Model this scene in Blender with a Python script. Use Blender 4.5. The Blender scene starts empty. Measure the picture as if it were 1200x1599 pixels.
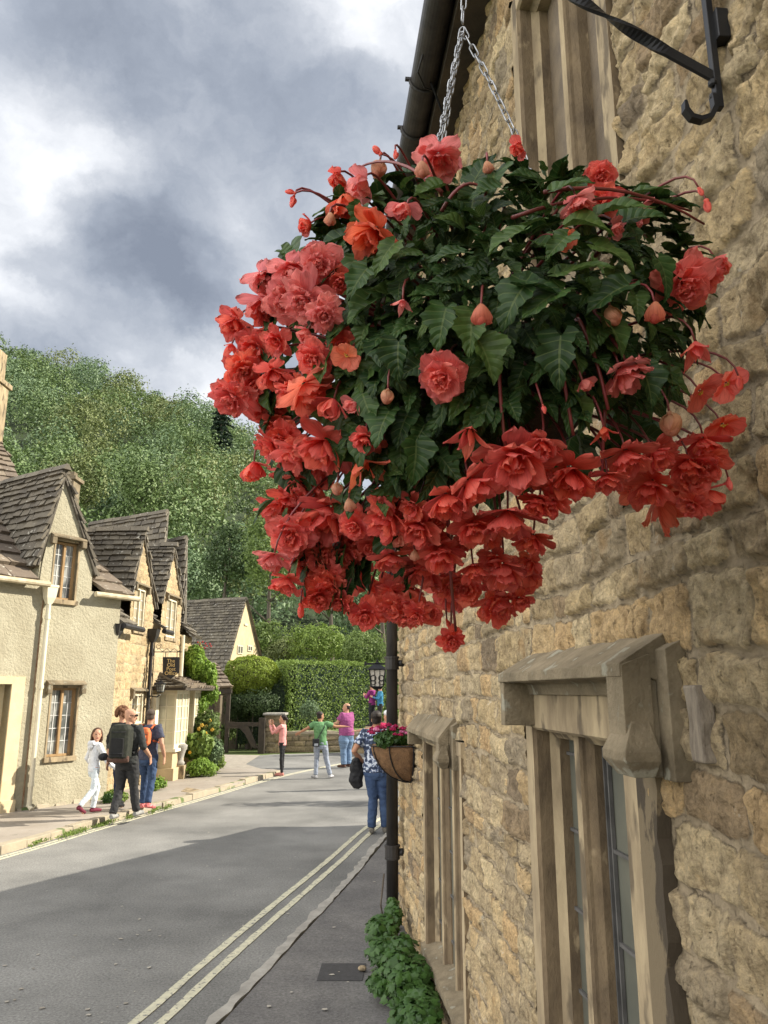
import bpy, bmesh, math, random
import numpy as np
from mathutils import Vector, Matrix
R=math.radians
S=bpy.context.scene
# ------------------------------------------------------------ camera
F=1200.0; H=2.15; TH=math.atan(280.5/1200.0)
cam=bpy.data.cameras.new('camera'); camo=bpy.data.objects.new('camera',cam); S.collection.objects.link(camo)
camo.location=(0,0,H); camo.rotation_euler=(math.pi/2+TH,0,0)
cam.sensor_fit='VERTICAL'; cam.sensor_height=36.0; cam.lens=36.0*F/1599.0
cam.clip_start=0.05; cam.clip_end=3000
S.camera=camo
S.view_settings.view_transform='Standard'; S.view_settings.look='None'
S.view_settings.exposure=0.92; S.view_settings.gamma=1.0
# ------------------------------------------------------------ sun and sky
SUN_AZ=R(12); SUN_EL=R(33)       # azimuth measured from +X towards +Y
sdir=Vector((math.cos(SUN_AZ)*math.cos(SUN_EL),math.sin(SUN_AZ)*math.cos(SUN_EL),math.sin(SUN_EL)))
sl=bpy.data.lights.new('sun','SUN'); sl.energy=5.0; sl.angle=R(0.5); sl.color=(1.0,0.93,0.80)
so=bpy.data.objects.new('sun',sl); S.collection.objects.link(so); so.location=(20,5,30)
so.rotation_euler=sdir.to_track_quat('Z','Y').to_euler()
W=bpy.data.worlds.new('World'); S.world=W; W.use_nodes=True
nt=W.node_tree; nt.nodes.clear()
def nn(t,**k):
    n=nt.nodes.new(t)
    for a,b in k.items(): setattr(n,a,b)
    return n
def camray(u,v):
    a=(u-600)/F; b=(799.5-v)/F; c,s=math.cos(TH),math.sin(TH)
    return Vector((a,c-b*s,s+b*c))
wo=nn('ShaderNodeOutputWorld'); bgn=nn('ShaderNodeBackground')
sky=nn('ShaderNodeTexSky',sky_type='NISHITA'); sky.sun_disc=False
sky.sun_elevation=SUN_EL; sky.sun_rotation=math.pi/2-SUN_AZ
tc=nn('ShaderNodeTexCoord')
# warp of the direction
n1=nn('ShaderNodeTexNoise'); n1.inputs['Scale'].default_value=5.0; n1.inputs['Detail'].default_value=10; n1.inputs['Roughness'].default_value=.62
nt.links.new(tc.outputs['Generated'],n1.inputs['Vector'])
sub=nn('ShaderNodeVectorMath',operation='SUBTRACT'); sub.inputs[1].default_value=(.5,.5,.5)
nt.links.new(n1.outputs['Color'],sub.inputs[0])
scl=nn('ShaderNodeVectorMath',operation='SCALE'); scl.inputs['Scale'].default_value=.16
nt.links.new(sub.outputs[0],scl.inputs[0])
wd=nn('ShaderNodeVectorMath',operation='ADD'); nt.links.new(tc.outputs['Generated'],wd.inputs[0]); nt.links.new(scl.outputs[0],wd.inputs[1])
def M(op,a,b=None,clamp=False):
    n=nn('ShaderNodeMath',operation=op); n.use_clamp=clamp
    for i,x in enumerate((a,b)):
        if x is None: continue
        if isinstance(x,(int,float)): n.inputs[i].default_value=x
        else: nt.links.new(x,n.inputs[i])
    return n.outputs[0]
def blob(u,v,r):
    d=camray(u,v).normalized()
    n=nn('ShaderNodeVectorMath',operation='DISTANCE'); n.inputs[1].default_value=d
    nt.links.new(wd.outputs[0],n.inputs[0])
    m=nn('ShaderNodeMapRange',interpolation_type='SMOOTHSTEP'); m.inputs['From Min'].default_value=r*1.15; m.inputs['From Max'].default_value=r*.35
    nt.links.new(n.outputs['Value'],m.inputs['Value']); return m.outputs['Result']
# brightness of the cloud deck: 0 dark slate, 1 bright white
n2=nn('ShaderNodeTexNoise'); n2.inputs['Scale'].default_value=5.5; n2.inputs['Detail'].default_value=10; n2.inputs['Roughness'].default_value=.58
mpz=nn('ShaderNodeMapping'); mpz.inputs['Scale'].default_value=(1,1,1.7); nt.links.new(wd.outputs[0],mpz.inputs[0]); nt.links.new(mpz.outputs[0],n2.inputs['Vector'])
br=nn('ShaderNodeMapRange'); br.inputs['From Min'].default_value=.30; br.inputs['From Max'].default_value=.70; br.inputs['To Min'].default_value=.08; br.inputs['To Max'].default_value=.84
nt.links.new(n2.outputs['Fac'],br.inputs['Value'])
val=br.outputs['Result']
for (u,v,r,w) in [(90,195,.085,.42),(200,170,.07,.15),(30,270,.13,.26),(25,360,.10,.22),(130,300,.07,.25),(300,300,.10,.22),(355,370,.09,.36),(400,430,.08,.22),(10,460,.08,.40),(80,480,.06,.25),(615,15,.10,.60),(520,35,.06,.25),(250,580,.09,.30),(330,590,.07,.30),(20,110,.08,.25),(430,50,.06,.12),(180,530,.07,.12)]:
    val=M('ADD',val,M('MULTIPLY',blob(u,v,r),w*.80))
for (u,v,r,w) in [(250,70,.15,.26),(380,150,.13,.28),(440,240,.12,.24),(560,130,.14,.16),(215,350,.085,.60),(280,410,.085,.62),(330,450,.07,.35),(150,350,.05,.35),(55,405,.035,.50),(95,425,.04,.30),(180,500,.12,.20),(60,530,.09,.22),(150,100,.09,.22),(330,510,.09,.2),(470,420,.15,.10),(140,20,.1,.2)]:
    val=M('SUBTRACT',val,M('MULTIPLY',blob(u,v,r*1.12),w*.74))
cr=nn('ShaderNodeValToRGB'); e=cr.color_ramp
e.elements[0].position=0; e.elements[0].color=(.20,.225,.275,1)
e.elements[1].position=1; e.elements[1].color=(.82,.83,.85,1)
x=e.elements.new(.28); x.color=(.30,.33,.385,1)
x=e.elements.new(.58); x.color=(.47,.495,.54,1)
rmp=nn('ShaderNodeMapRange'); rmp.inputs['From Min'].default_value=-.42; rmp.inputs['From Max'].default_value=1.12; nt.links.new(val,rmp.inputs['Value']); nt.links.new(rmp.outputs['Result'],cr.inputs['Fac'])
# added fill: unseen sky brightened low on the left and behind the viewer
db=nn('ShaderNodeVectorMath',operation='DOT_PRODUCT'); db.inputs[1].default_value=Vector((-.86,-.46,.22)).normalized(); nt.links.new(tc.outputs['Generated'],db.inputs[0])
fb=nn('ShaderNodeMapRange',interpolation_type='SMOOTHSTEP'); fb.inputs['From Min'].default_value=.12; fb.inputs['From Max'].default_value=.80; fb.inputs['To Min'].default_value=.74; fb.inputs['To Max'].default_value=3.7
nt.links.new(db.outputs['Value'],fb.inputs['Value'])
ml=nn('ShaderNodeVectorMath',operation='SCALE'); nt.links.new(cr.outputs['Color'],ml.inputs[0]); nt.links.new(fb.outputs['Result'],ml.inputs['Scale'])
wt=nn('ShaderNodeMapRange'); wt.inputs['From Min'].default_value=.8; wt.inputs['From Max'].default_value=4.2
nt.links.new(fb.outputs['Result'],wt.inputs['Value'])
wm=nn('ShaderNodeMix',data_type='RGBA',blend_type='MULTIPLY'); wm.inputs[7].default_value=(1.08,1.0,.87,1); nt.links.new(wt.outputs['Result'],wm.inputs[0]); nt.links.new(ml.outputs[0],wm.inputs[6])
s2=nn('ShaderNodeVectorMath',operation='SCALE'); s2.inputs['Scale'].default_value=.09; nt.links.new(sky.outputs[0],s2.inputs[0])
mx=nn('ShaderNodeMix',data_type='RGBA'); mx.inputs[0].default_value=.9
nt.links.new(s2.outputs[0],mx.inputs[6]); nt.links.new(wm.outputs[2],mx.inputs[7])
nt.links.new(mx.outputs[2],bgn.inputs['Color']); bgn.inputs['Strength'].default_value=1.0
nt.links.new(bgn.outputs[0],wo.inputs[0])
# ------------------------------------------------------------ measured frames
O0=Vector((0,0,H))
WD=Vector((-.0969,.9953,0)).normalized(); WN=Vector((.9953,.0969,0)).normalized(); W0=.93
def wp(s,w,z): return WD*s+WN*w+Vector((0,0,z))
def onwall(u,v,w=W0):
    r=camray(u,v); t=w/r.dot(WN); p=O0+r*t; return p.dot(WD),p.z
def onS(u,v,s):
    r=camray(u,v); t=s/r.dot(WD); p=O0+r*t; return p.dot(WN),p.z
def gnd(u,v,z=0.0):
    r=camray(u,v); return O0+r*((z-H)/r.z)
def atY(u,v,Y):
    r=camray(u,v); return O0+r*(Y/r.y)
# ------------------------------------------------------------ helpers
rng=np.random.default_rng(7); random.seed(7)
COL=S.collection
def mesh_np(name,verts,faces,mat,parent=None,smooth=False,attrs=None,uv=None):
    me=bpy.data.meshes.new(name)
    if isinstance(faces,np.ndarray):
        verts=np.asarray(verts,dtype=np.float32); nf,k=faces.shape
        me.vertices.add(len(verts)); me.vertices.foreach_set('co',verts.ravel())
        me.loops.add(nf*k); me.loops.foreach_set('vertex_index',faces.ravel().astype(np.int32))
        me.polygons.add(nf); me.polygons.foreach_set('loop_start',np.arange(0,nf*k,k,dtype=np.int32))
        me.polygons.foreach_set('loop_total',np.full(nf,k,dtype=np.int32))
        me.update(calc_edges=True); me.validate()
    else:
        me.from_pydata([tuple(v) for v in verts],[],faces); me.update()
    if uv is not None:
        l=me.uv_layers.new(name='UVMap')
        li=np.zeros(len(me.loops),dtype=np.int32); me.loops.foreach_get('vertex_index',li)
        l.data.foreach_set('uv',np.asarray(uv,dtype=np.float32)[li].ravel())
    if attrs:
        for k,a in attrs.items():
            a=np.asarray(a,dtype=np.float32)
            if a.ndim==1: at=me.attributes.new(k,'FLOAT','POINT'); at.data.foreach_set('value',a)
            else: at=me.attributes.new(k,'FLOAT_VECTOR','POINT'); at.data.foreach_set('vector',a.ravel())
    if smooth: me.polygons.foreach_set('use_smooth',np.ones(len(me.polygons),dtype=bool))
    o=bpy.data.objects.new(name,me); COL.objects.link(o)
    if mat is not None:
        for m in (mat if isinstance(mat,(list,tuple)) else [mat]): me.materials.append(m)
    if parent is not None: setpar(o,parent)
    return o
def setpar(o,p):
    o.parent=p; o.matrix_parent_inverse=Matrix.Translation(-p.location) if p.type=='EMPTY' else Matrix.Identity(4)
def tag(o,label=None,cat=None,group=None,kind=None):
    if label: o['label']=label
    if cat: o['category']=cat
    if group: o['group']=group
    if kind: o['kind']=kind
    return o
def thing(name,label,cat,loc=(0,0,0),group=None):
    o=bpy.data.objects.new(name,None); COL.objects.link(o); o.location=loc; o.empty_display_size=.2
    return tag(o,label,cat,group)
class MB:
    def __init__(s): s.v=[]; s.f=[]
    def add(s,vs,fs):
        b=len(s.v); s.v+= [Vector(p) for p in vs]; s.f+=[[b+i for i in f] for f in fs]; return s
    def hexa(s,c):   # 8 corners: bottom 4, top 4
        return s.add(c,[[3,2,1,0],[4,5,6,7],[0,1,5,4],[1,2,6,5],[2,3,7,6],[3,0,4,7]])
    def prism(s,base,off):
        n=len(base); vs=[Vector(p) for p in base]+[Vector(p)+Vector(off) for p in base]
        return s.add(vs,[list(range(n))[::-1],list(range(n,2*n))]+[[i,(i+1)%n,n+(i+1)%n,n+i] for i in range(n)])
    def box(s,lo,hi,fr=None):
        fr=fr or (lambda a,b,c:Vector((a,b,c)))
        (x0,y0,z0),(x1,y1,z1)=lo,hi
        return s.hexa([fr(x0,y0,z0),fr(x1,y0,z0),fr(x1,y1,z0),fr(x0,y1,z0),fr(x0,y0,z1),fr(x1,y0,z1),fr(x1,y1,z1),fr(x0,y1,z1)])
    def tube(s,pts,r,n=8,cap=True):
        pts=[Vector(p) for p in pts]; k=len(pts)
        rr=r if isinstance(r,(list,tuple)) else [r]*k
        b=len(s.v); up=Vector((0,0,1)); prev=None
        for i,p in enumerate(pts):
            d=(pts[min(i+1,k-1)]-pts[max(i-1,0)]).normalized()
            if prev is None:
                a=d.cross(up)
                if a.length<.1: a=d.cross(Vector((1,0,0)))
                a.normalize()
            else:
                a=prev-d*prev.dot(d); a.normalize()
            prev=a; c=d.cross(a)
            for j in range(n):
                t=2*math.pi*j/n; s.v.append(p+(a*math.cos(t)+c*math.sin(t))*rr[i])
        for i in range(k-1):
            for j in range(n):
                s.f.append([b+i*n+j,b+i*n+(j+1)%n,b+(i+1)*n+(j+1)%n,b+(i+1)*n+j])
        if cap: s.f.append([b+j for j in range(n)][::-1]); s.f.append([b+(k-1)*n+j for j in range(n)])
        return s
    def loft(s,rings):
        b=len(s.v); n=len(rings[0])
        for r in rings: s.v+= [Vector(p) for p in r]
        for i in range(len(rings)-1):
            for j in range(n): s.f.append([b+i*n+j,b+i*n+(j+1)%n,b+(i+1)*n+(j+1)%n,b+(i+1)*n+j])
        s.f.append([b+j for j in range(n)][::-1]); s.f.append([b+(len(rings)-1)*n+j for j in range(n)])
        return s
    def ball(s,c,r,n=10,m=7,sc=(1,1,1)):
        c=Vector(c); rings=[]
        for i in range(m+1):
            t=math.pi*(i/m)*.98+.01*math.pi
            rings.append([c+Vector((math.sin(t)*math.cos(2*math.pi*j/n)*r*sc[0],math.sin(t)*math.sin(2*math.pi*j/n)*r*sc[1],-math.cos(t)*r*sc[2])) for j in range(n)])
        return s.loft(rings)
    def build(s,name,mat,parent=None,smooth=False,bevel=0,auto=False):
        o=mesh_np(name,s.v,s.f,mat,parent,smooth)
        if bevel:
            m=o.modifiers.new('bevel','BEVEL'); m.width=bevel; m.segments=2; m.limit_method='ANGLE'; m.angle_limit=R(35)
        return o
# vectorised value noise
def vnoise(x,y,seed=0):
    xi=np.floor(x).astype(np.int64); yi=np.floor(y).astype(np.int64); xf=x-xi; yf=y-yi
    def h(a,b):
        n=(a*374761393+b*668265263+seed*2147483647+seed*97531)&0xffffffff
        n=((n^(n>>13))*1274126177)&0xffffffff; n=(n^(n>>16))&0xffffffff
        return n/4294967295.0
    u=xf*xf*(3-2*xf); v=yf*yf*(3-2*yf)
    return (h(xi,yi)*(1-u)+h(xi+1,yi)*u)*(1-v)+(h(xi,yi+1)*(1-u)+h(xi+1,yi+1)*u)*v
def fbm(x,y,seed=0,o=4):
    t=0;a=.5
    for i in range(o): t=t+a*(vnoise(x,y,seed+i*17)-.5)*2; x=x*2.03+3.1; y=y*2.03+7.7; a*=.5
    return t
# ------------------------------------------------------------ materials
def newmat(name):
    m=bpy.data.materials.new(name); m.use_nodes=True; t=m.node_tree; return m,t,t.nodes['Principled BSDF']
def mat(name,c1,c2=None,scale=8,rough=.8,bump=0,bscale=40,metal=0,spec=.3,coord='Object',isl=0,c3=None,detail=8,trans=0,dist=.02,stretch=None,spots=None,objrand=0,lo=.35,hi=.65,grain=None):
    m,t,b=newmat(name); L=t.links.new
    tcn=t.nodes.new('ShaderNodeTexCoord'); src=tcn.outputs[coord]
    if stretch:
        mp=t.nodes.new('ShaderNodeMapping'); mp.inputs['Scale'].default_value=stretch; L(src,mp.inputs[0]); src=mp.outputs[0]
    b.inputs['Roughness'].default_value=rough; b.inputs['Metallic'].default_value=metal
    b.inputs['Specular IOR Level'].default_value=spec
    out=None
    if c2 is None: c2=tuple(min(1,x*.8) for x in c1)
    n=t.nodes.new('ShaderNodeTexNoise'); n.inputs['Scale'].default_value=scale; n.inputs['Detail'].default_value=detail; n.inputs['Roughness'].default_value=.62
    L(src,n.inputs['Vector'])
    r=t.nodes.new('ShaderNodeValToRGB'); r.color_ramp.elements[0].position=lo; r.color_ramp.elements[0].color=(*c1,1)
    r.color_ramp.elements[1].position=hi; r.color_ramp.elements[1].color=(*c2,1)
    L(n.outputs['Fac'],r.inputs['Fac']); out=r.outputs['Color']
    if isl or objrand:
        g=t.nodes.new('ShaderNodeNewGeometry') if isl else t.nodes.new('ShaderNodeObjectInfo')
        rr=t.nodes.new('ShaderNodeValToRGB'); cc=c3 or c2
        rr.color_ramp.elements[0].color=(*cc,1); rr.color_ramp.elements[1].color=(*c1,1)
        L(g.outputs['Random Per Island' if isl else 'Random'],rr.inputs['Fac'])
        mm=t.nodes.new('ShaderNodeMix'); mm.data_type='RGBA'; mm.inputs[0].default_value=isl or objrand
        L(out,mm.inputs[6]); L(rr.outputs['Color'],mm.inputs[7]); out=mm.outputs[2]
    if grain:
        gn=t.nodes.new('ShaderNodeTexNoise'); gn.inputs['Scale'].default_value=grain[0]; gn.inputs['Detail'].default_value=6; gn.inputs['Roughness'].default_value=.8; L(src,gn.inputs['Vector'])
        gr_=t.nodes.new('ShaderNodeMapRange'); gr_.inputs['From Min'].default_value=.35; gr_.inputs['From Max'].default_value=.65; gr_.inputs['To Min'].default_value=grain[1]; gr_.inputs['To Max'].default_value=grain[2]; L(gn.outputs['Fac'],gr_.inputs['Value'])
        gm=t.nodes.new('ShaderNodeVectorMath'); gm.operation='SCALE'; L(out,gm.inputs[0]); L(gr_.outputs['Result'],gm.inputs['Scale']); out=gm.outputs[0]
    if spots:   # (colour, scale, threshold)
        sn=t.nodes.new('ShaderNodeTexNoise'); sn.inputs['Scale'].default_value=spots[1]; sn.inputs['Detail'].default_value=6; L(src,sn.inputs['Vector'])
        sr=t.nodes.new('ShaderNodeValToRGB'); sr.color_ramp.elements[0].position=spots[2]; sr.color_ramp.elements[1].position=spots[2]+.06
        L(sn.outputs['Fac'],sr.inputs['Fac'])
        mm=t.nodes.new('ShaderNodeMix'); mm.data_type='RGBA'; L(sr.outputs['Color'],mm.inputs[0]); L(out,mm.inputs[6]); mm.inputs[7].default_value=(*spots[0],1); out=mm.outputs[2]
    L(out,b.inputs['Base Color'])
    if bump:
        bn=t.nodes.new('ShaderNodeTexNoise'); bn.inputs['Scale'].default_value=bscale; bn.inputs['Detail'].default_value=7; bn.inputs['Roughness'].default_value=.65; L(src,bn.inputs['Vector'])
        bp=t.nodes.new('ShaderNodeBump'); bp.inputs['Strength'].default_value=bump; bp.inputs['Distance'].default_value=dist
        L(bn.outputs['Fac'],bp.inputs['Height']); L(bp.outputs[0],b.inputs['Normal'])
    if trans:
        tr=t.nodes.new('ShaderNodeBsdfTranslucent'); L(out,tr.inputs['Color'])
        ms=t.nodes.new('ShaderNodeMixShader'); ms.inputs[0].default_value=trans
        L(b.outputs[0],ms.inputs[1]); L(tr.outputs[0],ms.inputs[2]); L(ms.outputs[0],t.nodes['Material Output'].inputs['Surface'])
    return m
MT={}
MT['asphalt']=mat('asphalt',(.115,.113,.106),(.215,.21,.195),scale=.55,rough=.85,bump=.5,bscale=120,dist=.006,coord='Object',spots=((.34,.33,.30),9,.72),detail=12,grain=(48,.55,1.5))
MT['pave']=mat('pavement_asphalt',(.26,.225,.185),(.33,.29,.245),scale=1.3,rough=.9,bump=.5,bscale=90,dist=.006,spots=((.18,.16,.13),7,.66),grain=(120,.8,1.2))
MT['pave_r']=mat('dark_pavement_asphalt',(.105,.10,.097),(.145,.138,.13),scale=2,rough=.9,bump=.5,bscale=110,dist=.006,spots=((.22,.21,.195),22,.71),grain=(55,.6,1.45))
MT['kerb']=mat('kerb_stone',(.36,.34,.30),(.24,.225,.20),scale=6,rough=.9,bump=.6,bscale=30)
MT['kerbw']=mat('warm_kerb_stone',(.38,.32,.23),(.30,.26,.19),scale=5,rough=.9,bump=.6,bscale=30,spots=((.11,.15,.05),3,.58))
MT['ypaint']=mat('yellow_paint',(.56,.53,.38),(.42,.40,.30),scale=14,rough=.8,bump=.4,bscale=120,dist=.004,spots=((.19,.185,.17),26,.57))
MT['gravel']=mat('gravel',(.36,.32,.26),(.26,.23,.19),scale=5,rough=.95,bump=.9,bscale=60)
MT['grass']=mat('grass_ground',(.075,.11,.03),(.11,.14,.04),scale=3,rough=.95,bump=.8,bscale=30)
MT['limestone']=mat('dressed_limestone',(.30,.235,.15),(.20,.155,.10),scale=5,rough=.9,bump=.55,bscale=70,dist=.01,spots=((.12,.095,.065),7,.62),detail=12)
MT['limestone_lt']=mat('pale_limestone',(.40,.315,.195),(.21,.16,.10),scale=7,rough=.9,bump=.5,bscale=60,dist=.008,stretch=(1,1,.35),spots=((.13,.10,.065),8,.56),detail=12)
MT['limestone_dk']=mat('weathered_limestone',(.25,.20,.13),(.12,.095,.06),scale=6,rough=.92,bump=.7,bscale=60,dist=.012,spots=((.27,.25,.19),12,.60),detail=12)
MT['render']=mat('roughcast_render',(.42,.385,.28),(.34,.305,.215),scale=1.6,rough=.95,bump=.8,bscale=20,dist=.04,detail=6)
MT['cot_stone']=None
MT['tile']=mat('stone_roof_tile',(.185,.16,.12),(.095,.083,.066),scale=9,rough=.92,bump=.6,bscale=40,isl=.6,c3=(.06,.052,.045),spots=((.33,.31,.26),9,.62))
MT['tilew']=mat('warm_stone_roof_tile',(.225,.18,.13),(.14,.112,.082),scale=6,rough=.92,bump=.6,bscale=40,isl=.6,c3=(.10,.075,.06),spots=((.36,.33,.27),9,.63))
MT['oak']=mat('oak_frame',(.42,.27,.13),(.30,.19,.09),scale=6,rough=.75,bump=.3,bscale=50,stretch=(3,3,.5))
MT['oakdk']=mat('dark_oak',(.07,.055,.04),(.04,.033,.026),scale=6,rough=.8,bump=.4,bscale=50)
MT['cream']=mat('cream_paint',(.72,.66,.50),(.64,.58,.43),scale=4,rough=.6,bump=.15,bscale=40)
MT['creamg']=mat('stained_cream_gutter',(.56,.49,.34),(.36,.29,.18),scale=5,rough=.7,bump=.3,bscale=30)
MT['blackm']=mat('black_painted_metal',(.012,.012,.014),(.018,.018,.019),scale=12,rough=.38,spec=.22,bump=.12,bscale=60,dist=.004)
MT['castiron']=mat('black_cast_iron',(.016,.015,.015),(.045,.04,.036),scale=9,rough=.5,spec=.28,bump=.3,bscale=80,dist=.004,stretch=(1,1,.2))
MT['steel']=mat('chain_steel',(.42,.43,.45),(.22,.22,.23),scale=60,rough=.42,metal=.8)
MT['glass']=mat('window_glass',(.10,.105,.10),(.34,.34,.31),scale=4,rough=.15,spec=.5,stretch=(1,1,.4),lo=.45,hi=.55)
MT['glassdk']=mat('dark_window_glass',(.085,.088,.072),(.12,.12,.095),scale=3,rough=.35,spec=.35)
MT['lead']=mat('leading',(.62,.62,.60),(.5,.5,.48),scale=9,rough=.6)
MT['leaddk']=mat('dark_leading',(.07,.068,.065),(.12,.115,.11),scale=9,rough=.5)
MT['brownpane']=mat('brown_board',(.16,.12,.075),(.10,.075,.05),scale=9,rough=.55,bump=.2,bscale=60,spots=((.34,.33,.30),16,.70))
MT['coir']=mat('coir_liner',(.26,.145,.07),(.15,.085,.045),scale=25,rough=.95,bump=1,bscale=90,dist=.02)
MT['moss']=mat('dry_moss',(.07,.05,.035),(.03,.025,.018),scale=20,rough=.95,bump=1,bscale=60,dist=.03)
MT['sign']=mat('black_sign_board',(.02,.018,.018),(.03,.026,.025),scale=4,rough=.5)
MT['gold']=mat('gold_lettering',(.72,.52,.22),(.62,.44,.18),scale=8,rough=.5)
MT['bark']=mat('bark',(.075,.06,.045),(.12,.10,.08),scale=3,rough=.95,bump=.8,bscale=12,stretch=(4,4,.6))
def leafmat(name,c1,c2,c3,tr=.3,rough=.55,sc=.6,isl=.5):
    return mat(name,c1,c2,scale=sc,rough=rough,isl=isl,c3=c3,trans=tr,spec=.3)
MT['hill']=leafmat('hill_foliage',(.18,.25,.085),(.10,.155,.055),(.055,.095,.035),tr=.10,sc=.16,isl=.3)
MT['hill_y']=leafmat('olive_foliage',(.215,.245,.085),(.14,.175,.06),(.07,.10,.035),tr=.10,sc=.16,isl=.3)
MT['hill_b']=leafmat('blue_green_foliage',(.185,.26,.125),(.12,.185,.09),(.06,.105,.05),tr=.10,sc=.16,isl=.3)
MT['tree']=leafmat('tree_foliage',(.20,.27,.075),(.13,.185,.055),(.06,.10,.035),tr=.4)
MT['treed']=leafmat('dark_tree_foliage',(.085,.13,.045),(.05,.08,.03),(.026,.048,.02),tr=.35)
MT['conif']=leafmat('conifer_foliage',(.03,.055,.03),(.02,.04,.022),(.012,.028,.016),tr=.1)
MT['hedge']=leafmat('hedge_foliage',(.24,.33,.07),(.16,.24,.045),(.08,.13,.03),tr=.3)
MT['yew']=leafmat('golden_yew_foliage',(.32,.40,.05),(.20,.28,.035),(.09,.14,.02),tr=.25)
MT['ivy']=leafmat('ivy_foliage',(.06,.125,.025),(.035,.085,.018),(.02,.05,.012),tr=.25,rough=.4)
MT['climb']=leafmat('climber_foliage',(.27,.40,.06),(.17,.29,.045),(.09,.17,.03),tr=.35)
# ------------------------------------------------------------ rubble wall material (uses joint distance and stone colour)
def wallmat(name,pal,mort,jw=.006):
    m,t,b=newmat(name); L=t.links.new; N=t.nodes.new
    b.inputs['Roughness'].default_value=.92; b.inputs['Specular IOR Level'].default_value=.2
    tcn=N('ShaderNodeTexCoord'); src=tcn.outputs['Object']
    aj=N('ShaderNodeAttribute'); aj.attribute_name='jd'; ac=N('ShaderNodeAttribute'); ac.attribute_name='sc'
    sp=N('ShaderNodeSeparateXYZ'); L(ac.outputs['Vector'],sp.inputs[0])
    def noise(s,d=8,r=.6,v=None):
        n=N('ShaderNodeTexNoise'); n.inputs['Scale'].default_value=s; n.inputs['Detail'].default_value=d; n.inputs['Roughness'].default_value=r; L(v or src,n.inputs['Vector']); return n.outputs['Fac']
    def ramp(f,els,interp='LINEAR'):
        r=N('ShaderNodeValToRGB'); r.color_ramp.interpolation=interp; e=r.color_ramp.elements
        while len(e)<len(els): e.new(.5)
        for i,(p,c) in enumerate(els): e[i].position=p; e[i].color=(*c,1)
        L(f,r.inputs['Fac']); return r.outputs['Color']
    def mixc(f,a,c,mode='MIX'):
        n=N('ShaderNodeMix'); n.data_type='RGBA'; n.blend_type=mode
        if isinstance(f,(int,float)): n.inputs[0].default_value=f
        else: L(f,n.inputs[0])
        for i,x in ((6,a),(7,c)):
            if isinstance(x,tuple): n.inputs[i].default_value=(*x,1)
            else: L(x,n.inputs[i])
        return n.outputs[2]
    def ma(op,a,c):
        n=N('ShaderNodeMath'); n.operation=op
        for i,x in enumerate((a,c)):
            if isinstance(x,(int,float)): n.inputs[i].default_value=x
            else: L(x,n.inputs[i])
        return n.outputs[0]
    stone=ramp(sp.outputs['X'],[(i/(len(pal)-1),c) for i,c in enumerate(pal)])
    g=ramp(noise(14,14,.78),[(.3,(.55,.52,.48)),(.5,(1,1,1)),(.68,(1.35,1.3,1.2))])
    stone=mixc(1.0,stone,g,'MULTIPLY')
    g2=ramp(noise(62,8,.8),[(.34,(.62,.60,.56)),(.5,(1,1,1)),(.66,(1.22,1.2,1.14))]); stone=mixc(1.0,stone,g2,'MULTIPLY')
    lich=ramp(noise(7,14,.82),[(.60,(0,0,0)),(.64,(.6,.6,.6))]); stone=mixc(lich,stone,(.52,.49,.41))
    dkst=ramp(noise(4.2,14,.8),[(.58,(0,0,0)),(.63,(.6,.6,.6))]); stone=mixc(dkst,stone,mixc(1.0,stone,(.45,.43,.42),'MULTIPLY'))
    hole=ramp(noise(17,10,.75),[(.315,(1,1,1)),(.345,(0,0,0))])
    iron=ramp(noise(5.5,4),[(.60,(0,0,0)),(.72,(.55,.55,.55))]); stone=mixc(iron,stone,(pal[0][0]*1.12,pal[0][1]*.9,pal[0][2]*.62))
    mp=N('ShaderNodeMapping'); mp.inputs['Scale'].default_value=(1,1,.28); L(src,mp.inputs[0])
    streak=ramp(noise(26,8,.7,mp.outputs[0]),[(.30,(.50,.46,.42)),(.47,(1,1,1)),(.8,(1.1,1.08,1.02))]); stone=mixc(.75,stone,streak,'MULTIPLY')
    mo=mixc(1.0,mort,ramp(noise(18,8,.65),[(.3,(.72,.72,.72)),(.7,(1.18,1.16,1.12))]),'MULTIPLY')
    jn=ma('ADD',aj.outputs['Fac'],ma('MULTIPLY',ma('SUBTRACT',noise(34,8,.65),.5),.020))
    mr=N('ShaderNodeMapRange'); mr.inputs['From Min'].default_value=jw; mr.inputs['From Max'].default_value=jw+.005; L(jn,mr.inputs['Value'])
    col=mixc(mr.outputs['Result'],mo,stone)
    # dark crevice where the stone meets the mortar, broken up
    ed=N('ShaderNodeMapRange'); ed.inputs['From Min'].default_value=.004; ed.inputs['From Max'].default_value=0; L(ma('ABSOLUTE',ma('SUBTRACT',jn,jw+.001),0),ed.inputs['Value'])
    cb=ma('MULTIPLY',ed.outputs['Result'],ramp(noise(11,5),[(.48,(0,0,0)),(.6,(.7,.7,.7))]))
    col=mixc(cb,col,(.055,.042,.03))
    pit=ramp(noise(30,9,.78),[(.335,(1,1,1)),(.385,(0,0,0))]); pit2=ramp(noise(75,5,.7,mp.outputs[0]),[(.33,(1,1,1)),(.38,(0,0,0))]); pit=ma('MAXIMUM',ma('MAXIMUM',pit,hole),ma('MULTIPLY',pit2,.6)); col=mixc(ma('MULTIPLY',pit,.62),col,(.09,.068,.045))
    # big weathering patches
    wz=ramp(noise(1.3,6,.65),[(.50,(0,0,0)),(.68,(.55,.55,.55))]); col=mixc(wz,col,mixc(1.0,col,(.55,.55,.56),'MULTIPLY'))
    L(col,b.inputs['Base Color'])
    h=ma('ADD',ma('MULTIPLY',noise(34,10,.72),.9),ma('ADD',ma('MULTIPLY',mr.outputs['Result'],.22),ma('MULTIPLY',pit,-.6)))
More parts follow.
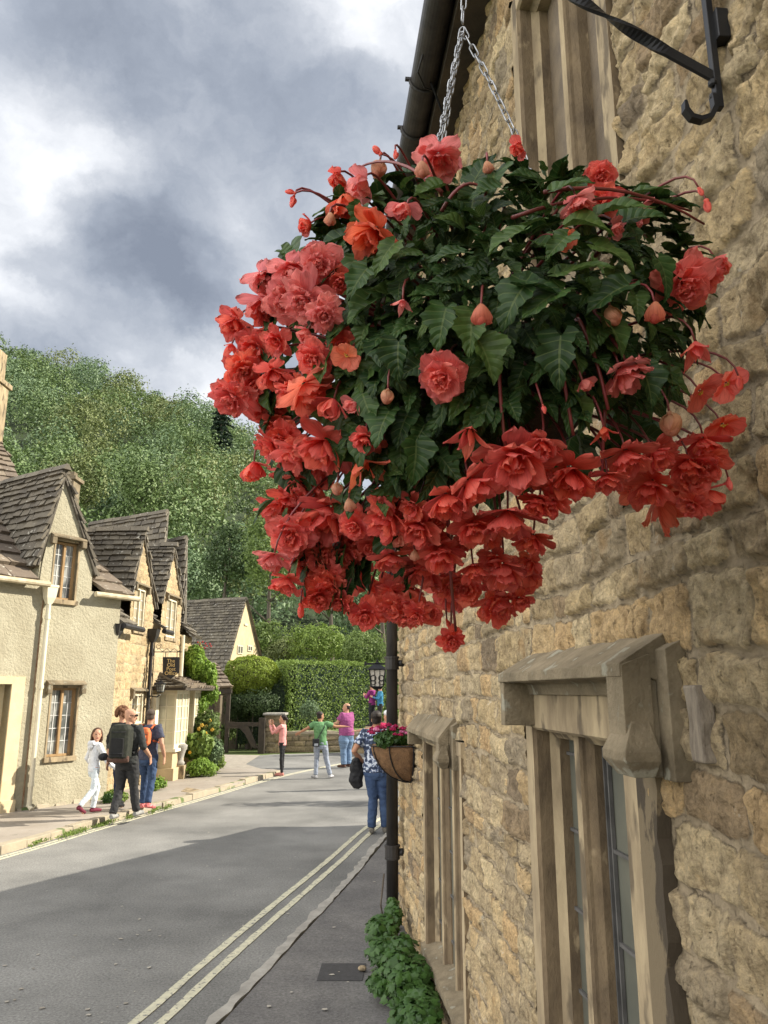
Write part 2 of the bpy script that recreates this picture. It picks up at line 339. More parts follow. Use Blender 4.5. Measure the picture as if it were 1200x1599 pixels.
    bp=N('ShaderNodeBump'); bp.inputs['Strength'].default_value=1.0; bp.inputs['Distance'].default_value=.034; L(h,bp.inputs['Height']); L(bp.outputs[0],b.inputs['Normal'])
    return m
MT['rubble']=wallmat('rubble_limestone',[(0.332,0.250,0.149),(0.507,0.389,0.225),(0.420,0.329,0.211),(0.625,0.498,0.306),(0.324,0.265,0.187),(0.556,0.428,0.250),(0.563,0.389,0.207),(0.235,0.185,0.130)],(0.460,0.369,0.251),.007)
MT['cot_stone']=wallmat('cottage_limestone',[(.48,.37,.215),(.55,.43,.265),(.42,.32,.19),(.56,.46,.305)],(.55,.46,.31))
MT['farwall']=wallmat('garden_wall_stone',[(.30,.24,.15),(.40,.32,.20),(.22,.18,.12),(.34,.28,.19)],(.17,.14,.10))
def stones(s,z,seed,rowh,wid,warp=1.0):
    """joint distance and random values of a coursed rubble wall at points (s,z)"""
    ws=s+warp*(.034*fbm(s*3.4,z*3.4,seed)+.014*fbm(s*13,z*13,seed+5,3)+.006*fbm(s*45,z*45,seed+8,2))
    wz=z+warp*(.042*fbm(s*2.7,z*3.1,seed+9)+.014*fbm(s*12,z*12,seed+3,3)+.006*fbm(s*45,z*45,seed+2,2))
    r_=np.random.default_rng(seed); zb=[-.3]
    while zb[-1]<z.max()+.4: zb.append(zb[-1]+r_.uniform(*rowh))
    zb=np.array(zb); row=np.searchsorted(zb,wz)-1
    jd=np.zeros_like(s); rnd=np.zeros(s.shape+(3,))
    for i in range(len(zb)-1):
        mk=row==i
        if not mk.any(): continue
        sb=[s.min()-.6-r_.uniform(0,.3)]
        while sb[-1]<s.max()+.8: sb.append(sb[-1]+r_.uniform(*wid)*(zb[i+1]-zb[i]+.08)/.22)
        sb=np.array(sb); q=ws[mk]; c=np.searchsorted(sb,q)-1
        dx=np.minimum(q-sb[c],sb[c+1]-q); dz=np.minimum(wz[mk]-zb[i],zb[i+1]-wz[mk])
        rr=.026; ax=np.maximum(rr-dx,0); az=np.maximum(rr-dz,0)
        jd[mk]=np.where((ax>0)&(az>0),rr-np.hypot(ax,az),np.minimum(dx,dz))
        rv=r_.uniform(0,1,(len(sb)+2,3)); rnd[mk]=rv[c]
    return jd,rnd
def rubble_wall(name,fr,ss,zs,holes,seed,rowh,wid,depth,m,parent,clip=None,warp=1.0,jlo=.004,top=None):
    s,z=np.meshgrid(ss,zs,indexing='ij'); jd,rnd=stones(s,z,seed,rowh,wid,warp)
    f=np.clip((jd-jlo)/.014,0,1); f=f*f*(3-2*f)
    tilt=(rnd[...,1]-.5)
    h=f*(.35+.65*rnd[...,2])*depth+f*depth*1.0*fbm(s*12,z*9,seed+31,4)*1.2+f*depth*.85*fbm(s*46,z*28,seed+77,3)+(1-f)*depth*.15*fbm(s*20,z*20,seed+4,3)
    n1_,n2_=s.shape; idx=np.arange(n1_*n2_).reshape(n1_,n2_)
    fc=np.stack([idx[:-1,:-1],idx[1:,:-1],idx[1:,1:],idx[:-1,1:]],-1).reshape(-1,4)
    cs=((s[:-1,:-1]+s[1:,1:])/2).ravel(); cz=((z[:-1,:-1]+z[1:,1:])/2).ravel()
    keep=np.ones(len(fc),bool)
    for (a,b_,c,d) in holes: keep&=~((cs>a)&(cs<b_)&(cz>c)&(cz<d))
    if clip is not None: keep&=clip(cs,cz)
    P=fr(s,h,z).reshape(-1,3)
    return mesh_np(name,P,fc[keep],m,parent,smooth=True,attrs={'jd':jd.ravel(),'sc':rnd.reshape(-1,3)})
# ------------------------------------------------------------ THE NEAR STONE BUILDING
inn=thing('stone_building','old honey-coloured rubble stone building on the right, in shade, behind the big hanging basket','building',tuple(wp(2,W0,0)))
ss=[.15]
while ss[-1]<8.06: ss.append(ss[-1]+min(.045,max(.006,ss[-1]**2/430)))
ss=np.array(ss); ss[-1]=8.06; zs=np.arange(0,6.06,.0098)
npD=np.array(WD); npN=np.array(WN)
def frn(s,h,z):
    w=W0-h+.012
    return s[...,None]*npD+w[...,None]*npN+z[...,None]*np.array([0,0,1.])
WIN1=(2.28,3.17,.62,2.0); WIN2=(4.80,6.20,.35,1.76); WINU=(2.08,2.93,3.62,5.30)
holes=[(2.17,3.27,.55,2.2),(4.72,6.30,.28,1.86),(1.98,3.03,3.52,5.42)]
rubble_wall('wall',frn,ss,zs,holes,11,(.085,.175),(.15,.38),.024,MT['rubble'],inn)
wfr=lambda s,w,z: wp(s,w,z)
# end gable, back and near end of the building
mb=MB()
e0,b0=W0+.012,6.2
mb.add([wp(8.06,e0,0),wp(8.06,b0,0),wp(8.06,b0,6),wp(8.06,3.6,9.6),wp(8.06,e0,6)],[[0,1,2,3,4]])
mb.add([wp(.15,e0,0),wp(-9,e0,0),wp(-9,e0,6.02),wp(.15,e0,6.02)],[[0,1,2,3]])
mb.add([wp(-9,e0,0),wp(-9,b0,0),wp(-9,b0,6),wp(-9,3.6,9.6),wp(-9,e0,6)],[[4,3,2,1,0]])
mb.add([wp(8.06,b0,0),wp(-9,b0,0),wp(-9,b0,6),wp(8.06,b0,6)],[[0,1,2,3]])
mb.build('gable_wall',MT['limestone'],inn)
mb=MB()
for (wa,za,wb,zb_) in ((.66,5.98+.08,3.6,9.62),(6.55,5.98+.08,3.6,9.62)):
    mb.hexa([wp(-9.1,wa,za),wp(8.2,wa,za),wp(8.2,wb,zb_),wp(-9.1,wb,zb_),wp(-9.1,wa,za+.1),wp(8.2,wa,za+.1),wp(8.2,wb,zb_+.1),wp(-9.1,wb,zb_+.1)])
mb.build('roof',MT['tile'],inn)
MB().box((-9,.755,5.90),(8.12,.945,6.05),wfr).build('soffit',MT['oakdk'],inn)
# gutter: half round channel with joint clips and a sagging cable
gt=MB()
GC=(.668,6.02); gr=.088
prof=[]
for k in range(15):
    a=math.pi+math.pi*k/14; prof.append((GC[0]+gr*math.cos(a),GC[1]+gr*math.sin(a)))
for k in range(14,-1,-1):
    a=math.pi+math.pi*k/14; prof.append((GC[0]+(gr-.006)*math.cos(a),GC[1]+(gr-.006)*math.sin(a)+.004))
gt.loft([[wp(s_,w,z) for (w,z) in prof] for s_ in (-9,8.15)])
g=gt.build('gutter',MT['castiron'],inn)
for s_ in (4.18,4.62,5.6,7.2,2.2):
    mb=MB()
    for ds in (0,):
        mb.tube([wp(s_,GC[0]+(gr+.006)*math.cos(a),GC[1]+(gr+.006)*math.sin(a)) for a in [math.pi+math.pi*k/10 for k in range(11)]],.010 if s_!=4.62 else .014,6)
        mb.box((s_-.01,GC[0]-gr-.035,GC[1]-.01),(s_+.012,GC[0]-gr+.01,GC[1]+.008),wfr)
    mb.build('gutter_bracket',MT['castiron'],g)
mb=MB()
pts=[wp(4.10,.70,5.93),wp(4.22,.80,5.80),wp(4.6,.84,5.35),wp(5.2,.87,5.18),wp(5.9,.88,5.05)]
mb.tube(pts,.008,6); mb.tube([wp(3.9,.62,5.95),wp(4.0,.60,5.91),wp(4.1,.66,5.89),wp(4.16,.74,5.92)],.006,6)
mb.build('cable',MT['blackm'],inn)
# rain-water pipe at the far end of the wall
r1=.060
def pipe_xy(u,s_): 
    return onS(u,1100,s_)[0]
PS=7.62; PW=onS(612.5,1100,PS)[0]
mb=MB()
mb.tube([wp(PS,PW,.06),wp(PS,PW,5.2),wp(PS,PW,5.35),wp(PS,.70,5.75),wp(PS,.668,5.98)],.056,14)
dp=mb.build('downpipe',MT['castiron'],inn,smooth=True)
for z_ in (.55+.15,2.42,4.2):
    mb=MB()
    mb.tube([wp(PS,PW,z_-.045),wp(PS,PW,z_+.045)],.068,14); mb.tube([wp(PS,PW,z_+.045),wp(PS,PW,z_+.065)],.074,14)
    mb.tube([wp(PS,PW,z_-.06),wp(PS,PW,z_-.045)],.072,14)
    mb.box((PS-.02,PW,z_-.03),(PS+.02,W0+.01,z_+.03),wfr); mb.ball(wp(PS-.03,PW+.085,z_),.028,8,6)
    mb.build('collar',MT['castiron'],dp,smooth=False)
# little iron pins in the wall
for (s_,z_) in ((3.55,4.25),(1.95,3.45),(1.62,3.25)):
    mb=MB(); mb.tube([wp(s_,W0,z_),wp(s_,W0-.035,z_),wp(s_-.012,W0-.045,z_+.02)],.006,6)
    mb.build('iron_pin',MT['blackm'],inn)
# ------------------------------------------------------------ stone windows
MT['reveal']=mat('brown_reveal',(.20,.145,.085),(.095,.068,.042),scale=9,rough=.9,bump=.6,bscale=70,dist=.01,stretch=(1,1,.5),spots=((.30,.23,.14),12,.63),detail=12)  # darker brown stone for the faces that look along the wall
def revealf(o):
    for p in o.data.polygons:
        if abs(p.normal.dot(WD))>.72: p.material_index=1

def stone_window(win,nm,lights,head,sw=.11,depth=.16,label=None,pane='glassdk',lit=None):
    s0,s1,z0,z1=win
    # frame: two jambs, a head and a sill, each with a splayed reveal
    fm=[]; wf=W0-.012
    jp=lambda sgn,se: [(se-sgn*sw,wf),(se-sgn*.012,wf),(se,wf+.014),(se,W0+.055),(se+sgn*.03,W0+.085),(se+sgn*.03,W0+depth+.05),(se-sgn*sw,W0+depth+.05)]
    for sgn,se in ((1,s0),(-1,s1)):
        p=jp(sgn,se)
        n=9; rings=[]
        for k in range(n+1):
            z=z0-.02+(z1-z0+.04)*k/n
            rings.append([wp(a+(.003*math.sin(k*2.1+j) if j in (0,1) else 0),b,z) for j,(a,b) in enumerate(p)])
        if sgn<0: rings=[r[::-1] for r in rings]
        jb_=MB(); jb_.loft(rings); fm.append(jb_)
    hd=MB()
    p=[(wf,z1+head),(wf,z1+.010),(wf+.012,z1),(W0+.05,z1),(W0+.075,z1-.03),(W0+depth+.05,z1-.03),(W0+depth+.05,z1+head)]
    hd.loft([[wp(s_,a,b) for a,b in p] for s_ in (s0-sw-.002,s1+sw+.002)]); f=hd.build('window',MT['limestone_lt'],inn)
    for jb_ in fm: revealf(jb_.build('jamb',[MT['limestone_lt'],MT['reveal']],f))
    sl_=MB(); p=[(wf-.03,z0-.09),(wf-.03,z0-.03),(W0+depth+.04,z0+.03),(W0+depth+.04,z0-.09)]
    sl_.loft([[wp(s_,a,b) for a,b in p] for s_ in (s0-sw+.001,s1+sw-.001)]); sl_.build('sill',MT['limestone_dk'],f)
    # mullions with a roll moulding
    lw=(s1-s0)/lights
    for k in range(1,lights):
        sm=s0+lw*k+(.075 if nm=='a' else 0); mm=MB()
        pr=[]
        for j in range(9):
            a=math.pi*(j/8); pr.append((sm-.030*math.cos(a),W0+.060-.030*math.sin(a)))
        pr+=[(sm+.050,W0+.085),(sm+.052,W0+depth),(sm-.052,W0+depth),(sm-.050,W0+.085)]
        mm.loft([[wp(a,b,z) for a,b in pr] for z in (z0-.02,z1-.004)])
        revealf(mm.build('mullion',[MT['limestone_lt'],MT['reveal']],f))
    for k in range(lights):
        a=s0+lw*k; b=a+lw
        pp=MB(); pp.box((a+.012,W0+depth-.035,z0),(b-.012,W0+depth-.028,z1-.02),wfr); pn=pp.build('pane',MT[pane],f)
        if nm=='c': continue
        gb=MB(); z=z0+.15
        while z<z1-.05: gb.box((a+.012,W0+depth-.048,z-.006),(b-.012,W0+depth-.036,z+.006),wfr); z+=.285
        for q in (.014,lw-.024): gb.box((a+q,W0+depth-.050,z0),(a+q+.009,W0+depth-.037,z1-.03),wfr)
        gb.build('glazing_bar',MT['leaddk'],pn)
    return f
w1=stone_window(WIN1,'a',2,.19)
w2=stone_window(WIN2,'b',3,.09,sw=.085,depth=.13)
w3=stone_window(WINU,'c',2,.11,sw=.10,pane='brownpane')
def hood(s0,s1,z0,z1,zt,out,drop0,drop1,dw,matn):
    mb=MB(); wo_=W0-out
    prof=[(W0+.03,zt),(W0-.015,zt-.002),(wo_,z1),(wo_,z0),(wo_+.028,z0-.006),(wo_+.045,z0+.012),(W0-.04,z0-.012),(W0-.028,z0-.05),(W0+.03,z0-.05)]
    n=22; rings=[]
    for k in range(n+1):
        s_=s0+(s1-s0)*k/n; j=.004*math.sin(k*1.7)+.003*math.sin(k*3.9)
        rings.append([wp(s_,a+(j if i in (2,3) else 0),b+(j*.8 if i in (1,2) else 0)) for i,(a,b) in enumerate(prof)])
    mb.loft(rings)
    for (a,b,dz,near) in ((s0,s0+dw,drop0,True),(s1-dw*.55,s1,drop1,False)):
        if dz<=0: continue
        zb=z0-dz; wm=W0-out*.42
        if not near:
            mb.hexa([wp(a,wo_+.004,zb),wp(b,wo_+.004,zb),wp(b,W0+.02,zb),wp(a,W0+.02,zb),wp(a,wo_+.004,z1-.004),wp(b,wo_+.004,z1-.004),wp(b,W0+.02,zt-.02),wp(a,W0+.02,zt-.02)]); continue
        # front block of the drop, and the flatter strip against the wall
        mb.hexa([wp(a-.003,wo_+.004,zb+.045),wp(b,wo_+.004,zb+.045),wp(b,wm,zb+.045),wp(a-.003,wm,zb+.045),wp(a-.003,wo_+.004,z1-.004),wp(b,wo_+.004,z1-.004),wp(b,wm,zt-.055),wp(a-.003,wm,zt-.055)])
        a_=a-dw*.55; w_=W0-out*.30
        mb.hexa([wp(a+.012,wm+.001,zb-.012),wp(b-.004,wm+.001,zb-.012),wp(b-.004,W0+.02,zb-.012),wp(a+.012,W0+.02,zb-.012),wp(a+.012,wm+.001,zt-.057),wp(b-.004,wm+.001,zt-.057),wp(b-.004,W0+.02,zt-.02),wp(a+.012,W0+.02,zt-.02)])
        mb.hexa([wp(a_,w_,zb-.016),wp(a+.010,w_,zb-.016),wp(a+.010,W0+.02,zb-.016),wp(a_,W0+.02,zb-.016),wp(a_,w_,zt-.045),wp(a+.010,w_,zt-.045),wp(a+.010,W0+.02,zt-.012),wp(a_,W0+.02,zt-.012)])
        if near:
            sA,sB,wA,wB=a-.034,b+.012,wo_-.014,wm-.003
            R4=lambda e,f,z: [wp(sA+e,wA+f,z),wp(sB-e,wA+f,z),wp(sB-e,wB-f*.3,z),wp(sA+e,wB-f*.3,z)]
            mb.loft([R4(.022,.030,zb-.010),R4(0,.0,zb+.030),R4(0,0,zb+.052),R4(.030,.034,zb+.125)])
    return mb.build('hood_mould',MT[matn],inn,bevel=.0025)
hood(1.93,3.20,2.188,2.222,2.30,.14,.235,.17,.105,'limestone_dk')
hood(4.93,6.50,1.835,1.868,1.985,.11,.14,.10,.13,'limestone_dk')
# weather-stained plaster strip and a sliver of old timber beside the near window
mb=MB(); rings=[]
for k in range(30):
    z=.3+1.72*k/29; j=.008*math.sin(k*2.3)+.006*math.sin(k*5.1)
    rings.append([wp(2.02+j,W0+.01,z),wp(2.02+j,W0-.028,z),wp(2.155,W0-.022,z),wp(2.155,W0+.01,z)])
mb.loft(rings); mb.build('stained_plaster',mat('stained_plaster',(.15,.115,.07),(.055,.042,.028),scale=7,rough=.85,bump=.3,bscale=50,lo=.49,hi=.53,stretch=(1,1,.5)),inn)
mb=MB(); mb.loft([[wp(1.745+j1,W0+.01,z),wp(1.745+j1,W0-.03,z),wp(1.815+j1,W0-.026,z),wp(1.815+j1,W0+.01,z)] for z,j1 in ((1.99,0),(2.03,.008),(2.08,0),(2.14,.01),(2.165,.02))])
mb.build('timber_plug',mat('grey_weathered_timber',(.30,.25,.19),(.16,.13,.10),scale=14,rough=.9,bump=.6,bscale=60,stretch=(4,4,1)),inn,bevel=.006)
# ------------------------------------------------------------ lean-to beyond the end gable (outside the picture, shades the road)
lt=thing('stone_outbuilding','stone lean-to against the end gable of the near building','building',(2.5,10.5,0))
mb=MB(); X0,X1=1.32,5.2
for a,b in (((X0,8.12),(X0,13.9)),((X1,8.12),(X1,13.9))): mb.add([(a[0],a[1],0),(b[0],b[1],0),(b[0],b[1],2.1),(a[0],a[1],4.45)],[[0,1,2,3]])
mb.add([(X0,13.9,0),(X1,13.9,0),(X1,13.9,2.1),(X0,13.9,2.1)],[[0,1,2,3]])
mb.build('wall',MT['limestone'],lt)
mb=MB(); mb.hexa([(X0-.1,8.12,4.42),(X1+.1,8.12,4.42),(X1+.1,14.05,2.03),(X0-.1,14.05,2.03),(X0-.1,8.12,4.54),(X1+.1,8.12,4.54),(X1+.1,14.05,2.15),(X0-.1,14.05,2.15)]); mb.build('roof',MT['tile'],lt)
# ------------------------------------------------------------ wrought iron bracket
br_=thing('wall_bracket','black wrought iron bracket with twisted strut and upturned hook fixed high on the near wall','bracket',tuple(wp(1.41,W0,3.8)))
SB=1.41
def P1(u,v,s_=SB): w,z=onS(u,v,s_); return wp(s_,w,z)
wpl=onS(1116,100,SB)[0]
mb=MB(); mb.box((SB-.006,W0-.035,3.44),(SB+.012,W0-.018,4.62),wfr); mb.box((SB-.02,W0-.02,4.5),(SB+.02,W0+.01,4.56),wfr); mb.box((SB-.02,W0-.02,3.62),(SB+.02,W0+.01,3.70),wfr)
mb.build('back_plate',MT['blackm'],br_,bevel=.002)
mb=MB(); a=Vector(P1(1114,120)); b_=Vector(P1(915,-5)); ext=a+(b_-a)*2.0; n=60; d=(ext-a).normalized(); 
e1=d.cross(Vector(WD)).normalized(); e2=Vector(WD); rings=[]
for k in range(n+1):
    t=k/n; p=a+(ext-a)*t; sag=-.02*math.sin(math.pi*t*1.0)
    p=p+Vector((0,0,sag)); tw=0 if t<.18 else min((t-.18)*3.2,3.0)*math.pi
    c_,s_=math.cos(tw),math.sin(tw); u1=e1*c_+e2*s_; u2=e2*c_-e1*s_; hw=.0125; ht=.004
    rings.append([p+u1*hw+u2*ht,p-u1*hw+u2*ht,p-u1*hw-u2*ht,p+u1*hw-u2*ht])
mb.loft(rings); mb.build('twisted_strut',MT['blackm'],br_,smooth=False)
HB=atY(724,-120,1.46); HW=HB.dot(WN)
mb=MB(); zt=4.50; mb.box((SB-.006,HW-.03,zt-.012),(SB+.006,W0-.018,zt+.012),wfr)
mb.tube([wp(SB,HW,zt),wp(SB,HW-.012,zt-.05),wp(SB,HW,zt-.08),wp(SB,HW+.02,zt-.07)],.006,8)
mb.build('arm',MT['blackm'],br_)
mb=MB(); hk=[P1(1114,150),P1(1117,168),P1(1110,183),P1(1095,188),P1(1080,184),P1(1071,173),P1(1069,160)]
rings=[]
for k,p in enumerate(hk):
    d=(Vector(hk[min(k+1,6)])-Vector(hk[max(k-1,0)])).normalized(); u1=d.cross(Vector(WD)).normalized()*(.006 if k<6 else .003); u2=Vector(WD)*.009; p=Vector(p)
    rings.append([p+u1+u2,p-u1+u2,p-u1-u2,p+u1-u2])
mb.loft(rings); mb.ball(P1(1113,130),.011,8,6); mb.ball(P1(1114,150),.009,8,6); mb.build('hook',MT['blackm'],br_)
# ------------------------------------------------------------ HANGING BASKET OF BEGONIAS
def petmat(name,bud=False):
    m,t,b=newmat(name); L=t.links.new; N=t.nodes.new
    oi=N('ShaderNodeObjectInfo'); uvn=N('ShaderNodeUVMap'); sp=N('ShaderNodeSeparateXYZ'); L(uvn.outputs[0],sp.inputs[0])
    g=N('ShaderNodeNewGeometry')
    hs=N('ShaderNodeHueSaturation'); L(oi.outputs['Color'],hs.inputs['Color'])
    mr=N('ShaderNodeMapRange'); mr.inputs['To Min'].default_value=.80; mr.inputs['To Max'].default_value=1.12; L(g.outputs['Random Per Island'],mr.inputs['Value']); L(mr.outputs['Result'],hs.inputs['Value'])
    mh=N('ShaderNodeMapRange'); mh.inputs['To Min'].default_value=.489; mh.inputs['To Max'].default_value=.508; L(g.outputs['Random Per Island'],mh.inputs['Value']); L(mh.outputs['Result'],hs.inputs['Hue'])
    mx=N('ShaderNodeMix'); mx.data_type='RGBA'
    rp=N('ShaderNodeValToRGB'); rp.color_ramp.elements[0].position=.0; rp.color_ramp.elements[0].color=(.55,.55,.55,1) if bud else (.0,.0,.0,1); rp.color_ramp.elements[1].position=.98; rp.color_ramp.elements[1].color=(.05,.05,.05,1) if bud else (.30,.30,.30,1)
    L(sp.outputs['Y'],rp.inputs['Fac']); L(rp.outputs['Color'],mx.inputs[0]); L(hs.outputs['Color'],mx.inputs[6]); mx.inputs[7].default_value=(.62,.55,.28,1) if bud else (.98,.34,.28,1)
    # fine veins along the petal
    mpn=N('ShaderNodeMapping'); mpn.inputs['Scale'].default_value=(9,1.1,1); L(uvn.outputs[0],mpn.inputs[0])
    vn=N('ShaderNodeTexNoise'); vn.inputs['Scale'].default_value=2.2; vn.inputs['Detail'].default_value=5; L(mpn.outputs[0],vn.inputs['Vector'])
    vr=N('ShaderNodeValToRGB'); vr.color_ramp.elements[0].position=.35; vr.color_ramp.elements[0].color=(.82,.74,.74,1); vr.color_ramp.elements[1].position=.62; vr.color_ramp.elements[1].color=(1,1,1,1); L(vn.outputs['Fac'],vr.inputs['Fac'])
    mu=N('ShaderNodeMix'); mu.data_type='RGBA'; mu.blend_type='MULTIPLY'; mu.inputs[0].default_value=1; L(mx.outputs[2],mu.inputs[6]); L(vr.outputs['Color'],mu.inputs[7])
    L(mu.outputs[2],b.inputs['Base Color']); b.inputs['Roughness'].default_value=.55; b.inputs['Specular IOR Level'].default_value=.35
    bp=N('ShaderNodeBump'); bp.inputs['Strength'].default_value=.35; bp.inputs['Distance'].default_value=.002; L(vn.outputs['Fac'],bp.inputs['Height']); L(bp.outputs[0],b.inputs['Normal'])
    tr=N('ShaderNodeBsdfTranslucent'); L(mu.outputs[2],tr.inputs['Color']); ms=N('ShaderNodeMixShader'); ms.inputs[0].default_value=.5
    L(b.outputs[0],ms.inputs[1]); L(tr.outputs[0],ms.inputs[2]); L(ms.outputs[0],t.nodes['Material Output'].inputs['Surface'])
    return m
MT['petal']=petmat('begonia_petal'); MT['bud']=petmat('begonia_bud',True)
MT['stamen']=mat('yellow_stamen',(.65,.42,.06),(.5,.3,.04),scale=30,rough=.7)
MT['stem']=mat('red_begonia_stem',(.20,.022,.028),(.12,.03,.02),scale=15,rough=.45,spec=.5)
def begleaf():
    m,t,b=newmat('begonia_leaf'); L=t.links.new; N=t.nodes.new
    uvn=N('ShaderNodeUVMap'); sp=N('ShaderNodeSeparateXYZ'); L(uvn.outputs[0],sp.inputs[0])
    def ma(op,a,c=0,clamp=False):
        n=N('ShaderNodeMath'); n.operation=op; n.use_clamp=clamp
        for i,x in enumerate((a,c)):
            if isinstance(x,(int,float)): n.inputs[i].default_value=x
            else: L(x,n.inputs[i])
        return n.outputs[0]
    au=ma('ABSOLUTE',ma('SUBTRACT',sp.outputs['X'],.5)); 
    mid=ma('LESS_THAN',au,.030)
    fr=ma('FRACT',ma('SUBTRACT',ma('MULTIPLY',sp.outputs['Y'],6.0),ma('MULTIPLY',au,2.6)))
    dv=ma('ABSOLUTE',ma('SUBTRACT',fr,.5)); side=ma('LESS_THAN',dv,.055)
    vein=ma('MAXIMUM',mid,ma('MULTIPLY',side,.75))
    g=N('ShaderNodeNewGeometry'); r=N('ShaderNodeValToRGB'); e=r.color_ramp.elements
    e[0].color=(.016,.040,.010,1); e[1].color=(.07,.115,.026,1); x=e.new(.55); x.color=(.032,.072,.017,1); x=e.new(.90); x.color=(.055,.10,.022,1)
    L(g.outputs['Random Per Island'],r.inputs['Fac'])
    tcn=N('ShaderNodeTexCoord'); ns=N('ShaderNodeTexNoise'); ns.inputs['Scale'].default_value=55; ns.inputs['Detail'].default_value=4; L(tcn.outputs['Object'],ns.inputs['Vector'])
    r2=N('ShaderNodeValToRGB'); r2.color_ramp.elements[0].position=.3; r2.color_ramp.elements[0].color=(.7,.7,.7,1); r2.color_ramp.elements[1].position=.7; r2.color_ramp.elements[1].color=(1.2,1.2,1.1,1); L(ns.outputs['Fac'],r2.inputs['Fac'])
    m1=N('ShaderNodeMix'); m1.data_type='RGBA'; m1.blend_type='MULTIPLY'; m1.inputs[0].default_value=1; L(r.outputs['Color'],m1.inputs[6]); L(r2.outputs['Color'],m1.inputs[7])
    m2=N('ShaderNodeMix'); m2.data_type='RGBA'; L(ma('MULTIPLY',vein,.42),m2.inputs[0]); L(m1.outputs[2],m2.inputs[6]); m2.inputs[7].default_value=(.17,.21,.07,1)
    L(m2.outputs[2],b.inputs['Base Color']); b.inputs['Roughness'].default_value=.5; b.inputs['Specular IOR Level'].default_value=.28
    bp=N('ShaderNodeBump'); bp.inputs['Strength'].default_value=.6; bp.inputs['Distance'].default_value=.003; L(ma('SUBTRACT',ma('MULTIPLY',dv,1.5),ma('MULTIPLY',mid,.6)),bp.inputs['Height']); L(bp.outputs[0],b.inputs['Normal'])
    tr=N('ShaderNodeBsdfTranslucent'); L(m2.outputs[2],tr.inputs['Color']); ms=N('ShaderNodeMixShader'); ms.inputs[0].default_value=.25
    L(b.outputs[0],ms.inputs[1]); L(tr.outputs[0],ms.inputs[2]); L(ms.outputs[0],t.nodes['Material Output'].inputs['Surface'])
    return m
MT['bleaf']=begleaf()
CB=Vector(atY(755,585,1.52)); AX=Vector((.47,.46,.46))
hb=thing('hanging_basket','overflowing basket of coral double begonias hanging on chains from the near wall','hanging basket',tuple(CB))
class PM:
    def __init__(s): s.v=[];s.f=[];s.uv=[];s.mi=[]
    def grid(s,P,nu,nv,uv,mi=0):
        b=len(s.v); s.v+=P; s.uv+=uv
        for i in range(nv-1):
            for j in range(nu-1):
                a=b+i*nu+j; s.f.append((a,a+1,a+nu+1,a+nu)); s.mi.append(mi)
    def petal(s,L_,Wd,t0,t1,phi,r0=.05,z0=0,cup=.35,ruf=.05,nu=7,nv=8,point=0,rnd=random,twist=0):
        ph1=rnd.uniform(0,6); P=[];uv=[]
        ca,sa=math.cos(phi),math.sin(phi); er=Vector((ca,sa,0)); et=Vector((-sa,ca,0)); ez=Vector((0,0,1))
        pos=er*r0+ez*z0; th=t0
        for i in range(nv):
            t=i/(nv-1); th=t0+(t1-t0)*t
            d=ez*math.cos(th)+er*math.sin(th); nrm=-ez*math.sin(th)+er*math.cos(th)   # nrm points outwards/below
            if i: pos=pos+d*(L_/(nv-1))
            w=Wd*1.12*(.30+.70*min(1,t/.62)**.8)*(1-max(0,(t-.55)/.45)**3.2*.62) if not point else Wd*math.sin(math.pi*min(1,.1+.88*t**.8))**1.0
            if t>.999 and point: w*=.62
            for j in range(nu):
                x=(j/(nu-1)-.5)*2
                tw=twist*t
                o=-nrm*(cup*Wd*(1-x*x)*-.6)*math.sin(math.pi*min(1,t+.15)) 
                rf=ruf*math.sin(x*5+ph1+t*3)*t*t+ruf*.7*math.sin(x*9+ph1*2)*t**3
                end=-d*(.10*L_*x*x*(t**4)) - d*(.035*L_*(1 if (j==nu//2 and t>.999) else 0))
                P.append(pos+et*x*w*math.cos(tw)+nrm*(rf+x*w*math.sin(tw))+o+end); uv.append((j/(nu-1),t))
        s.grid(P,nu,nv,uv)
    def ballm(s,c,r,sc=(1,1,1),mi=0,n=8,m=6):
        P=[];uv=[]
        for i in range(m+1):
            t=math.pi*i/m
            for j in range(n+1):
                a=2*math.pi*j/n; P.append(Vector(c)+Vector((math.sin(t)*math.cos(a)*r*sc[0],math.sin(t)*math.sin(a)*r*sc[1],-math.cos(t)*r*sc[2]))); uv.append((j/n,i/m))
        s.grid(P,n+1,m+1,uv,mi)
    def obj(s,name,mats):
        o=mesh_np(name,s.v,s.f,mats,None,True,uv=s.uv)
        o.data.polygons.foreach_set('material_index',s.mi); return o
def whorl(pm,n,L_,Wd,t0,t1,rnd,off=0,**k):
    for i in range(n):
        j=rnd.uniform(-.12,.12)
        pm.petal(L_*rnd.uniform(.88,1.12),Wd*rnd.uniform(.85,1.15),R(t0+rnd.uniform(-8,8)),R(t1+rnd.uniform(-14,14)),off+2*math.pi*i/n+j*3,rnd=rnd,**k)
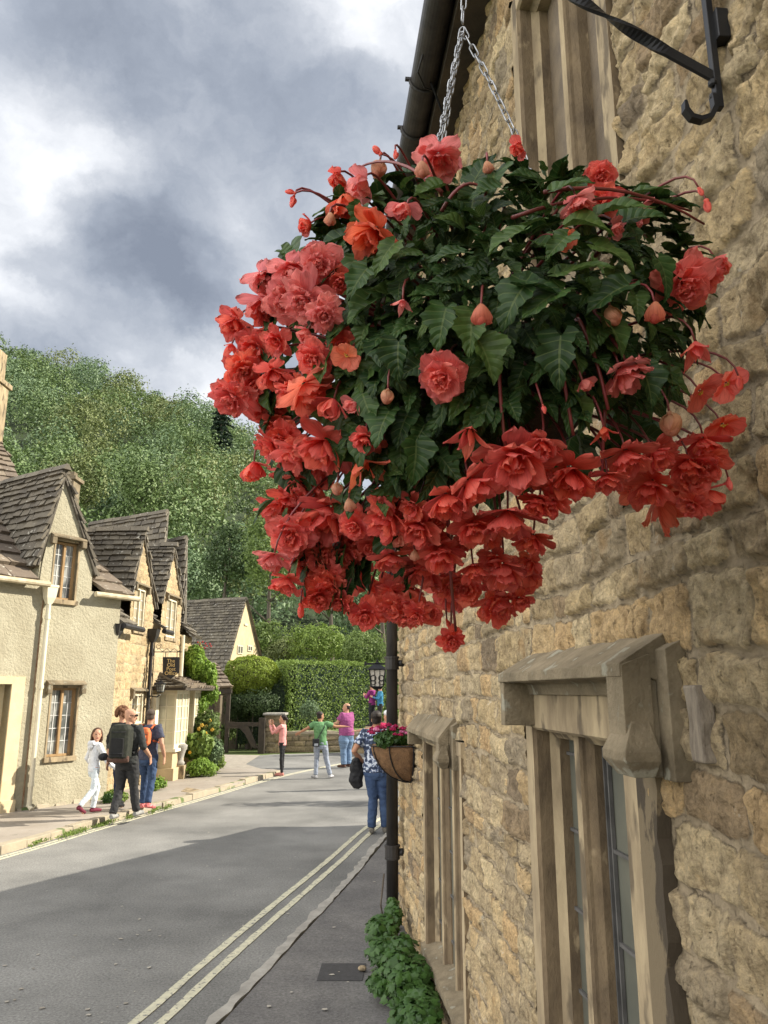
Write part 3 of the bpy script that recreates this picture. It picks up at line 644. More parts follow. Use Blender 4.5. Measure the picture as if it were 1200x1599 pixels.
def proto(kind,seed):
    rd=random.Random(seed); pm=PM()
    if kind=='D':
        whorl(pm,3,.34,.17,5,-25,rd,z0=.18,r0=.03,ruf=.05); whorl(pm,5,.46,.22,18,5,rd,off=.5,z0=.12,r0=.05,ruf=.06); whorl(pm,6,.62,.28,36,34,rd,off=.2,z0=.06,ruf=.06)
        whorl(pm,6,.82,.34,55,66,rd,off=.7,z0=.02,ruf=.06); whorl(pm,6,.95,.38,74,92,rd,off=.1,z0=-.02,ruf=.07); whorl(pm,4,1.0,.36,92,118,rd,off=.5,z0=-.06,ruf=.07)
    elif kind=='E':   # fully double, frilly with narrower petals
        whorl(pm,5,.34,.13,10,-10,rd,z0=.2,r0=.04,ruf=.06); whorl(pm,8,.5,.17,28,20,rd,off=.5,z0=.13,ruf=.06); whorl(pm,9,.68,.21,46,52,rd,off=.2,z0=.07,ruf=.06)
        whorl(pm,10,.85,.24,66,80,rd,off=.7,z0=.02,ruf=.06); whorl(pm,9,.95,.26,84,108,rd,off=.1,z0=-.04,ruf=.06)
    elif kind=='S':   # pendulous half open, long loose petals
        whorl(pm,4,.55,.20,8,0,rd,z0=.1,r0=.04,ruf=.04); whorl(pm,5,.85,.27,22,26,rd,off=.4,z0=.05,ruf=.05); whorl(pm,6,1.0,.31,40,52,rd,off=.1,z0=.0,ruf=.06); whorl(pm,5,1.05,.33,62,84,rd,off=.8,z0=-.05,ruf=.07)
    elif kind=='N':   # narrow drooping petals
        whorl(pm,4,1.15,.24,28,60,rd,z0=0,ruf=.05,point=1,cup=.5); whorl(pm,2,.8,.22,10,14,rd,off=.8,z0=.03,ruf=.04,point=1)
    elif kind=='G':   # single
        for i,(w,l) in enumerate(((.55,.95),(.38,.8),(.55,1.0),(.38,.8),(.42,.8))): pm.petal(l,w,R(62),R(82),i*math.pi*2/5+.2*rd.uniform(-1,1),rnd=rd,ruf=.05,cup=.3)
        for i in range(14): pm.ballm((rd.gauss(0,.06),rd.gauss(0,.06),.10+rd.uniform(-.03,.05)),.035,mi=1,n=5,m=4)
    elif kind=='H':   # half open: cup of petals
        whorl(pm,3,.85,.34,16,-8,rd,z0=.05,r0=.06,ruf=.04,cup=.6); whorl(pm,4,1.0,.40,34,8,rd,off=.5,z0=0,ruf=.05,cup=.5); whorl(pm,2,1.0,.36,55,60,rd,off=.2,ruf=.06)
    elif kind=='B':   # fat closed bud: two clasping petals
        for ph in (0,math.pi): pm.petal(1.65,.62,R(52),R(-62),ph,r0=.10,rnd=rd,cup=.95,ruf=.015,nv=9)
        pm.ballm((0,0,.72),.60,(.92,.80,1.15),n=12,m=9); pm.ballm((0,0,-.06),.2,(1,1,1.2),n=7,m=5)
    elif kind=='b':   # small pointed bud
        pm.ballm((0,0,.6),.45,(.8,.55,1.35),n=9,m=8); pm.petal(1.3,.34,R(30),R(-25),0,rnd=rd,cup=.5,ruf=.02,point=1); pm.ballm((0,0,-.05),.22,(1.2,.7,1),n=6,m=5)
    return pm.obj('bud' if kind in 'Bb' else 'flower',[MT['bud'] if kind in 'B' else MT['petal'],MT['stamen']])
PROTO={}
for k,n in (('D',4),('E',3),('S',4),('N',2),('G',2),('H',2),('B',1),('b',1)): PROTO[k]=[proto(k,100+i*7+ord(k)) for i in range(n)]
used=set()
PINK=(.96,.33,.30); CORAL=(.97,.20,.145); RED=(.96,.155,.095); ORG=(.95,.22,.10); SAL=(.84,.34,.22)
def surf(u,v,k=1.0):
    r=camray(u,v).normalized(); o=O0-CB
    A=Vector((r.x/AX.x,r.y/AX.y,r.z/AX.z)); B=Vector((o.x/AX.x,o.y/AX.y,o.z/AX.z))
    a=A.dot(A); b=2*A.dot(B); c=B.dot(B)-k*k; dd=b*b-4*a*c
    t=(-b-math.sqrt(dd))/(2*a) if dd>0 else -b/(2*a)
    return O0+r*t,(O0+r*t).length
FL=[ # u, v, radius px, kind, colour
(577,372,48,'S',ORG),(500,412,34,'D',PINK),(455,428,34,'S',PINK),(412,438,34,'S',PINK),(415,482,38,'S',PINK),(446,470,36,'D',PINK),(478,470,44,'E',PINK),(508,492,30,'E',PINK),(365,508,34,'S',CORAL),(360,545,20,'N',CORAL),(398,545,34,'D',CORAL),
(430,535,28,'S',RED),(540,322,34,'H',ORG),(562,290,30,'H',PINK),(527,282,22,'H',CORAL),(476,352,19,'H',CORAL),(688,252,38,'S',PINK),(628,330,30,'H',PINK),(490,560,38,'D',CORAL),(541,556,28,'G',ORG),(475,525,20,'H',PINK),
(362,622,40,'E',CORAL),(402,600,32,'D',CORAL),(430,590,30,'S',CORAL),(415,640,32,'D',CORAL),(486,618,50,'S',ORG),(515,640,30,'H',CORAL),(548,635,20,'H',PINK),(690,590,46,'D',CORAL),(628,478,22,'N',PINK),
(808,232,20,'H',CORAL),(938,275,24,'D',CORAL),(940,310,26,'S',CORAL),(905,322,26,'S',PINK),(965,358,20,'H',PINK),(1000,338,26,'S',PINK),(883,374,21,'G',ORG),(1105,322,15,'b',CORAL),(1070,446,46,'D',CORAL),(1126,414,24,'H',CORAL),(1108,436,24,'S',CORAL),
(980,592,42,'S',PINK),(916,602,16,'H',PINK),(1088,553,40,'N',CORAL),(1096,612,36,'G',RED),(1136,600,26,'G',RED),(1130,665,32,'G',RED),(1155,600,14,'b',RED),
(397,738,26,'H',RED),(500,706,48,'S',CORAL),(455,715,36,'D',CORAL),(572,742,48,'N',ORG),(730,690,42,'N',CORAL),(805,728,64,'S',CORAL),(845,700,38,'S',CORAL),(890,752,60,'S',RED),(945,680,30,'N',RED),(982,722,46,'S',CORAL),(745,765,46,'D',CORAL),
(440,690,36,'D',RED),(430,665,34,'S',CORAL),(470,760,44,'D',RED),(430,800,40,'S',CORAL),(455,838,38,'D',CORAL),(452,790,34,'S',RED),(510,815,52,'S',CORAL),(562,850,46,'D',CORAL),(600,818,44,'S',RED),(652,830,40,'S',CORAL),(630,845,22,'H',SAL),(700,790,42,'D',RED),(690,872,44,'S',RED),(792,822,48,'S',CORAL),(830,850,34,'D',RED),(838,792,36,'S',RED),
(424,878,32,'D',PINK),(445,915,26,'S',RED),(482,880,40,'D',RED),(540,900,46,'S',CORAL),(500,932,32,'E',RED),(532,942,24,'E',RED),(572,960,28,'E',RED),(608,925,32,'E',RED),(600,960,24,'D',RED),(650,960,22,'E',RED),(660,900,44,'S',CORAL),(705,932,42,'S',CORAL),(742,895,34,'D',RED),(788,900,44,'S',CORAL),(780,950,44,'S',RED),(820,915,32,'H',CORAL),(706,1000,22,'E',RED),(470,955,14,'b',RED),
(1050,790,48,'S',ORG),(1015,768,38,'D',RED),(1112,782,30,'H',RED),(1075,735,38,'S',RED),(1030,715,34,'D',RED),(950,755,30,'S',CORAL),(1100,700,32,'S',RED),(570,690,30,'S',RED),(415,700,30,'S',RED),(440,745,30,'D',CORAL),(490,850,34,'D',CORAL),(610,880,34,'S',CORAL),(860,790,30,'S',RED),(640,930,28,'S',CORAL),(452,620,30,'S',CORAL),(555,820,34,'D',RED),(740,830,34,'S',RED)]
BU=[(752,495,21,'B'),(958,494,17,'B'),(1023,490,20,'B'),(1048,664,23,'B'),(605,620,14,'B'),(547,790,15,'B'),(527,765,12,'B'),(592,264,15,'B'),(660,266,14,'B'),(515,343,12,'B'),(588,234,13,'b'),(453,300,11,'b'),(457,316,16,'b'),(763,262,13,'B'),(648,868,10,'B'),(700,975,10,'b'),(618,243,13,'b'),(1095,300,11,'b'),(1140,757,16,'b'),(850,640,10,'b')]
def fills():
    rr_=random.Random(77); pm=PM(); polys=[[(400,420),(520,400),(560,520),(560,640),(600,740),(700,800),(850,780),(840,900),(800,960),(640,965),(500,940),(440,880),(420,760),(430,690),(370,620),(360,520)],[(800,700),(960,700),(1130,650),(1130,790),(1000,800),(900,790)]]
    src=[[(v.co.copy()) for v in PROTO[k][i].data.vertices] for k,i in (('D',0),('S',1),('D',2),('E',1),('S',3))]; fs=[[tuple(p.vertices) for p in PROTO[k][i].data.polygons] for k,i in (('D',0),('S',1),('D',2),('E',1),('S',3))]; uvs=[]
    for k,i in (('D',0),('S',1),('D',2),('E',1),('S',3)):
        me=PROTO[k][i].data; d_={}
        for lp in me.loops: d_[lp.vertex_index]=tuple(me.uv_layers[0].data[lp.index].uv)
        uvs.append([d_[q] for q in range(len(me.vertices))])
    n=0
    while n<58:
        u=rr_.uniform(350,1150); v=rr_.uniform(400,970); pi=0 if n<51 else 1
        if not inpoly(u,v,polys[pi]): continue
        p,_=surf(u,v,rr_.uniform(.86,.95)); ax=(-camray(u,v).normalized()*.7+Vector((0,0,-.5))+Vector((rr_.gauss(0,.4),rr_.gauss(0,.2),rr_.gauss(0,.3)))).normalized(); s=rr_.uniform(20,34)*(p-O0).length/F
        M_=Matrix.LocRotScale(p-ax*.15*s,(ax.to_track_quat('Z','Y').to_matrix()@Matrix.Rotation(rr_.uniform(0,6.28),3,'Z')).to_quaternion(),(s,s,s)); i=rr_.randrange(5); b=len(pm.v)
        pm.v+=[M_@q for q in src[i]]; pm.f+=[tuple(b+q for q in f) for f in fs[i]]; pm.uv+=uvs[i]; pm.mi+=[0]*len(fs[i]); n+=1
    o=pm.obj('flower_mass',[MT['petal']]); o.color=(.93,.175,.11,1); setpar(o,hb); o['kind']='stuff'
def inpoly(u,v,P):
    c=False; n=len(P)
    for i in range(n):
        (x1,y1),(x2,y2)=P[i],P[(i+1)%n]
        if (y1>v)!=(y2>v) and u<(x2-x1)*(v-y1)/(y2-y1)+x1: c=not c
    return c
fills()
stems=MB(); cenw=CB+Vector((0,0,.08)); rs=random.Random(5)
def place(kind,u,v,rp,colr,idx):
    if kind=='D' and v>700 and rs.random()<.6: kind='S'
    rp=rp*rs.uniform(.84,1.10)
    ko=.98 if kind not in 'Bb' else 1.0
    inner=((u-755)/370)**2+((v-585)/345)**2
    p,dist=surf(u,v,ko)
    if inner>.8: p=p+camray(u,v).normalized()*rs.uniform(-.05,.10)
    rw=rp*1.05*(p-O0).length/F
    out=(p-CB); view=-camray(u,v).normalized()
    sc_=Vector((out.x,0,out.z)).normalized() if Vector((out.x,0,out.z)).length>.01 else Vector((0,0,0))
    if kind in 'DEG': ax=view*.95+sc_*.45+Vector((0,0,-.35))+Vector((rs.gauss(0,.30),rs.gauss(0,.2),rs.gauss(0,.30)))
    elif kind in 'Bb': ax=Vector((rs.gauss(0,.12),-.15,-1)) if v>240 or u>700 else sc_+Vector((0,0,-.2))
    else: ax=view*.34+sc_*.35+Vector((0,0,-.85))+Vector((rs.gauss(0,.35),rs.gauss(0,.2),rs.gauss(0,.25)))
    if (u,v) in ((453,300),): ax=Vector((-1,0,.2))
    ax.normalize()
    pr=PROTO[kind]; q=pr[idx%len(pr)]
    if q.name in used: o=q.copy(); COL.objects.link(o)
    else: o=q; used.add(q.name)
    used.add(q.name)
    kk={'D':1.0,'E':1.02,'S':1.03,'N':1.0,'G':1.05,'H':1.12,'B':1.05,'b':1.0}[kind]*rw
    rot=ax.to_track_quat('Z','Y').to_matrix()@Matrix.Rotation(rs.uniform(0,6.28),3,'Z')
    off={'D':.15,'E':.15,'S':.42,'N':.5,'G':.1,'H':.5,'B':.7,'b':.6}[kind]
    base=p-ax*off*kk
    o.matrix_basis=Matrix.LocRotScale(base,rot.to_quaternion(),(kk,kk,kk*rs.uniform(.92,1.08)))
    jit=rs.uniform(-.05,.07)
    o.color=(min(1,colr[0]+jit),max(.02,colr[1]+jit*.7),max(.02,colr[2]+jit*.8),1)
    setpar(o,hb)
    # red stem arching out of the crown of leaves and over to the flower
    topside=v<380
    st=CB+Vector((out.x*.35,out.y*.35,out.z*.35+(.10 if topside else .02)))
    lift=.07 if topside else .05
    c1=CB+Vector((out.x*.72,out.y*.75,out.z*.6+lift+ (.03 if topside else 0))); c2=base-ax*.05+Vector((0,0,.03 if topside else .045))+Vector((rs.gauss(0,.008),rs.gauss(0,.008),0))
    pts=[]
    for i in range(11):
        t=i/10; pts.append(st*(1-t)**3+c1*3*t*(1-t)**2+c2*3*t*t*(1-t)+base*t**3)
    stems.tube(pts,[.0036-.0018*i/10 for i in range(11)],6)
    if kind in 'DS' and rs.random()<.4:
        q_=pts[7]; stems.ball(q_,.006,6,4,(1,1,.7))
order=sorted(range(len(FL)),key=lambda i:-FL[i][2])
for n_,i in enumerate(order):
    u,v,rp,k,c=FL[i]; place(k,u,v,rp,c,n_)
for n_,(u,v,rp,k) in enumerate(BU): place(k,u,v,rp,SAL if (k=='B' and n_ not in (0,2)) else CORAL,n_)
# hanging straight red stems seen inside the dark lower half
for (u0,v0,u1,v1) in ((780,520,790,700),(868,520,896,680),(905,500,950,640),(945,640,940,760),(770,810,765,900),(700,800,712,985),(925,480,985,575)):
    a,_=surf(u0,v0,.86); b_,_=surf(u1,v1,.95); m_=(a+b_)/2+Vector((rs.gauss(0,.01),-.015,.015)); stems.tube([a*(1-t)**2+m_*2*t*(1-t)+b_*t*t for t in [i/8 for i in range(9)]],[.0036-.0001*i for i in range(9)],6)
# thick fleshy stems among the leaves
for (u0,v0,u1,v1,k) in ((700,470,640,560,.7),(930,400,1010,370,.86),(760,470,860,560,.7),(860,560,930,510,.75),(690,330,760,300,.9),(800,340,1080,330,.9),(850,300,1100,350,.95),(690,300,560,262,.95)):
    a,_=surf(u0,v0,k); b_,_=surf(u1,v1,k); m_=(a+b_)/2+Vector((0,-.02,.05)); stems.tube([a*(1-t)**2+m_*2*t*(1-t)+b_*t*t for t in [i/8 for i in range(9)]],[.0036-.0002*i for i in range(9)],7)
so_=stems.build('stems',MT['stem'],hb,smooth=True); so_['kind']='stuff'
# the leaves
class LeafM(PM):
    def leaf(s,base,d,n,L_,Wd,rd,nv=19,nu=7):
        d=d.normalized(); n=(n-d*n.dot(d)).normalized(); e=d.cross(n); P=[];uv=[]; dr=rd.uniform(.35,1.5); asy=rd.uniform(.75,1.25); pos=base.copy(); dd=d.copy()
        ph=rd.uniform(0,6); fold=rd.uniform(.1,.75)
        for i in range(nv):
            t=i/(nv-1)
            if i: 
                dd=(dd-n*dr*.75/(nv-1)).normalized(); pos=pos+dd*(L_/(nv-1))
            nn_=(n-dd*n.dot(dd)).normalized()
            w=Wd*(math.sin(math.pi*min(1,.10+.90*t**.62)))**.95
            ser=1+.24*((t*7.5)%1.0-.5)*(1 if .1<t<.97 else 0)+.24*math.sin(t*15+ph)*(1-t*.5)
            for j in range(nu):
                x=(j/(nu-1)-.5)*2; ww=w*(asy if x>0 else 2-asy)
                edge=ser if abs(x)>.9 else 1
                back=-.16*L_*(abs(x)**1.5)*(1-t)**2
                P.append(pos+e*x*ww*edge+dd*back+nn_*(abs(x)*ww*fold+.035*L_*math.sin(t*9+x*4+ph)*abs(x)-.012*L_*abs(math.sin(t*18))*abs(x))); uv.append((j/(nu-1),t))
        s.grid(P,nu,nv,uv)
def inpoly(u,v,P):
    c=False; n=len(P)
    for i in range(n):
        (x1,y1),(x2,y2)=P[i],P[(i+1)%n]
        if (y1>v)!=(y2>v) and u<(x2-x1)*(v-y1)/(y2-y1)+x1: c=not c
    return c
LP=[(500,330),(560,270),(690,262),(820,248),(950,270),(1060,310),(1090,380),(1100,470),(1090,560),(1040,640),(900,660),(820,640),(740,720),(690,800),(590,780),(540,700),(530,560),(500,430)]
lm=LeafM(); rl=random.Random(21); cnt=0
while cnt<1050:
    u=rl.uniform(420,1150); v=rl.uniform(235,840)
    if not inpoly(u,v,LP): continue
    k=rl.choice((.93,.86,.80,.72,.62,.5)) 
    p,_=surf(u,v,k); out=(p-CB); sc_=Vector((out.x,out.y*.4,out.z)); 
    if sc_.length<.001: continue
    scn=sc_.normalized()
    down=Vector((0,0,-1)); top=max(0,(420-v)/180)
    d=scn*rl.uniform(.4,1.0)+down*rl.uniform(.2,1.1)*(1-.75*min(1,top))+Vector((rl.gauss(0,.55),rl.gauss(0,.35)-.25,rl.gauss(0,.2)))
    n=out.normalized()*.9+Vector((0,-.25,.55))+Vector((rl.gauss(0,.35),rl.gauss(0,.25),rl.gauss(0,.25)))
    L_=rl.uniform(.034,.074)*(1 if k>.7 else 1.15)
    d.normalize()
    if abs(n.normalized().dot(d))>.93: continue
    lm.leaf(p-d*L_*.45,d,n,L_,L_*rl.uniform(.20,.34),rl); cnt+=1
# the back of the plant and scattered leaves between the flowers at the left and below
for i in range(300):
    a=rl.uniform(0,2*math.pi); z=rl.uniform(-.95,.85); rr=math.sqrt(1-z*z); k=rl.uniform(.55,.9)
    q=Vector((rr*math.cos(a)*AX.x,rr*math.sin(a)*AX.y,z*AX.z))*k; p=CB+q
    if (q.y<-.02 and q.z<.2) or (q.z<-.18 and q.x>-.05): continue
    d=Vector((q.x,q.y,0)).normalized()*.5+Vector((0,0,-.6))+Vector((rl.gauss(0,.3),rl.gauss(0,.3),0)); L_=rl.uniform(.07,.12)
    lm.leaf(p,d,q+Vector((0,0,.2)),L_,L_*.33,rl,nv=12,nu=5)
for i in range(150):
    u=rl.uniform(420,640); v=rl.uniform(360,930); 
    if ((u-600)/230)**2+((v-620)/340)**2>1: continue
    p,_=surf(u,v,rl.uniform(.75,.93)); out=p-CB; d=out.normalized()*.4+Vector((rl.gauss(0,.4),-.2,-.7)); L_=rl.uniform(.05,.085)
    lm.leaf(p,d,out+Vector((0,-.2,.3)),L_,L_*.33,rl,nv=14,nu=5)
for (u,v,du,dv,L_) in ((790,372,-60,25,.10),(700,400,-70,20,.09),(870,385,-60,60,.08),(970,330,80,-10,.12),(920,350,90,-10,.10),(820,280,-70,-12,.08),(905,420,95,-20,.12),(960,395,80,30,.11),(800,470,-60,70,.12),(850,470,-100,60,.12),(950,460,-110,50,.12),(840,450,90,10,.10),(700,440,-70,-20,.08),(870,560,-20,110,.12),(735,520,-10,90,.10),(690,510,-20,80,.10),(650,720,0,80,.10),(620,560,-10,80,.09),(1040,430,30,60,.10),(1000,340,90,-20,.10),(760,560,40,90,.1),(1010,600,20,70,.10),(960,520,40,60,.1),(560,440,-40,60,.09),(600,400,-50,60,.09),(560,340,-20,60,.07),(670,300,-50,20,.07),(760,300,-60,20,.08),(890,290,70,-20,.09),(1010,300,60,-20,.09)):
    p,_=surf(u,v,.99); r=Vector((1,0,0)); up=Vector((0,-math.sin(TH),math.cos(TH)))
    d=(r*du-up*dv); lm.leaf(p-d.normalized()*L_*.3,d.normalized()+Vector((0,-.35,0)),Vector((0,-.75,.65))+Vector((rl.gauss(0,.15),0,rl.gauss(0,.1))),L_*.74,L_*.25,rl,nv=25,nu=7)
lo=lm.obj('foliage',[MT['bleaf']]); setpar(lo,hb)
# basket body with wire frame and dry moss
mb=MB(); rings=[]; bc=CB+Vector((0,.02,-.06))
for i in range(9):
    t=i/8; a=t*math.pi/2*.97; rr=.235*math.cos(a*1.0) if True else 0
    rings.append([bc+Vector((math.cos(2*math.pi*j/28)*rr*(1+.02*math.sin(j*5+i)),math.sin(2*math.pi*j/28)*rr,-.20*math.sin(a)+.06)) for j in range(28)])
mb.loft(rings); liner=mb.build('liner',MT['moss'],hb,smooth=True)
rnd2=random.Random(3); mm=MB()   # dry root fibres on top of the soil
mm.ball(bc+Vector((0,0,.07)),.21,18,8,(1,1,.35))
for i in range(420):
    a=rnd2.uniform(0,6.28); r_=rnd2.uniform(.05,.27); p=bc+Vector((math.cos(a)*r_,math.sin(a)*r_,.10+rnd2.uniform(-.04,.09)))
    q=p+Vector((rnd2.gauss(0,.03),rnd2.gauss(0,.03),rnd2.gauss(0,.02))); e=q+Vector((rnd2.gauss(0,.03),rnd2.gauss(0,.03),rnd2.gauss(0,.03)))
    mm.tube([p,(p+q)/2+Vector((0,0,.01)),q,e],.0013,4)
mm.build('dry_roots',MT['moss'],hb)
wf=MB()
for z_,r_ in ((.06,.24),(-.05,.21),(-.11,.15)): wf.tube([bc+Vector((math.cos(2*math.pi*j/32)*r_,math.sin(2*math.pi*j/32)*r_,z_)) for j in range(33)],.003,6)
wf.build('wire_frame',MT['blackm'],hb)
# chains of real links
def chain(pts,name,ll=.030,wr=.0018,tw=0,hw=.0052):
    m=MB(); pts=[Vector(p) for p in pts]; L_=[0]
    for a,b in zip(pts,pts[1:]): L_.append(L_[-1]+(b-a).length)
    def at(x):
        x=max(0,min(L_[-1],x))
        for i in range(len(pts)-1):
            if x<=L_[i+1]: return pts[i]+(pts[i+1]-pts[i])*((x-L_[i])/(L_[i+1]-L_[i]+1e-9))
        return pts[-1]
    pitch=ll-2*wr*2; n=int(L_[-1]/pitch); k=0
    for i in range(n):
        c=at((i+.5)*pitch); d=(at((i+1)*pitch)-at(i*pitch)).normalized(); e=d.cross(Vector((0,1,0))).normalized(); f=d.cross(e)
        a=(math.pi/2)*(i%2)+tw*i+.4; s_=e*math.cos(a)+f*math.sin(a); h=ll/2-hw
        loop=[]
        for j in range(7): th=math.pi*j/6; loop.append(c+d*(h+hw*math.sin(th))+s_*hw*math.cos(th))
        for j in range(7): th=math.pi+math.pi*j/6; loop.append(c-d*(h-hw*math.sin(th))+s_*hw*math.cos(th))
        loop.append(loop[0]); m.tube(loop,wr,5,cap=False)
    return m.build(name,MT['steel'],hb,smooth=True)
apx=atY(722,45,1.46)
chain([HB+Vector((0,0,.02)),atY(725,-2,1.46),apx+Vector((0,0,.005))],'chain',.046,.0020,0,.006)
chain([apx,atY(700,150,1.43),atY(684,232,1.40),atY(655,350,1.34)],'chain',.026,.0019,.5,.0055)
chain([apx+Vector((.001,.012,0)),atY(703,150,1.47),atY(690,240,1.50),atY(700,330,1.6)],'chain',.026,.0019,.7,.0055)
chain([apx,atY(762,120,1.46),atY(806,212,1.46),atY(850,330,1.46)],'chain',.034,.0019,.1,.0062)
# ------------------------------------------------------------ GROUND, ROAD, PAVEMENTS
def sheet(name,pts,z,m,kind='structure',th=0,parent=None):
    mb=MB()
    if th: mb.prism([(p[0],p[1],z-th) for p in pts],(0,0,th))
    else: mb.add([(p[0],p[1],z) for p in pts],[list(range(len(pts)))])
    o=mb.build(name,m,parent)
    if kind: o['kind']=kind
    return o
sheet('ground',[(-900,-200),(900,-200),(900,1500),(-900,1500)],-.012,MT['grass'])
kL=[(-11.5,-6),(-7.3,3.5),(-6.3,7.0),(-5.2,11.17),(-4.84,12.76),(-4.50,14.31),(-3.92,16.6),(-3.15,19.9),(-2.75,21.6)]
kR=[(-2.3,-4),(-1.62,2.5),(-1.42,4.3),(-1.17,5.75),(-.92,7.14),(-.46,9.7),(-.05,12.33),(.55,14.6),(1.3,16.2),(3.2,18.2),(7,19.8),(14,20.5),(40,20.5)]
far=[(40,29),(12,29),(6,28.6),(2,28.9),(-.9,29.6),(-3.0,28.6),(-3.9,28.3)]
sheet('road',kL+[(-3.3,22.6),(-4.2,24.5),(-4.3,27.8)]+far[::-1]+kR[::-1],0.0,MT['asphalt'])
PZ=.10
base1=[(-15,1),(-7.4,13.3),(-5.49,15.88),(-5.7,16.2),(-5.6,21.4),(-4.9,22.0)]
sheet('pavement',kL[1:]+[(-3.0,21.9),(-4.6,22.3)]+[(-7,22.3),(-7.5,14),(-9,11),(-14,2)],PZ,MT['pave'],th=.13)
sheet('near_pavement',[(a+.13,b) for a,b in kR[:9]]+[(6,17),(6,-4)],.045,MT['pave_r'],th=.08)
# gravel lane to the left past the cottages
sheet('lane',[(-4.3,27.9),(-4.2,24.5),(-3.3,22.6),(-2.75,21.6),(-4.7,22.35),(-9,23.4),(-16,25),(-17,28.5),(-8,28.6)],.004,MT['gravel'])
sheet('verge',[(-4.9,22.3),(-9,23.2),(-14,24.6),(-14,22.3)],.012,MT['grass'])
def strip(pts,off,wd,z0,z1,jit=0,seg=.35,sd=1):
    """a thin band that follows a polyline at a sideways offset; z1>z0 gives it thickness"""
    P=[Vector((a,b,0)) for a,b in pts]; out=[]
    rr=random.Random(sd); L_=[0]
    for a,b in zip(P,P[1:]): L_.append(L_[-1]+(b-a).length)
    n=max(2,int(L_[-1]/seg)); mb=MB(); Q=[]
    for k in range(n+1):
        x=L_[-1]*k/n
        for i in range(len(P)-1):
            if x<=L_[i+1]+1e-6: break
        t=(x-L_[i])/(L_[i+1]-L_[i]); 
        # smooth (Catmull-Rom)
        p0=P[max(i-1,0)];p1=P[i];p2=P[i+1];p3=P[min(i+2,len(P)-1)]
        q=.5*((2*p1)+(p2-p0)*t+(2*p0-5*p1+4*p2-p3)*t*t+(3*p1-p0-3*p2+p3)*t**3)
        Q.append(q)
    rings=[]
    for k,q in enumerate(Q):
        d=(Q[min(k+1,n)]-Q[max(k-1,0)]).normalized(); s_=Vector((d.y,-d.x,0))
        a=q+s_*(off+rr.uniform(-jit,jit)); b=q+s_*(off+wd+rr.uniform(-jit,jit)*.6); h=z1+rr.uniform(-jit,jit)*.15
        rings.append([a+Vector((0,0,z0)),b+Vector((0,0,z0)),b+Vector((0,0,h)),a+Vector((0,0,h))])
    mb.loft([r for r in rings]); return mb
# kerbs
k1=strip(kR[:9],.03,.085,-.01,.054,.024,.13,4).build('near_kerb',MT['kerb']); k1['kind']='structure'
# individual kerb stones on the far side
def kerbstones():
    P=[Vector((a,b,0)) for a,b in kL[1:]+[(-2.75,21.6)]][:9]; rr=random.Random(9); mb=MB()
    for a,b in zip(P,P[1:]):
        d=(b-a); n=max(1,round(d.length/.62)); d/=n; s_=Vector((-d.y,d.x,0)).normalized()
        for i in range(n):
            p=a+d*i; q=a+d*(i+1)*1.0-d.normalized()*.012 if True else 0
            j=rr.uniform(-.015,.02); w=.15; h=PZ+.012+rr.uniform(-.012,.014)
            q=a+d*(i+1)-d.normalized()*.014
            mb.hexa([p-s_*(.02+j)+Vector((0,0,-.02)),q-s_*(.02+j)+Vector((0,0,-.02)),q+s_*w+Vector((0,0,-.02)),p+s_*w+Vector((0,0,-.02)),p-s_*(.01+j)+Vector((0,0,h)),q-s_*(.01+j)+Vector((0,0,h)),q+s_*w+Vector((0,0,h)),p+s_*w+Vector((0,0,h))])
    o=mb.build('kerb',MT['kerbw'],bevel=.012); o['kind']='structure'
kerbstones()
YR=[(-2.45,1.0),(-1.99,3.9),(-1.71,5.0),(-1.545,5.75),(-1.36,6.85),(-1.12,8.17),(-.62,10.8),(-.18,13.28),(.25,14.8),(1.0,16.6),(3.0,18.6),(7,20.2),(14,21)]
for off in (-.055,.115):
    o=strip(YR,off-.095,.072,.001,.006,.006,.12,int(off*100)+50).build('yellow_line',MT['ypaint']); o['kind']='structure'
for off in (.06,.16):
    o=strip([(-7.3,3.5),(-6.3,7.0),(-5.2,11.17),(-4.84,12.76),(-4.50,14.31),(-3.92,16.6),(-3.15,19.9),(-2.3,22.6),(-.9,25.6),(1.5,27.6),(6,28.0)],off+.03,.045,.001,.006,.003,.2,int(off*100)).build('yellow_line',MT['ypaint']); o['kind']='structure'
mh=[gnd(495,1531,.05),gnd(566,1531,.05),gnd(572,1504,.05),gnd(503,1504,.05)]
mb=MB(); mb.prism([(p.x,p.y,.046) for p in mh],(0,0,.004)); o=mb.build('manhole_cover',mat('dark_cover',(.045,.043,.043),(.06,.058,.058),scale=30,rough=.85,bump=.6,bscale=150,dist=.005)); tag(o,'dark square access cover set in the right-hand pavement beside the ivy','manhole cover')
mb=MB()   # paler slab in the far pavement
q=[gnd(283,1236,PZ),gnd(303,1239,PZ),gnd(312,1233,PZ),gnd(292,1230,PZ)]; mb.prism([(p.x,p.y,PZ+.001) for p in q],(0,0,.004)); o=mb.build('pavement_slab',MT['limestone_lt']); o['kind']='structure'
rr=random.Random(4); mb=MB()
for i in range(70):   # leaf litter, chips on the near road
    u=rr.uniform(0,640); v=rr.uniform(1300,1599)**1.0
    p=gnd(u,v,0.0); 
    if p.x<-7: continue
    z=.052 if p.x>-.9 and p.x> -1.5+ (p.y-4)*.17 else .003
    r_=rr.uniform(.006,.022); a=rr.uniform(0,6.3); n=5
    mb.add([(p.x+math.cos(a+k*1.257)*r_*rr.uniform(.6,1.3),p.y+math.sin(a+k*1.257)*r_*rr.uniform(.6,1.3),z+.004) for k in range(n)],[list(range(n))])
o=mb.build('road_grit',mat('pale_grit',(.42,.39,.33),(.30,.28,.24),scale=20,isl=.6,c3=(.16,.13,.10))); o['kind']='stuff'; tag(o,'pale grit and leaf litter scattered on the road','grit')
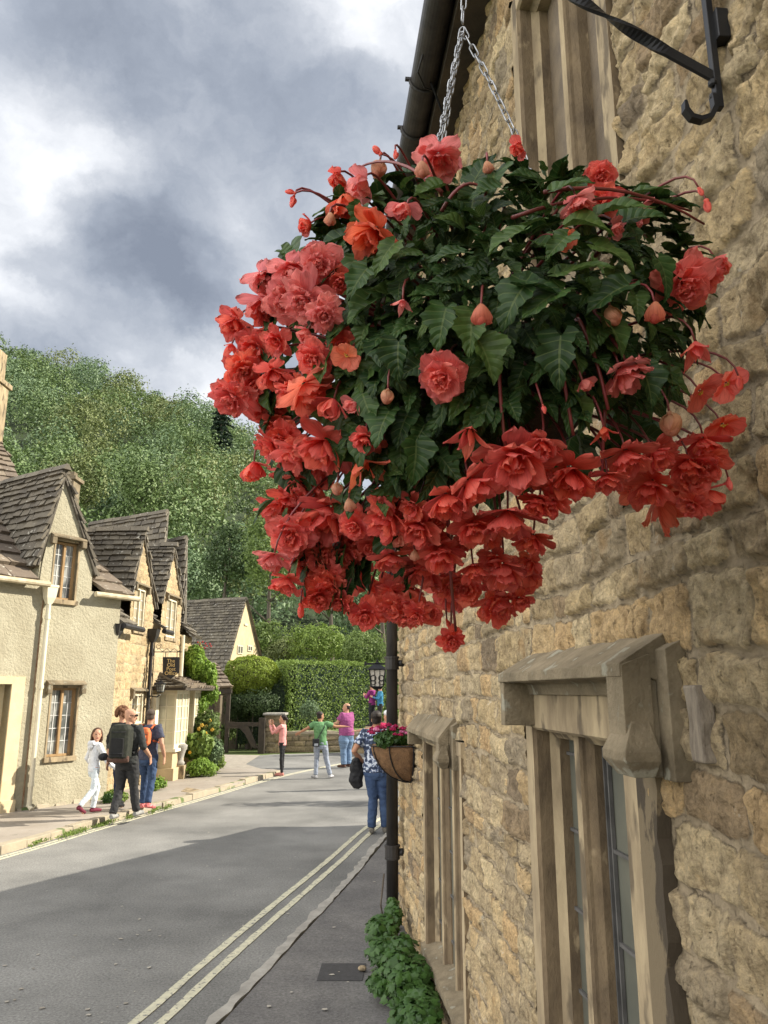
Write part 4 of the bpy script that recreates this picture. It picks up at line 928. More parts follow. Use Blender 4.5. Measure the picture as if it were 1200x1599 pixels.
# ------------------------------------------------------------ roof tiling
def tiles(name,A,B,C_,D,rows,m,parent,tw=.26,seed=1,clip=None,th=.028,over=.35):
    """stone slates on the quad A (eave left) B (eave right) C_ (ridge right) D (ridge left); courses get smaller towards the ridge"""
    rr=random.Random(seed); A,B,C_,D=map(Vector,(A,B,C_,D)); n=(B-A).cross(D-A).normalized()
    if n.z<0: n=-n
    mb=MB(); ks=[]; x=0
    for r in range(rows+1): ks.append(x); x+=1.25-.5*r/rows
    ks=[k/ks[-1] for k in ks]
    for r in range(rows):
        t0,t1=ks[r],ks[r+1]; a=A+(D-A)*t0; b=B+(C_-B)*t0; a2=A+(D-A)*t1; b2=B+(C_-B)*t1
        Lr=(b-a).length; x=-rr.uniform(0,tw)*.6; hh=(a2-a).length
        while x<Lr:
            w=rr.uniform(.6,1.35)*tw*(1.1-.3*r/rows); x0=max(x,0)/Lr; x1=min(x+w-.012,Lr)/Lr; x+=w
            if x1-x0<.02*tw/Lr: continue
            if x0<=1e-6: x0+=rr.uniform(-.05,.03)/Lr
            if x1>=1-1e-6: x1+=rr.uniform(-.03,.06)/Lr
            p0=a+(b-a)*x0; p1=a+(b-a)*x1; q0=a2+(b2-a2)*x0; q1=a2+(b2-a2)*x1
            if clip and not clip((p0+q1)/2): continue
            d0=(q0-p0)*over; jj=[rr.uniform(-.02,.02) for _ in range(4)]; drop=(p0-q0).normalized()
            lift=th*.9+rr.uniform(0,.022); e0=drop*rr.uniform(0,.03); e1=drop*rr.uniform(0,.03)
            mb.hexa([p0+e0+n*jj[0],p1+e1+n*jj[1],q1+d0*1+n*(-.03),q0+d0+n*(-.03),p0+e0+n*(lift+th+jj[0]),p1+e1+n*(lift+th+jj[1]),q1+d0+n*(-.002),q0+d0+n*(-.002)])
    # solid deck under the slates
    k0=.30 if clip else .01
    A,B=A+(D-A)*k0,B+(C_-B)*k0
    mb.add([A-n*.035,B-n*.035,C_-n*.035,D-n*.035,A-n*.07,B-n*.07,C_-n*.07,D-n*.07],[[0,1,2,3],[7,6,5,4],[0,4,5,1],[1,5,6,2],[2,6,7,3],[3,7,4,0]])
    return mb.build(name,m,parent)
def ridge(name,a,b,parent,m=None,sz=.09,seed=1):
    rr=random.Random(seed); a,b=Vector(a),Vector(b); d=(b-a); n=max(1,round(d.length/.42)); mb=MB(); s_=d.cross(Vector((0,0,1))).normalized()
    for i in range(n):
        p=a+d*(i/n); q=a+d*((i+1)/n)-d.normalized()*.01; z=rr.uniform(-.012,.015)
        mb.loft([[c+s_*sz*1.3+Vector((0,0,-sz*1.1+z)),c+s_*sz*.35+Vector((0,0,.035+z)),c-s_*sz*.35+Vector((0,0,.035+z)),c-s_*sz*1.3+Vector((0,0,-sz*1.1+z))] for c in (p,q)])
    return mb.build(name,m or MT['tile'],parent)
class FP:
    """a vertical facade plane: s along it, o outwards to the street, z up"""
    def __init__(s,p,deg):
        s.p=Vector((p[0],p[1],0)); a=R(deg); s.d=Vector((math.sin(a),math.cos(a),0)); s.n=Vector((s.d.y,-s.d.x,0))
    def __call__(s,a,o,z): return s.p+s.d*a+s.n*o+Vector((0,0,z))
    def uv(s,u,v,o=0):
        r=camray(u,v); t=((s.p+s.n*o)-O0).dot(s.n)/r.dot(s.n); q=O0+r*t-s.p; return q.dot(s.d),q.z
    def box(s,u0,v0,u1,v1,o=0):
        """s0,s1,z0,z1 of a pixel box drawn on the facade"""
        um=(u0+u1)/2; vm=(v0+v1)/2
        return s.uv(u0,vm,o)[0],s.uv(u1,vm,o)[0],s.uv(um,v1,o)[1],s.uv(um,v0,o)[1]
def pywall(name,f,poly,holes,m,parent,o=0,th=.35):
    """a facade slab with rectangular holes, built as vertical strips"""
    xs=sorted(set([p[0] for p in poly]+[h[0] for h in holes]+[h[1] for h in holes])); mb=MB()
    def span(x):
        zz=[]; n=len(poly)
        for i in range(n):
            (x1,z1),(x2,z2)=poly[i],poly[(i+1)%n]
            if min(x1,x2)-1e-9<=x<=max(x1,x2)+1e-9 and abs(x2-x1)>1e-9: zz.append(z1+(z2-z1)*(x-x1)/(x2-x1))
        return (min(zz),max(zz))
    for a,b in zip(xs,xs[1:]):
        if b-a<1e-4: continue
        la,ha=span(a+1e-5); lb,hb_=span(b-1e-5); cuts=[h for h in holes if h[0]<=a+1e-6 and h[1]>=b-1e-6]; cuts.sort(key=lambda h:h[2])
        segs=[]; ca,cb=la,lb
        for h in cuts: segs.append((ca,cb,h[2],h[2])); ca=cb=h[3]
        segs.append((ca,cb,ha,hb_))
        for (p,q,r_,s_) in segs:
            mb.hexa([f(a,o-th,p),f(a,o,p),f(b,o,q),f(b,o-th,q),f(a,o-th,r_),f(a,o,r_),f(b,o,s_),f(b,o-th,s_)])
    bm=bmesh.new(); ob=mb.build(name,m,parent); bm.from_mesh(ob.data); bmesh.ops.remove_doubles(bm,verts=bm.verts,dist=.0004)
    # drop the coincident inner faces between strips
    seen={}; 
    for fc in bm.faces: seen.setdefault(tuple(sorted(v.index for v in fc.verts)),[]).append(fc)
    bmesh.ops.delete(bm,geom=[x for l in seen.values() if len(l)>1 for x in l],context='FACES_ONLY'); bm.to_mesh(ob.data); bm.free()
    return ob
def cottage_window(f,bx,parent,lights=2,frame='oak',o=0,pane='glass',rows=5,cols=2,sur='limestone_lt',sill=True,rev=.12,bar='lead',lab=None):
    s0,s1,z0,z1=bx; B=lambda mb,a,b,c,d,e,g: mb.box((a,c,e),(b,d,g),f)
    fm=MB(); w=.045; dp0,dp1=o-rev-.02,o-rev+.05
    B(fm,s0,s1,dp0,dp1,z0,z0+w); B(fm,s0,s1,dp0,dp1,z1-w,z1); B(fm,s0,s0+w,dp0,dp1,z0+w,z1-w); B(fm,s1-w,s1,dp0,dp1,z0+w,z1-w)
    lw=(s1-s0)/lights
    for k in range(1,lights): B(fm,s0+lw*k-w*.5,s0+lw*k+w*.5,dp0+.002,dp1+.003,z0+w,z1-w)
    F_=fm.build('window',MT[frame],parent)
    su=MB(); t=.035   # stone reveal lining
    B(su,s0-t,s0,o-rev-.03,o+.012,z0,z1); B(su,s1,s1+t,o-rev-.03,o+.012,z0,z1); B(su,s0-t,s1+t,o-rev-.03,o+.010,z1,z1+t)
    su.build('surround',MT[sur],F_)
    if sill: sm=MB(); B(sm,s0-.06,s1+.06,o-rev-.03,o+.05,z0-.09,z0); sm.build('sill',MT[sur],F_,bevel=.006)
    for k in range(lights):
        a=s0+lw*k+w; b=s0+lw*(k+1)-w*.5; pm=MB(); B(pm,a-.02,b+.02,o-rev,o-rev+.006,z0+w,z1-w); p=pm.build('pane',MT[pane],F_)
        gb=MB(); q=.007
        for r in range(1,rows): z=z0+w+(z1-z0-2*w)*r/rows; B(gb,a,b,o-rev+.006,o-rev+.014,z-q,z+q)
        for c in range(1,cols): x=a+(b-a)*c/cols; B(gb,x-q,x+q,o-rev+.0075,o-rev+.0155,z0+w,z1-w)
        gb.build('glazing_bar',MT[bar],p)
    return F_
def label_mould(f,s0,s1,z,drop,parent,o=0,out=.10,m='limestone_dk'):
    mb=MB()
    mb.loft([[f(s,o-.02,z+.10),f(s,o+out,z+.035),f(s,o+out,z),f(s,o-.02,z)] for s in (s0,s1)])
    for a,b in ((s0,s0+.09),(s1-.09,s1)): mb.box((a-.004,o-.02,z-drop),(b+.004,o+out*.9,z+.02),f)
    return mb.build('hood_mould',MT[m],parent,bevel=.008)
MT['palep']=mat('pale_window_glass',(.42,.36,.25),(.30,.26,.18),scale=3,rough=.3,spec=.5)
# ------------------------------------------------------------ COTTAGE 1 (roughcast)
f1=FP((-5.45,15.93),33.5)
h1=thing('roughcast_cottage','cream roughcast cottage with a steep gabled dormer and leaded oak windows, nearest on the left','cottage',tuple(f1(-2,0,0)))
sR=0.0; sL=-6.5; ZE=f1.uv(40,905)[1]
sGa=f1.uv(64,890)[0]; sGb=f1.uv(146,890)[0]; sA,zA=f1.uv(100,737)
zE2=f1.uv(158,925)[1]
up=f1.box(84,846,120,937); lw_=f1.box(77,1074,118,1181); dr=f1.box(-22,1068,7,1276)
dr=(dr[0],dr[1],.0,dr[3])
zfa=f1.uv(66,878)[1]
holes=[tuple(up),tuple(lw_),tuple(dr)]
poly=[(sL,0),(0,0),(0,zE2),(sGb,zE2),(sGb-.02,f1.uv(142,885)[1]),(sA,zA),(sGa+.02,zfa),(sGa,ZE),(sL,ZE)]
pywall('wall',f1,poly,holes,MT['render'],h1,th=.4)
mb=MB()   # return wall at the far corner, back
mb.add([f1(0,0,0),f1(0,-5,0),f1(0,-5,zE2),f1(0,-3.5,zE2+2.2),f1(0,0,zE2)],[[0,1,2,3,4]])
mb.add([f1(sL,0,0),f1(sL,-5,0),f1(sL,-5,ZE),f1(sL,-3.3,6.9),f1(sL,0,ZE)],[[4,3,2,1,0]])
mb.build('end_wall',MT['render'],h1)
# main roof, slate courses
RZ=ZE+2.65; 
cl=lambda p: not (sGa-.05+max(0,0)< (p-f1.p).dot(f1.d) < sGb and (p-f1.p).dot(f1.n)>-2.5 and True) 
def cl1(p):
    q=p-f1.p; s=q.dot(f1.d); z=p.z
    if s<=sA: t=(zA-z)/(zA-zfa); return s< sA-(sA-sGa)*t-.02 or z>zA
    t=(zA-z)/(zA-f1.uv(142,885)[1]); return s> sA+(sGb-sA)*t+.02 or z>zA
tiles('roof',f1(sL,.14,ZE-.02),f1(sGb+.2,.14,ZE-.02),f1(sGb+.2,-3.3,RZ),f1(sL,-3.3,RZ),12,MT['tilew'],h1,.36,3,cl1,.035)
tiles('roof',f1(sGb-.1,.14,zE2-.03),f1(.14,.14,zE2-.03),f1(.14,-3.7,zE2+2.5),f1(sGb-.1,-3.7,zE2+2.5),11,MT['tilew'],h1,.3,5,cl1,.035)
# dormer roof: two slopes running back
bk=-3.4
lf=(sGa-.14,zfa-.03); rt=(sGb+.10,f1.uv(144,893)[1])
def slope(nm,par,f,s0,z0,s1,z1,oF,oB,rows,m,tw,seed):
    oF=.05
    return tiles(nm,f(s0,oB,z0),f(s0,oF,z0),f(s1,oF,z1),f(s1,oB,z1),rows,m,par,tw,seed)
slope('dormer_roof',h1,f1,lf[0],lf[1]-.05,sA,zA+.06,.09,bk,14,MT['tile'],.27,7)
slope('dormer_roof',h1,f1,rt[0],rt[1]-.05,sA,zA+.06,.09,bk,14,MT['tile'],.27,8)
ridge('ridge_tiles',f1(sA,.12,zA+.12),f1(sA,bk,zA+.12),h1,MT['tile'],.07,3)
mb=MB(); mb.box((sGa-.02,-1.3,ZE),(sGa+.06,-.02,zfa+.02),f1); mb.build('dormer_cheek',MT['render'],h1)
F_=cottage_window(f1,up,h1,2,rows=5,cols=2); label_mould(f1,up[0]-.13,up[1]+.12,up[3]+.05,.13,h1)
F_=cottage_window(f1,lw_,h1,2,rows=5,cols=2); label_mould(f1,lw_[0]-.14,lw_[1]+.12,lw_[3]+.05,.16,h1)
# door in a pale stone surround
ds=MB(); db=f1.box(-40,1056,28,1278)
ds.box((dr[1],-.2,.1),(db[1],.03,db[3]),f1); ds.box((dr[0]-.24,-.2,.1),(dr[0],.03,db[3]),f1); ds.box((dr[0],-.2,dr[3]),(dr[1],.03,db[3]),f1); ds.box((db[1]-.24,-.1,.08),(db[1]+.03,.06,.30),f1)
dso=ds.build('door_surround',MT['limestone_lt'] if 0 else mat('cream_stone',(.66,.54,.34),(.58,.46,.28),scale=4,rough=.85,bump=.3,bscale=50),h1)
dm=MB(); dm.box((dr[0],-.26,.1),(dr[1],-.2,dr[3]),f1); do=dm.build('door',MT['cream'],h1)
st=MB()
for i in range(13):
    for j in range(5): st.ball(f1(dr[1]-.07-j*.16,-.197,.3+i*.13),.013,6,4)
st.build('door_stud',MT['blackm'],do)
# gutters, hopper and pipe, painted cream
gt=MB(); gt.loft([[f1(s,.17+.055*math.cos(a),ZE-.06+.055*math.sin(a)) for a in [math.pi*2*k/10 for k in range(10)]] for s in (sL,sGa+.10)])
gt.build('gutter',MT['creamg'],h1); gt=MB()
gt.loft([[f1(s,.17+.055*math.cos(a),zE2-.07+.055*math.sin(a)) for a in [math.pi*2*k/10 for k in range(10)]] for s in (sGb-.02,.32)]); gt.build('gutter',MT['creamg'],h1)
px_=f1.uv(66,1000)[0]; mb=MB(); mb.tube([f1(px_,.10,ZE-.35),f1(px_,.10,.18),f1(px_+.0,.20,.12)],.042,10)
for z in (ZE-.7,2.2,.5): mb.tube([f1(px_,.10,z),f1(px_,.10,z+.07)],.054,10)
pp=mb.build('downpipe',MT['cream'],h1,smooth=False)
mb=MB(); mb.loft([[f1(px_+a*w,.10+b*w*.8,z) for a,b in ((-1,-1),(1,-1),(1,1),(-1,1))] for w,z in ((.045,ZE-.42),(.09,ZE-.30),(.11,ZE-.10),(.12,ZE-.10),(.12,ZE-.06))]); mb.build('hopper',MT['cream'],pp)
mb=MB(); mb.box((px_-.075,.0,.1),(px_-.052,.014,ZE-.35),f1); mb.build('rust_stain',mat('rusty_pipe_edge',(.20,.10,.05),(.34,.25,.16),scale=12,rough=.9),pp)
# stone footing and tall chimneys
mb=MB(); 
for i in range(9):
    a=-3.4+i*.38; w=.3+.05*math.sin(i*5); mb.loft([[f1(a,0,PZ-.02),f1(a+w,0,PZ-.02),f1(a+w,.05,PZ-.02),f1(a,.05,PZ-.02)],[f1(a+.02,0,PZ+.05+.03*math.sin(i*3)),f1(a+w-.03,0,PZ+.06),f1(a+w-.04,.02,PZ+.05),f1(a+.03,.02,PZ+.04)]])
mb.build('footing',MT['kerbw'],h1)
# a taller roof with a chimney behind, at the left edge of the picture
h0=thing('tall_cottage','tall stone-roofed cottage with a pale chimney rising behind the roughcast cottage at the left edge','cottage',(-12,19,0))
a=atY(44,735,20); b=atY(2,688,21.5); g0=Vector((b.x,b.y,b.z)); 
tiles('roof',Vector((-14.5,16.5,a.z-.6)),Vector((a.x,a.y,a.z-.6)),Vector((b.x,b.y,b.z)),Vector((-15.5,18.2,b.z)),10,MT['tilew'],h0,.34,17)
mb=MB(); mb.box((-15,18.5,0),(a.x-.3,24,a.z-.7)); mb.build('wall',MT['render'],h0)
c=atY(-4,640,21.2); mb=MB(); mb.box((c.x-.75,20.7,5),(atY(2,640,21.2).x,21.5,atY(0,602,21.2).z)); zt=atY(0,602,21.2).z
mb.box((c.x-.85,20.6,zt),(atY(5,640,21.2).x,21.6,zt+.14)); mb.box((c.x-.6,20.85,zt+.14),(atY(-1,640,21.2).x,21.3,zt+1.0)); mb.build('chimney',MT['limestone_lt'],h0)
# small dark chimney just behind the dormer ridge
c=atY(112,770,17.4); mb=MB(); mb.box((c.x-.16,17.2,4.5),(c.x+.11,17.6,atY(112,752,17.4).z)); z=atY(112,752,17.4).z
mb.box((c.x-.22,17.14,z),(c.x+.17,17.66,z+.08)); mb.box((c.x-.12,17.3,z+.08),(c.x+.06,17.5,z+.22)); mb.build('chimney',MT['limestone_dk'],h1)
# ------------------------------------------------------------ COTTAGES 2 AND 3 (golden stone) with the old post office
f2=FP((-5.62,16.25),2.5)
def stone_cottage(name,label,s0,s1,ze,zr,dorm,rb,seed,wins,extra_clip=None):
    h=thing(name,label,'cottage',tuple(f2((s0+s1)/2,0,0)))
    sa,za,sl,sr_,zl=dorm
    ss_=np.arange(s0,s1+.02,.03); zz=np.arange(0,za+.03,.03)
    nd=np.array(f2.d); nn_=np.array(f2.n); p0=np.array(f2.p)
    def fr(s,hh,z): return p0+s[...,None]*nd+hh[...,None]*nn_+z[...,None]*np.array([0,0,1.])
    def clip(cs,cz):
        k=cz<ze; t=np.clip((za-cz)/(za-zl),0,1); g=(cz>=ze)&(cs>sa-(sa-sl)*t)&(cs<sa+(sr_-sa)*t); return k|g
    hl=[(w[0],w[1],w[2],w[3]) for w in wins]
    rubble_wall('wall',fr,ss_,zz,hl,seed,(.14,.26),(.2,.5),.02,MT['cot_stone'],h,clip,warp=.8)
    # solid body behind
    mb=MB(); mb.box((s0,-5,0),(s1,-.22,ze),f2); mb.build('body',MT['limestone'],h)
    def cld(p):
        q=p-f2.p; s=q.dot(f2.d); t=(za-p.z)/(za-zl)
        return not (sa-(sa-sl)*t<s<sa+(sr_-sa)*t and p.z<za)
    run=(zr-ze)/1.15
    tiles('roof',f2(s0-.0,.22,ze-.02),f2(s1+.05,.22,ze-.02),f2(s1+.05,-run,zr),f2(s0,-run,zr),10,MT['tile'],h,.30,seed,cld,.035)
    tiles('dormer_roof',f2(sl-.12,-rb,zl-.12),f2(sl-.12,.05,zl-.12),f2(sa,.05,za+.06),f2(sa,-rb,za+.06),12,MT['tile'],h,.28,seed+3)
    tiles('dormer_roof',f2(sr_+.12,-rb,zl-.12),f2(sr_+.12,.05,zl-.12),f2(sa,.05,za+.06),f2(sa,-rb,za+.06),12,MT['tile'],h,.28,seed+4)
    ridge('ridge_tiles',f2(sa,.13,za+.12),f2(sa,-rb,za+.12),h,MT['tile'],.07,seed)
    return h
def B2(*a): return f2.box(*a)
def U2(u,v): return f2.uv(u,v)
s2a=-.3; s2b=U2(237,1050)[0]; s3b=U2(297,1050)[0]
ze2=U2(200,978)[1]; a2=U2(223,833); l2=U2(205,930); r2=U2(241,930)
w2u=B2(209,918,226,984); w2l=B2(205,1083,223,1130)
hA=stone_cottage('golden_stone_cottage','narrow golden stone cottage between the roughcast cottage and the old post office',s2a,s2b,ze2,ze2+1.25,(a2[0],a2[1],l2[0],r2[0],l2[1]),3.1,23,[w2u,w2l])
cottage_window(f2,w2u,hA,2,rev=.05,frame='cream',pane='palep',rows=4,cols=1,bar='lead'); label_mould(f2,w2u[0]-.12,w2u[1]+.12,w2u[3]+.05,.14,hA)
cottage_window(f2,w2l,hA,2,rev=.05,pane='palep',frame='cream',rows=3,cols=1); label_mould(f2,w2l[0]-.14,w2l[1]+.12,w2l[3]+.05,.16,hA)
ze3=U2(266,988)[1]; a3=U2(270,856); l3=U2(254,935); r3=U2(284,935)
w3u=B2(259,935,275,996)
hB=stone_cottage('post_office_cottage','golden stone cottage with white bay windows and the hanging Old Post Office sign',s2b+.002,s3b,ze3,ze3+1.25,(a3[0],a3[1],l3[0],r3[0],l3[1]),3.0,37,[w3u])
cottage_window(f2,w3u,hB,2,rev=.05,pane='palep',frame='cream',rows=4,cols=1); label_mould(f2,w3u[0]-.14,w3u[1]+.14,w3u[3]+.05,.14,hB)
mb=MB(); mb.add([f2(s3b+.001,.0,0),f2(s3b+.001,-5,0),f2(s3b+.001,-5,ze3),f2(s3b+.001,-1.2,ze3+1.2),f2(s3b+.001,0,ze3)],[[0,1,2,3,4]]); mb.build('end_wall',MT['limestone_lt'],hB)
# ridges of the wings behind the dormers
wa=atY(262,799,22.6); wb=atY(140,823,24.5); wb.z=wa.z-.0
eA=Vector((wa.x+.42,wa.y-1.5,wa.z-2.4)); eB=Vector((wb.x+.2,wb.y-1.5,wa.z-2.4))
tiles('wing_roof',eB,eA,wa,wb,11,MT['tile'],hA,.3,51); ridge('wing_ridge',wa+Vector((0,0,.05)),wb+Vector((0,0,.05)),hA,MT['tile'],.08,4)
wa=atY(291,840,22.6); wb=atY(228,846,24); wb.z=wa.z
eA=Vector((wa.x+.45,wa.y-1.3,wa.z-2.9)); eB=Vector((wb.x+.4,wb.y-1.4,wa.z-2.9))
tiles('wing_roof',eB,eA,wa,wb,13,MT['tile'],hB,.3,53); ridge('wing_ridge',wa+Vector((0,0,.05)),wb+Vector((0,0,.05)),hB,MT['tile'],.08,4)
# black iron rainwater goods
def blackpipe(s,ztop,par,f=f2):
    mb=MB(); mb.tube([f(s,.09,ztop-.2),f(s,.09,.14)],.042,10)
    for z in (ztop-.6,ztop*.5,.5): mb.tube([f(s,.09,z),f(s,.09,z+.07)],.055,10)
    p=mb.build('downpipe',MT['castiron'],par)
    mb=MB(); mb.loft([[f(s+a*w,.10+b*w,z) for a,b in ((-1,-1),(1,-1),(1,1),(-1,1))] for w,z in ((.05,ztop-.28),(.11,ztop-.14),(.13,ztop),(.14,ztop+.02))]); mb.build('hopper',MT['castiron'],p)
    return p
blackpipe(f2.uv(171,1100,.09)[0] ,ze2-.05,hA); blackpipe(f2.uv(238,1000,.09)[0],ze3-.05,hB)
for (f,s0,s1,z,par) in ((f2,s2a,l2[0]+.15,ze2-.06,hA),(f2,s2b-.1,l3[0]+.1,ze3-.06,hB)):
    mb=MB(); mb.loft([[f(s,.27+.06*math.cos(a),z+.06*math.sin(a)) for a in [math.pi*2*k/8 for k in range(8)]] for s in (s0,s1)]); mb.build('gutter',MT['castiron'],par)
px_=f2.uv(286,1000,.07)[0]; mb=MB(); mb.tube([f2(px_,.07,ze3),f2(px_,.07,2.2)],.05,8); mb.build('downpipe',MT['cream'],hB)
# ---- bay windows
PALEG=mat('pale_reflective_glass',(.68,.64,.47),(.52,.48,.34),scale=2,rough=.2,spec=.7)
def bay(u0,u1,vt,vb,vg,out,par):
    s0=f2.uv(u0,1150,.1)[0]; s1=s0+1.05; z0=f2.uv((u0+u1)/2,vb,out)[1]; z1=z0+1.42; cx=(s0+s1)/2
    B=lambda mb,a,b,c,d,e,g,m=None: mb.box((a,c,e),(b,d,g),f2)
    fr=MB(); w=.05
    B(fr,s0-.04,s1+.04,0,out+.05,z0-.07,z0); B(fr,s0,s1,0,out,z1-.06,z1+.04)
    for (a,o_) in ((s0,out-w),(s1-w,out-w),(cx-w/2,out-w),(s0,.02),(s1-w,.02)): B(fr,a,a+w,o_,o_+w,z0,z1-.06)
    for a in (s0,s1-w): B(fr,a+.006,a+w-.006,.07,out-w,z0,z0+.10); B(fr,a+.006,a+w-.006,.07,out-w,z1-.16,z1-.06)
    for a,b in ((s0+w,cx-w/2),(cx+w/2,s1-w)): B(fr,a,b,out-w+.006,out-.006,z0,z0+.09); B(fr,a,b,out-w+.006,out-.006,z1-.15,z1-.06)
    F_=fr.build('window',MT['cream'],par)
    pm=MB(); B(pm,s0+.02,s1-.02,out-.03,out-.024,z0+.05,z1-.08); p=pm.build('pane',mat('curtained_glass',(.62,.58,.42),(.50,.47,.34),scale=3,rough=.2,spec=.7),F_)
    for xa_ in (s0+.02,s1-.026): pm=MB(); B(pm,xa_,xa_+.006,.05,out-.03,z0+.05,z1-.08); pm.build('side_pane',PALEG,F_)
    gb=MB(); q=.011
    for r in range(1,4):
        z=z0+.09+(z1-z0-.24)*r/4; B(gb,s0+w,s1-w,out-.024,out-.010,z-q,z+q)
        for a in (s0+.006,): B(gb,a,a+.016,.05,out-.04,z-q,z+q)
    for a in (s0+(cx-s0)/2,cx+(s1-cx)/2): B(gb,a-q,a+q,out-.0225,out-.008,z0+.08,z1-.14)
    B(gb,s0+.004,s0+.018,out*.5-q,out*.5+q,z0+.1,z1-.16)
    gb.build('glazing_bar',MT['cream'],F_)
    sb=MB(); B(sb,s0+.03,s1-.03,0,out-.03,.08,z0-.07); B(sb,s0-.02,s1+.02,0,out+.03,.08,.38)
    sb.build('bay_base',mat('bay_stone',(.42,.33,.20),(.52,.41,.25),scale=3,rough=.9,bump=.6,bscale=30),par,bevel=.01)
    return s0,s1,z0,z1
b1=bay(247,276,1090,1172,1226,.50,hB)
b2=bay(277.5,297,1090,1164,1217,.50,hB)
sE0=f2.uv(238,1085,.3)[0]; zR1=f2.uv(262,1057,0)[1]; zE1=b1[3]+.04
sE1=b2[1]+.25; mb_=None
tiles('porch_roof',f2(b1[0]-.30,.78,zE1-.04),f2(sE1,.78,zE1-.04),f2(sE1-.25,.02,zR1),f2(b1[0]+.10,.02,zR1),5,MT['tilew'],hB,.24,61)
tiles('porch_roof',f2(b1[0]-.30,.0,zE1-.04),f2(b1[0]-.30,.78,zE1-.04),f2(b1[0]+.10,.02,zR1),f2(b1[0]+.09,.0,zR1),5,MT['tile'],hB,.22,62)
ridge('hip_tiles',f2(b1[0]-.30,.80,zE1+.02),f2(b1[0]+.10,.02,zR1+.06),hB,MT['tile'],.05,8)
mb=MB(); mb.box((b1[0]-.28,.74,zE1-.10),(sE1,.80,zE1-.05),f2); mb.box((b1[0]-.32,.0,zE1-.10),(b1[0]-.28,.80,zE1-.05),f2); mb.build('porch_beam',MT['oakdk'],hB)
mb=MB(); mb.box((b1[0]-.35,.0,.08),(b1[0]-.12,.12,zE1-.2),f2); mb.build('door_surround',MT['cream'],hB)
# ---- hanging sign
sg=thing('hanging_sign','black pointed signboard lettered The Old Post Office hanging from a scrolled iron bracket','sign',tuple(f2(f2.uv(245,1020)[0],0,3.4)))
def fsign(): pass
YS=18.2; g=[atY(u,v,YS) for u,v in ((254.5,1026),(280,1026),(280,1050),(267,1060),(254.5,1053))]
mb=MB(); mb.prism([p for p in g],(0,.03,0)); mb.build('sign_board',MT['sign'],sg)
gc=(g[0]+g[1])/2
for i,(tx,v) in enumerate((('The',1034.5),('Old',1041),('Post',1047.2),('Office',1053.8))):
    cu=bpy.data.curves.new('lettering','FONT'); cu.body=tx; cu.size=.118; cu.align_x='CENTER'; cu.extrude=.002; cu.space_character=1.02; cu.offset=.0005
    o=bpy.data.objects.new('lettering',cu); COL.objects.link(o); p=atY(267.3,v,YS); o.location=(p.x,YS-.006,p.z); o.rotation_euler=(math.pi/2,0,0); cu.materials.append(MT['gold'])
    me=bpy.data.meshes.new_from_object(o.evaluated_get(bpy.context.evaluated_depsgraph_get())); 
    for vv in me.vertices: vv.co=o.matrix_basis@vv.co
    bpy.data.objects.remove(o); o=bpy.data.objects.new('lettering',me); COL.objects.link(o); setpar(o,sg)
mb=MB(); za=atY(267,1018,YS).z; xa=atY(241,1018,YS).x; xb=atY(284,1018,YS).x
mb.tube([(xa,YS+.01,za),(xb,YS+.01,za)],.011,6)
for u in (259,277): q=atY(u,1018,YS); mb.tube([(q.x,YS+.01,za),(q.x,YS+.01,g[0].z-.01)],.008,6)
n=60; mb.tube([(xa+.06+(xb-xa-.1)*k/n,YS+.01,za+.045+.03*math.sin(k/n*math.pi*6)) for k in range(n+1)],.006,5)
mb.tube([(xa+.10+.075*math.cos(t)*(1-t/14),YS+.01,za+.12+.075*math.sin(t)*(1-t/14)) for t in [k*.3 for k in range(30)]],.006,5)
mb.tube([(xa,YS+.01,za+.22),(xa,YS+.01,za-1.0)],.011,6)
mb.build('sign_bracket',MT['blackm'],sg)
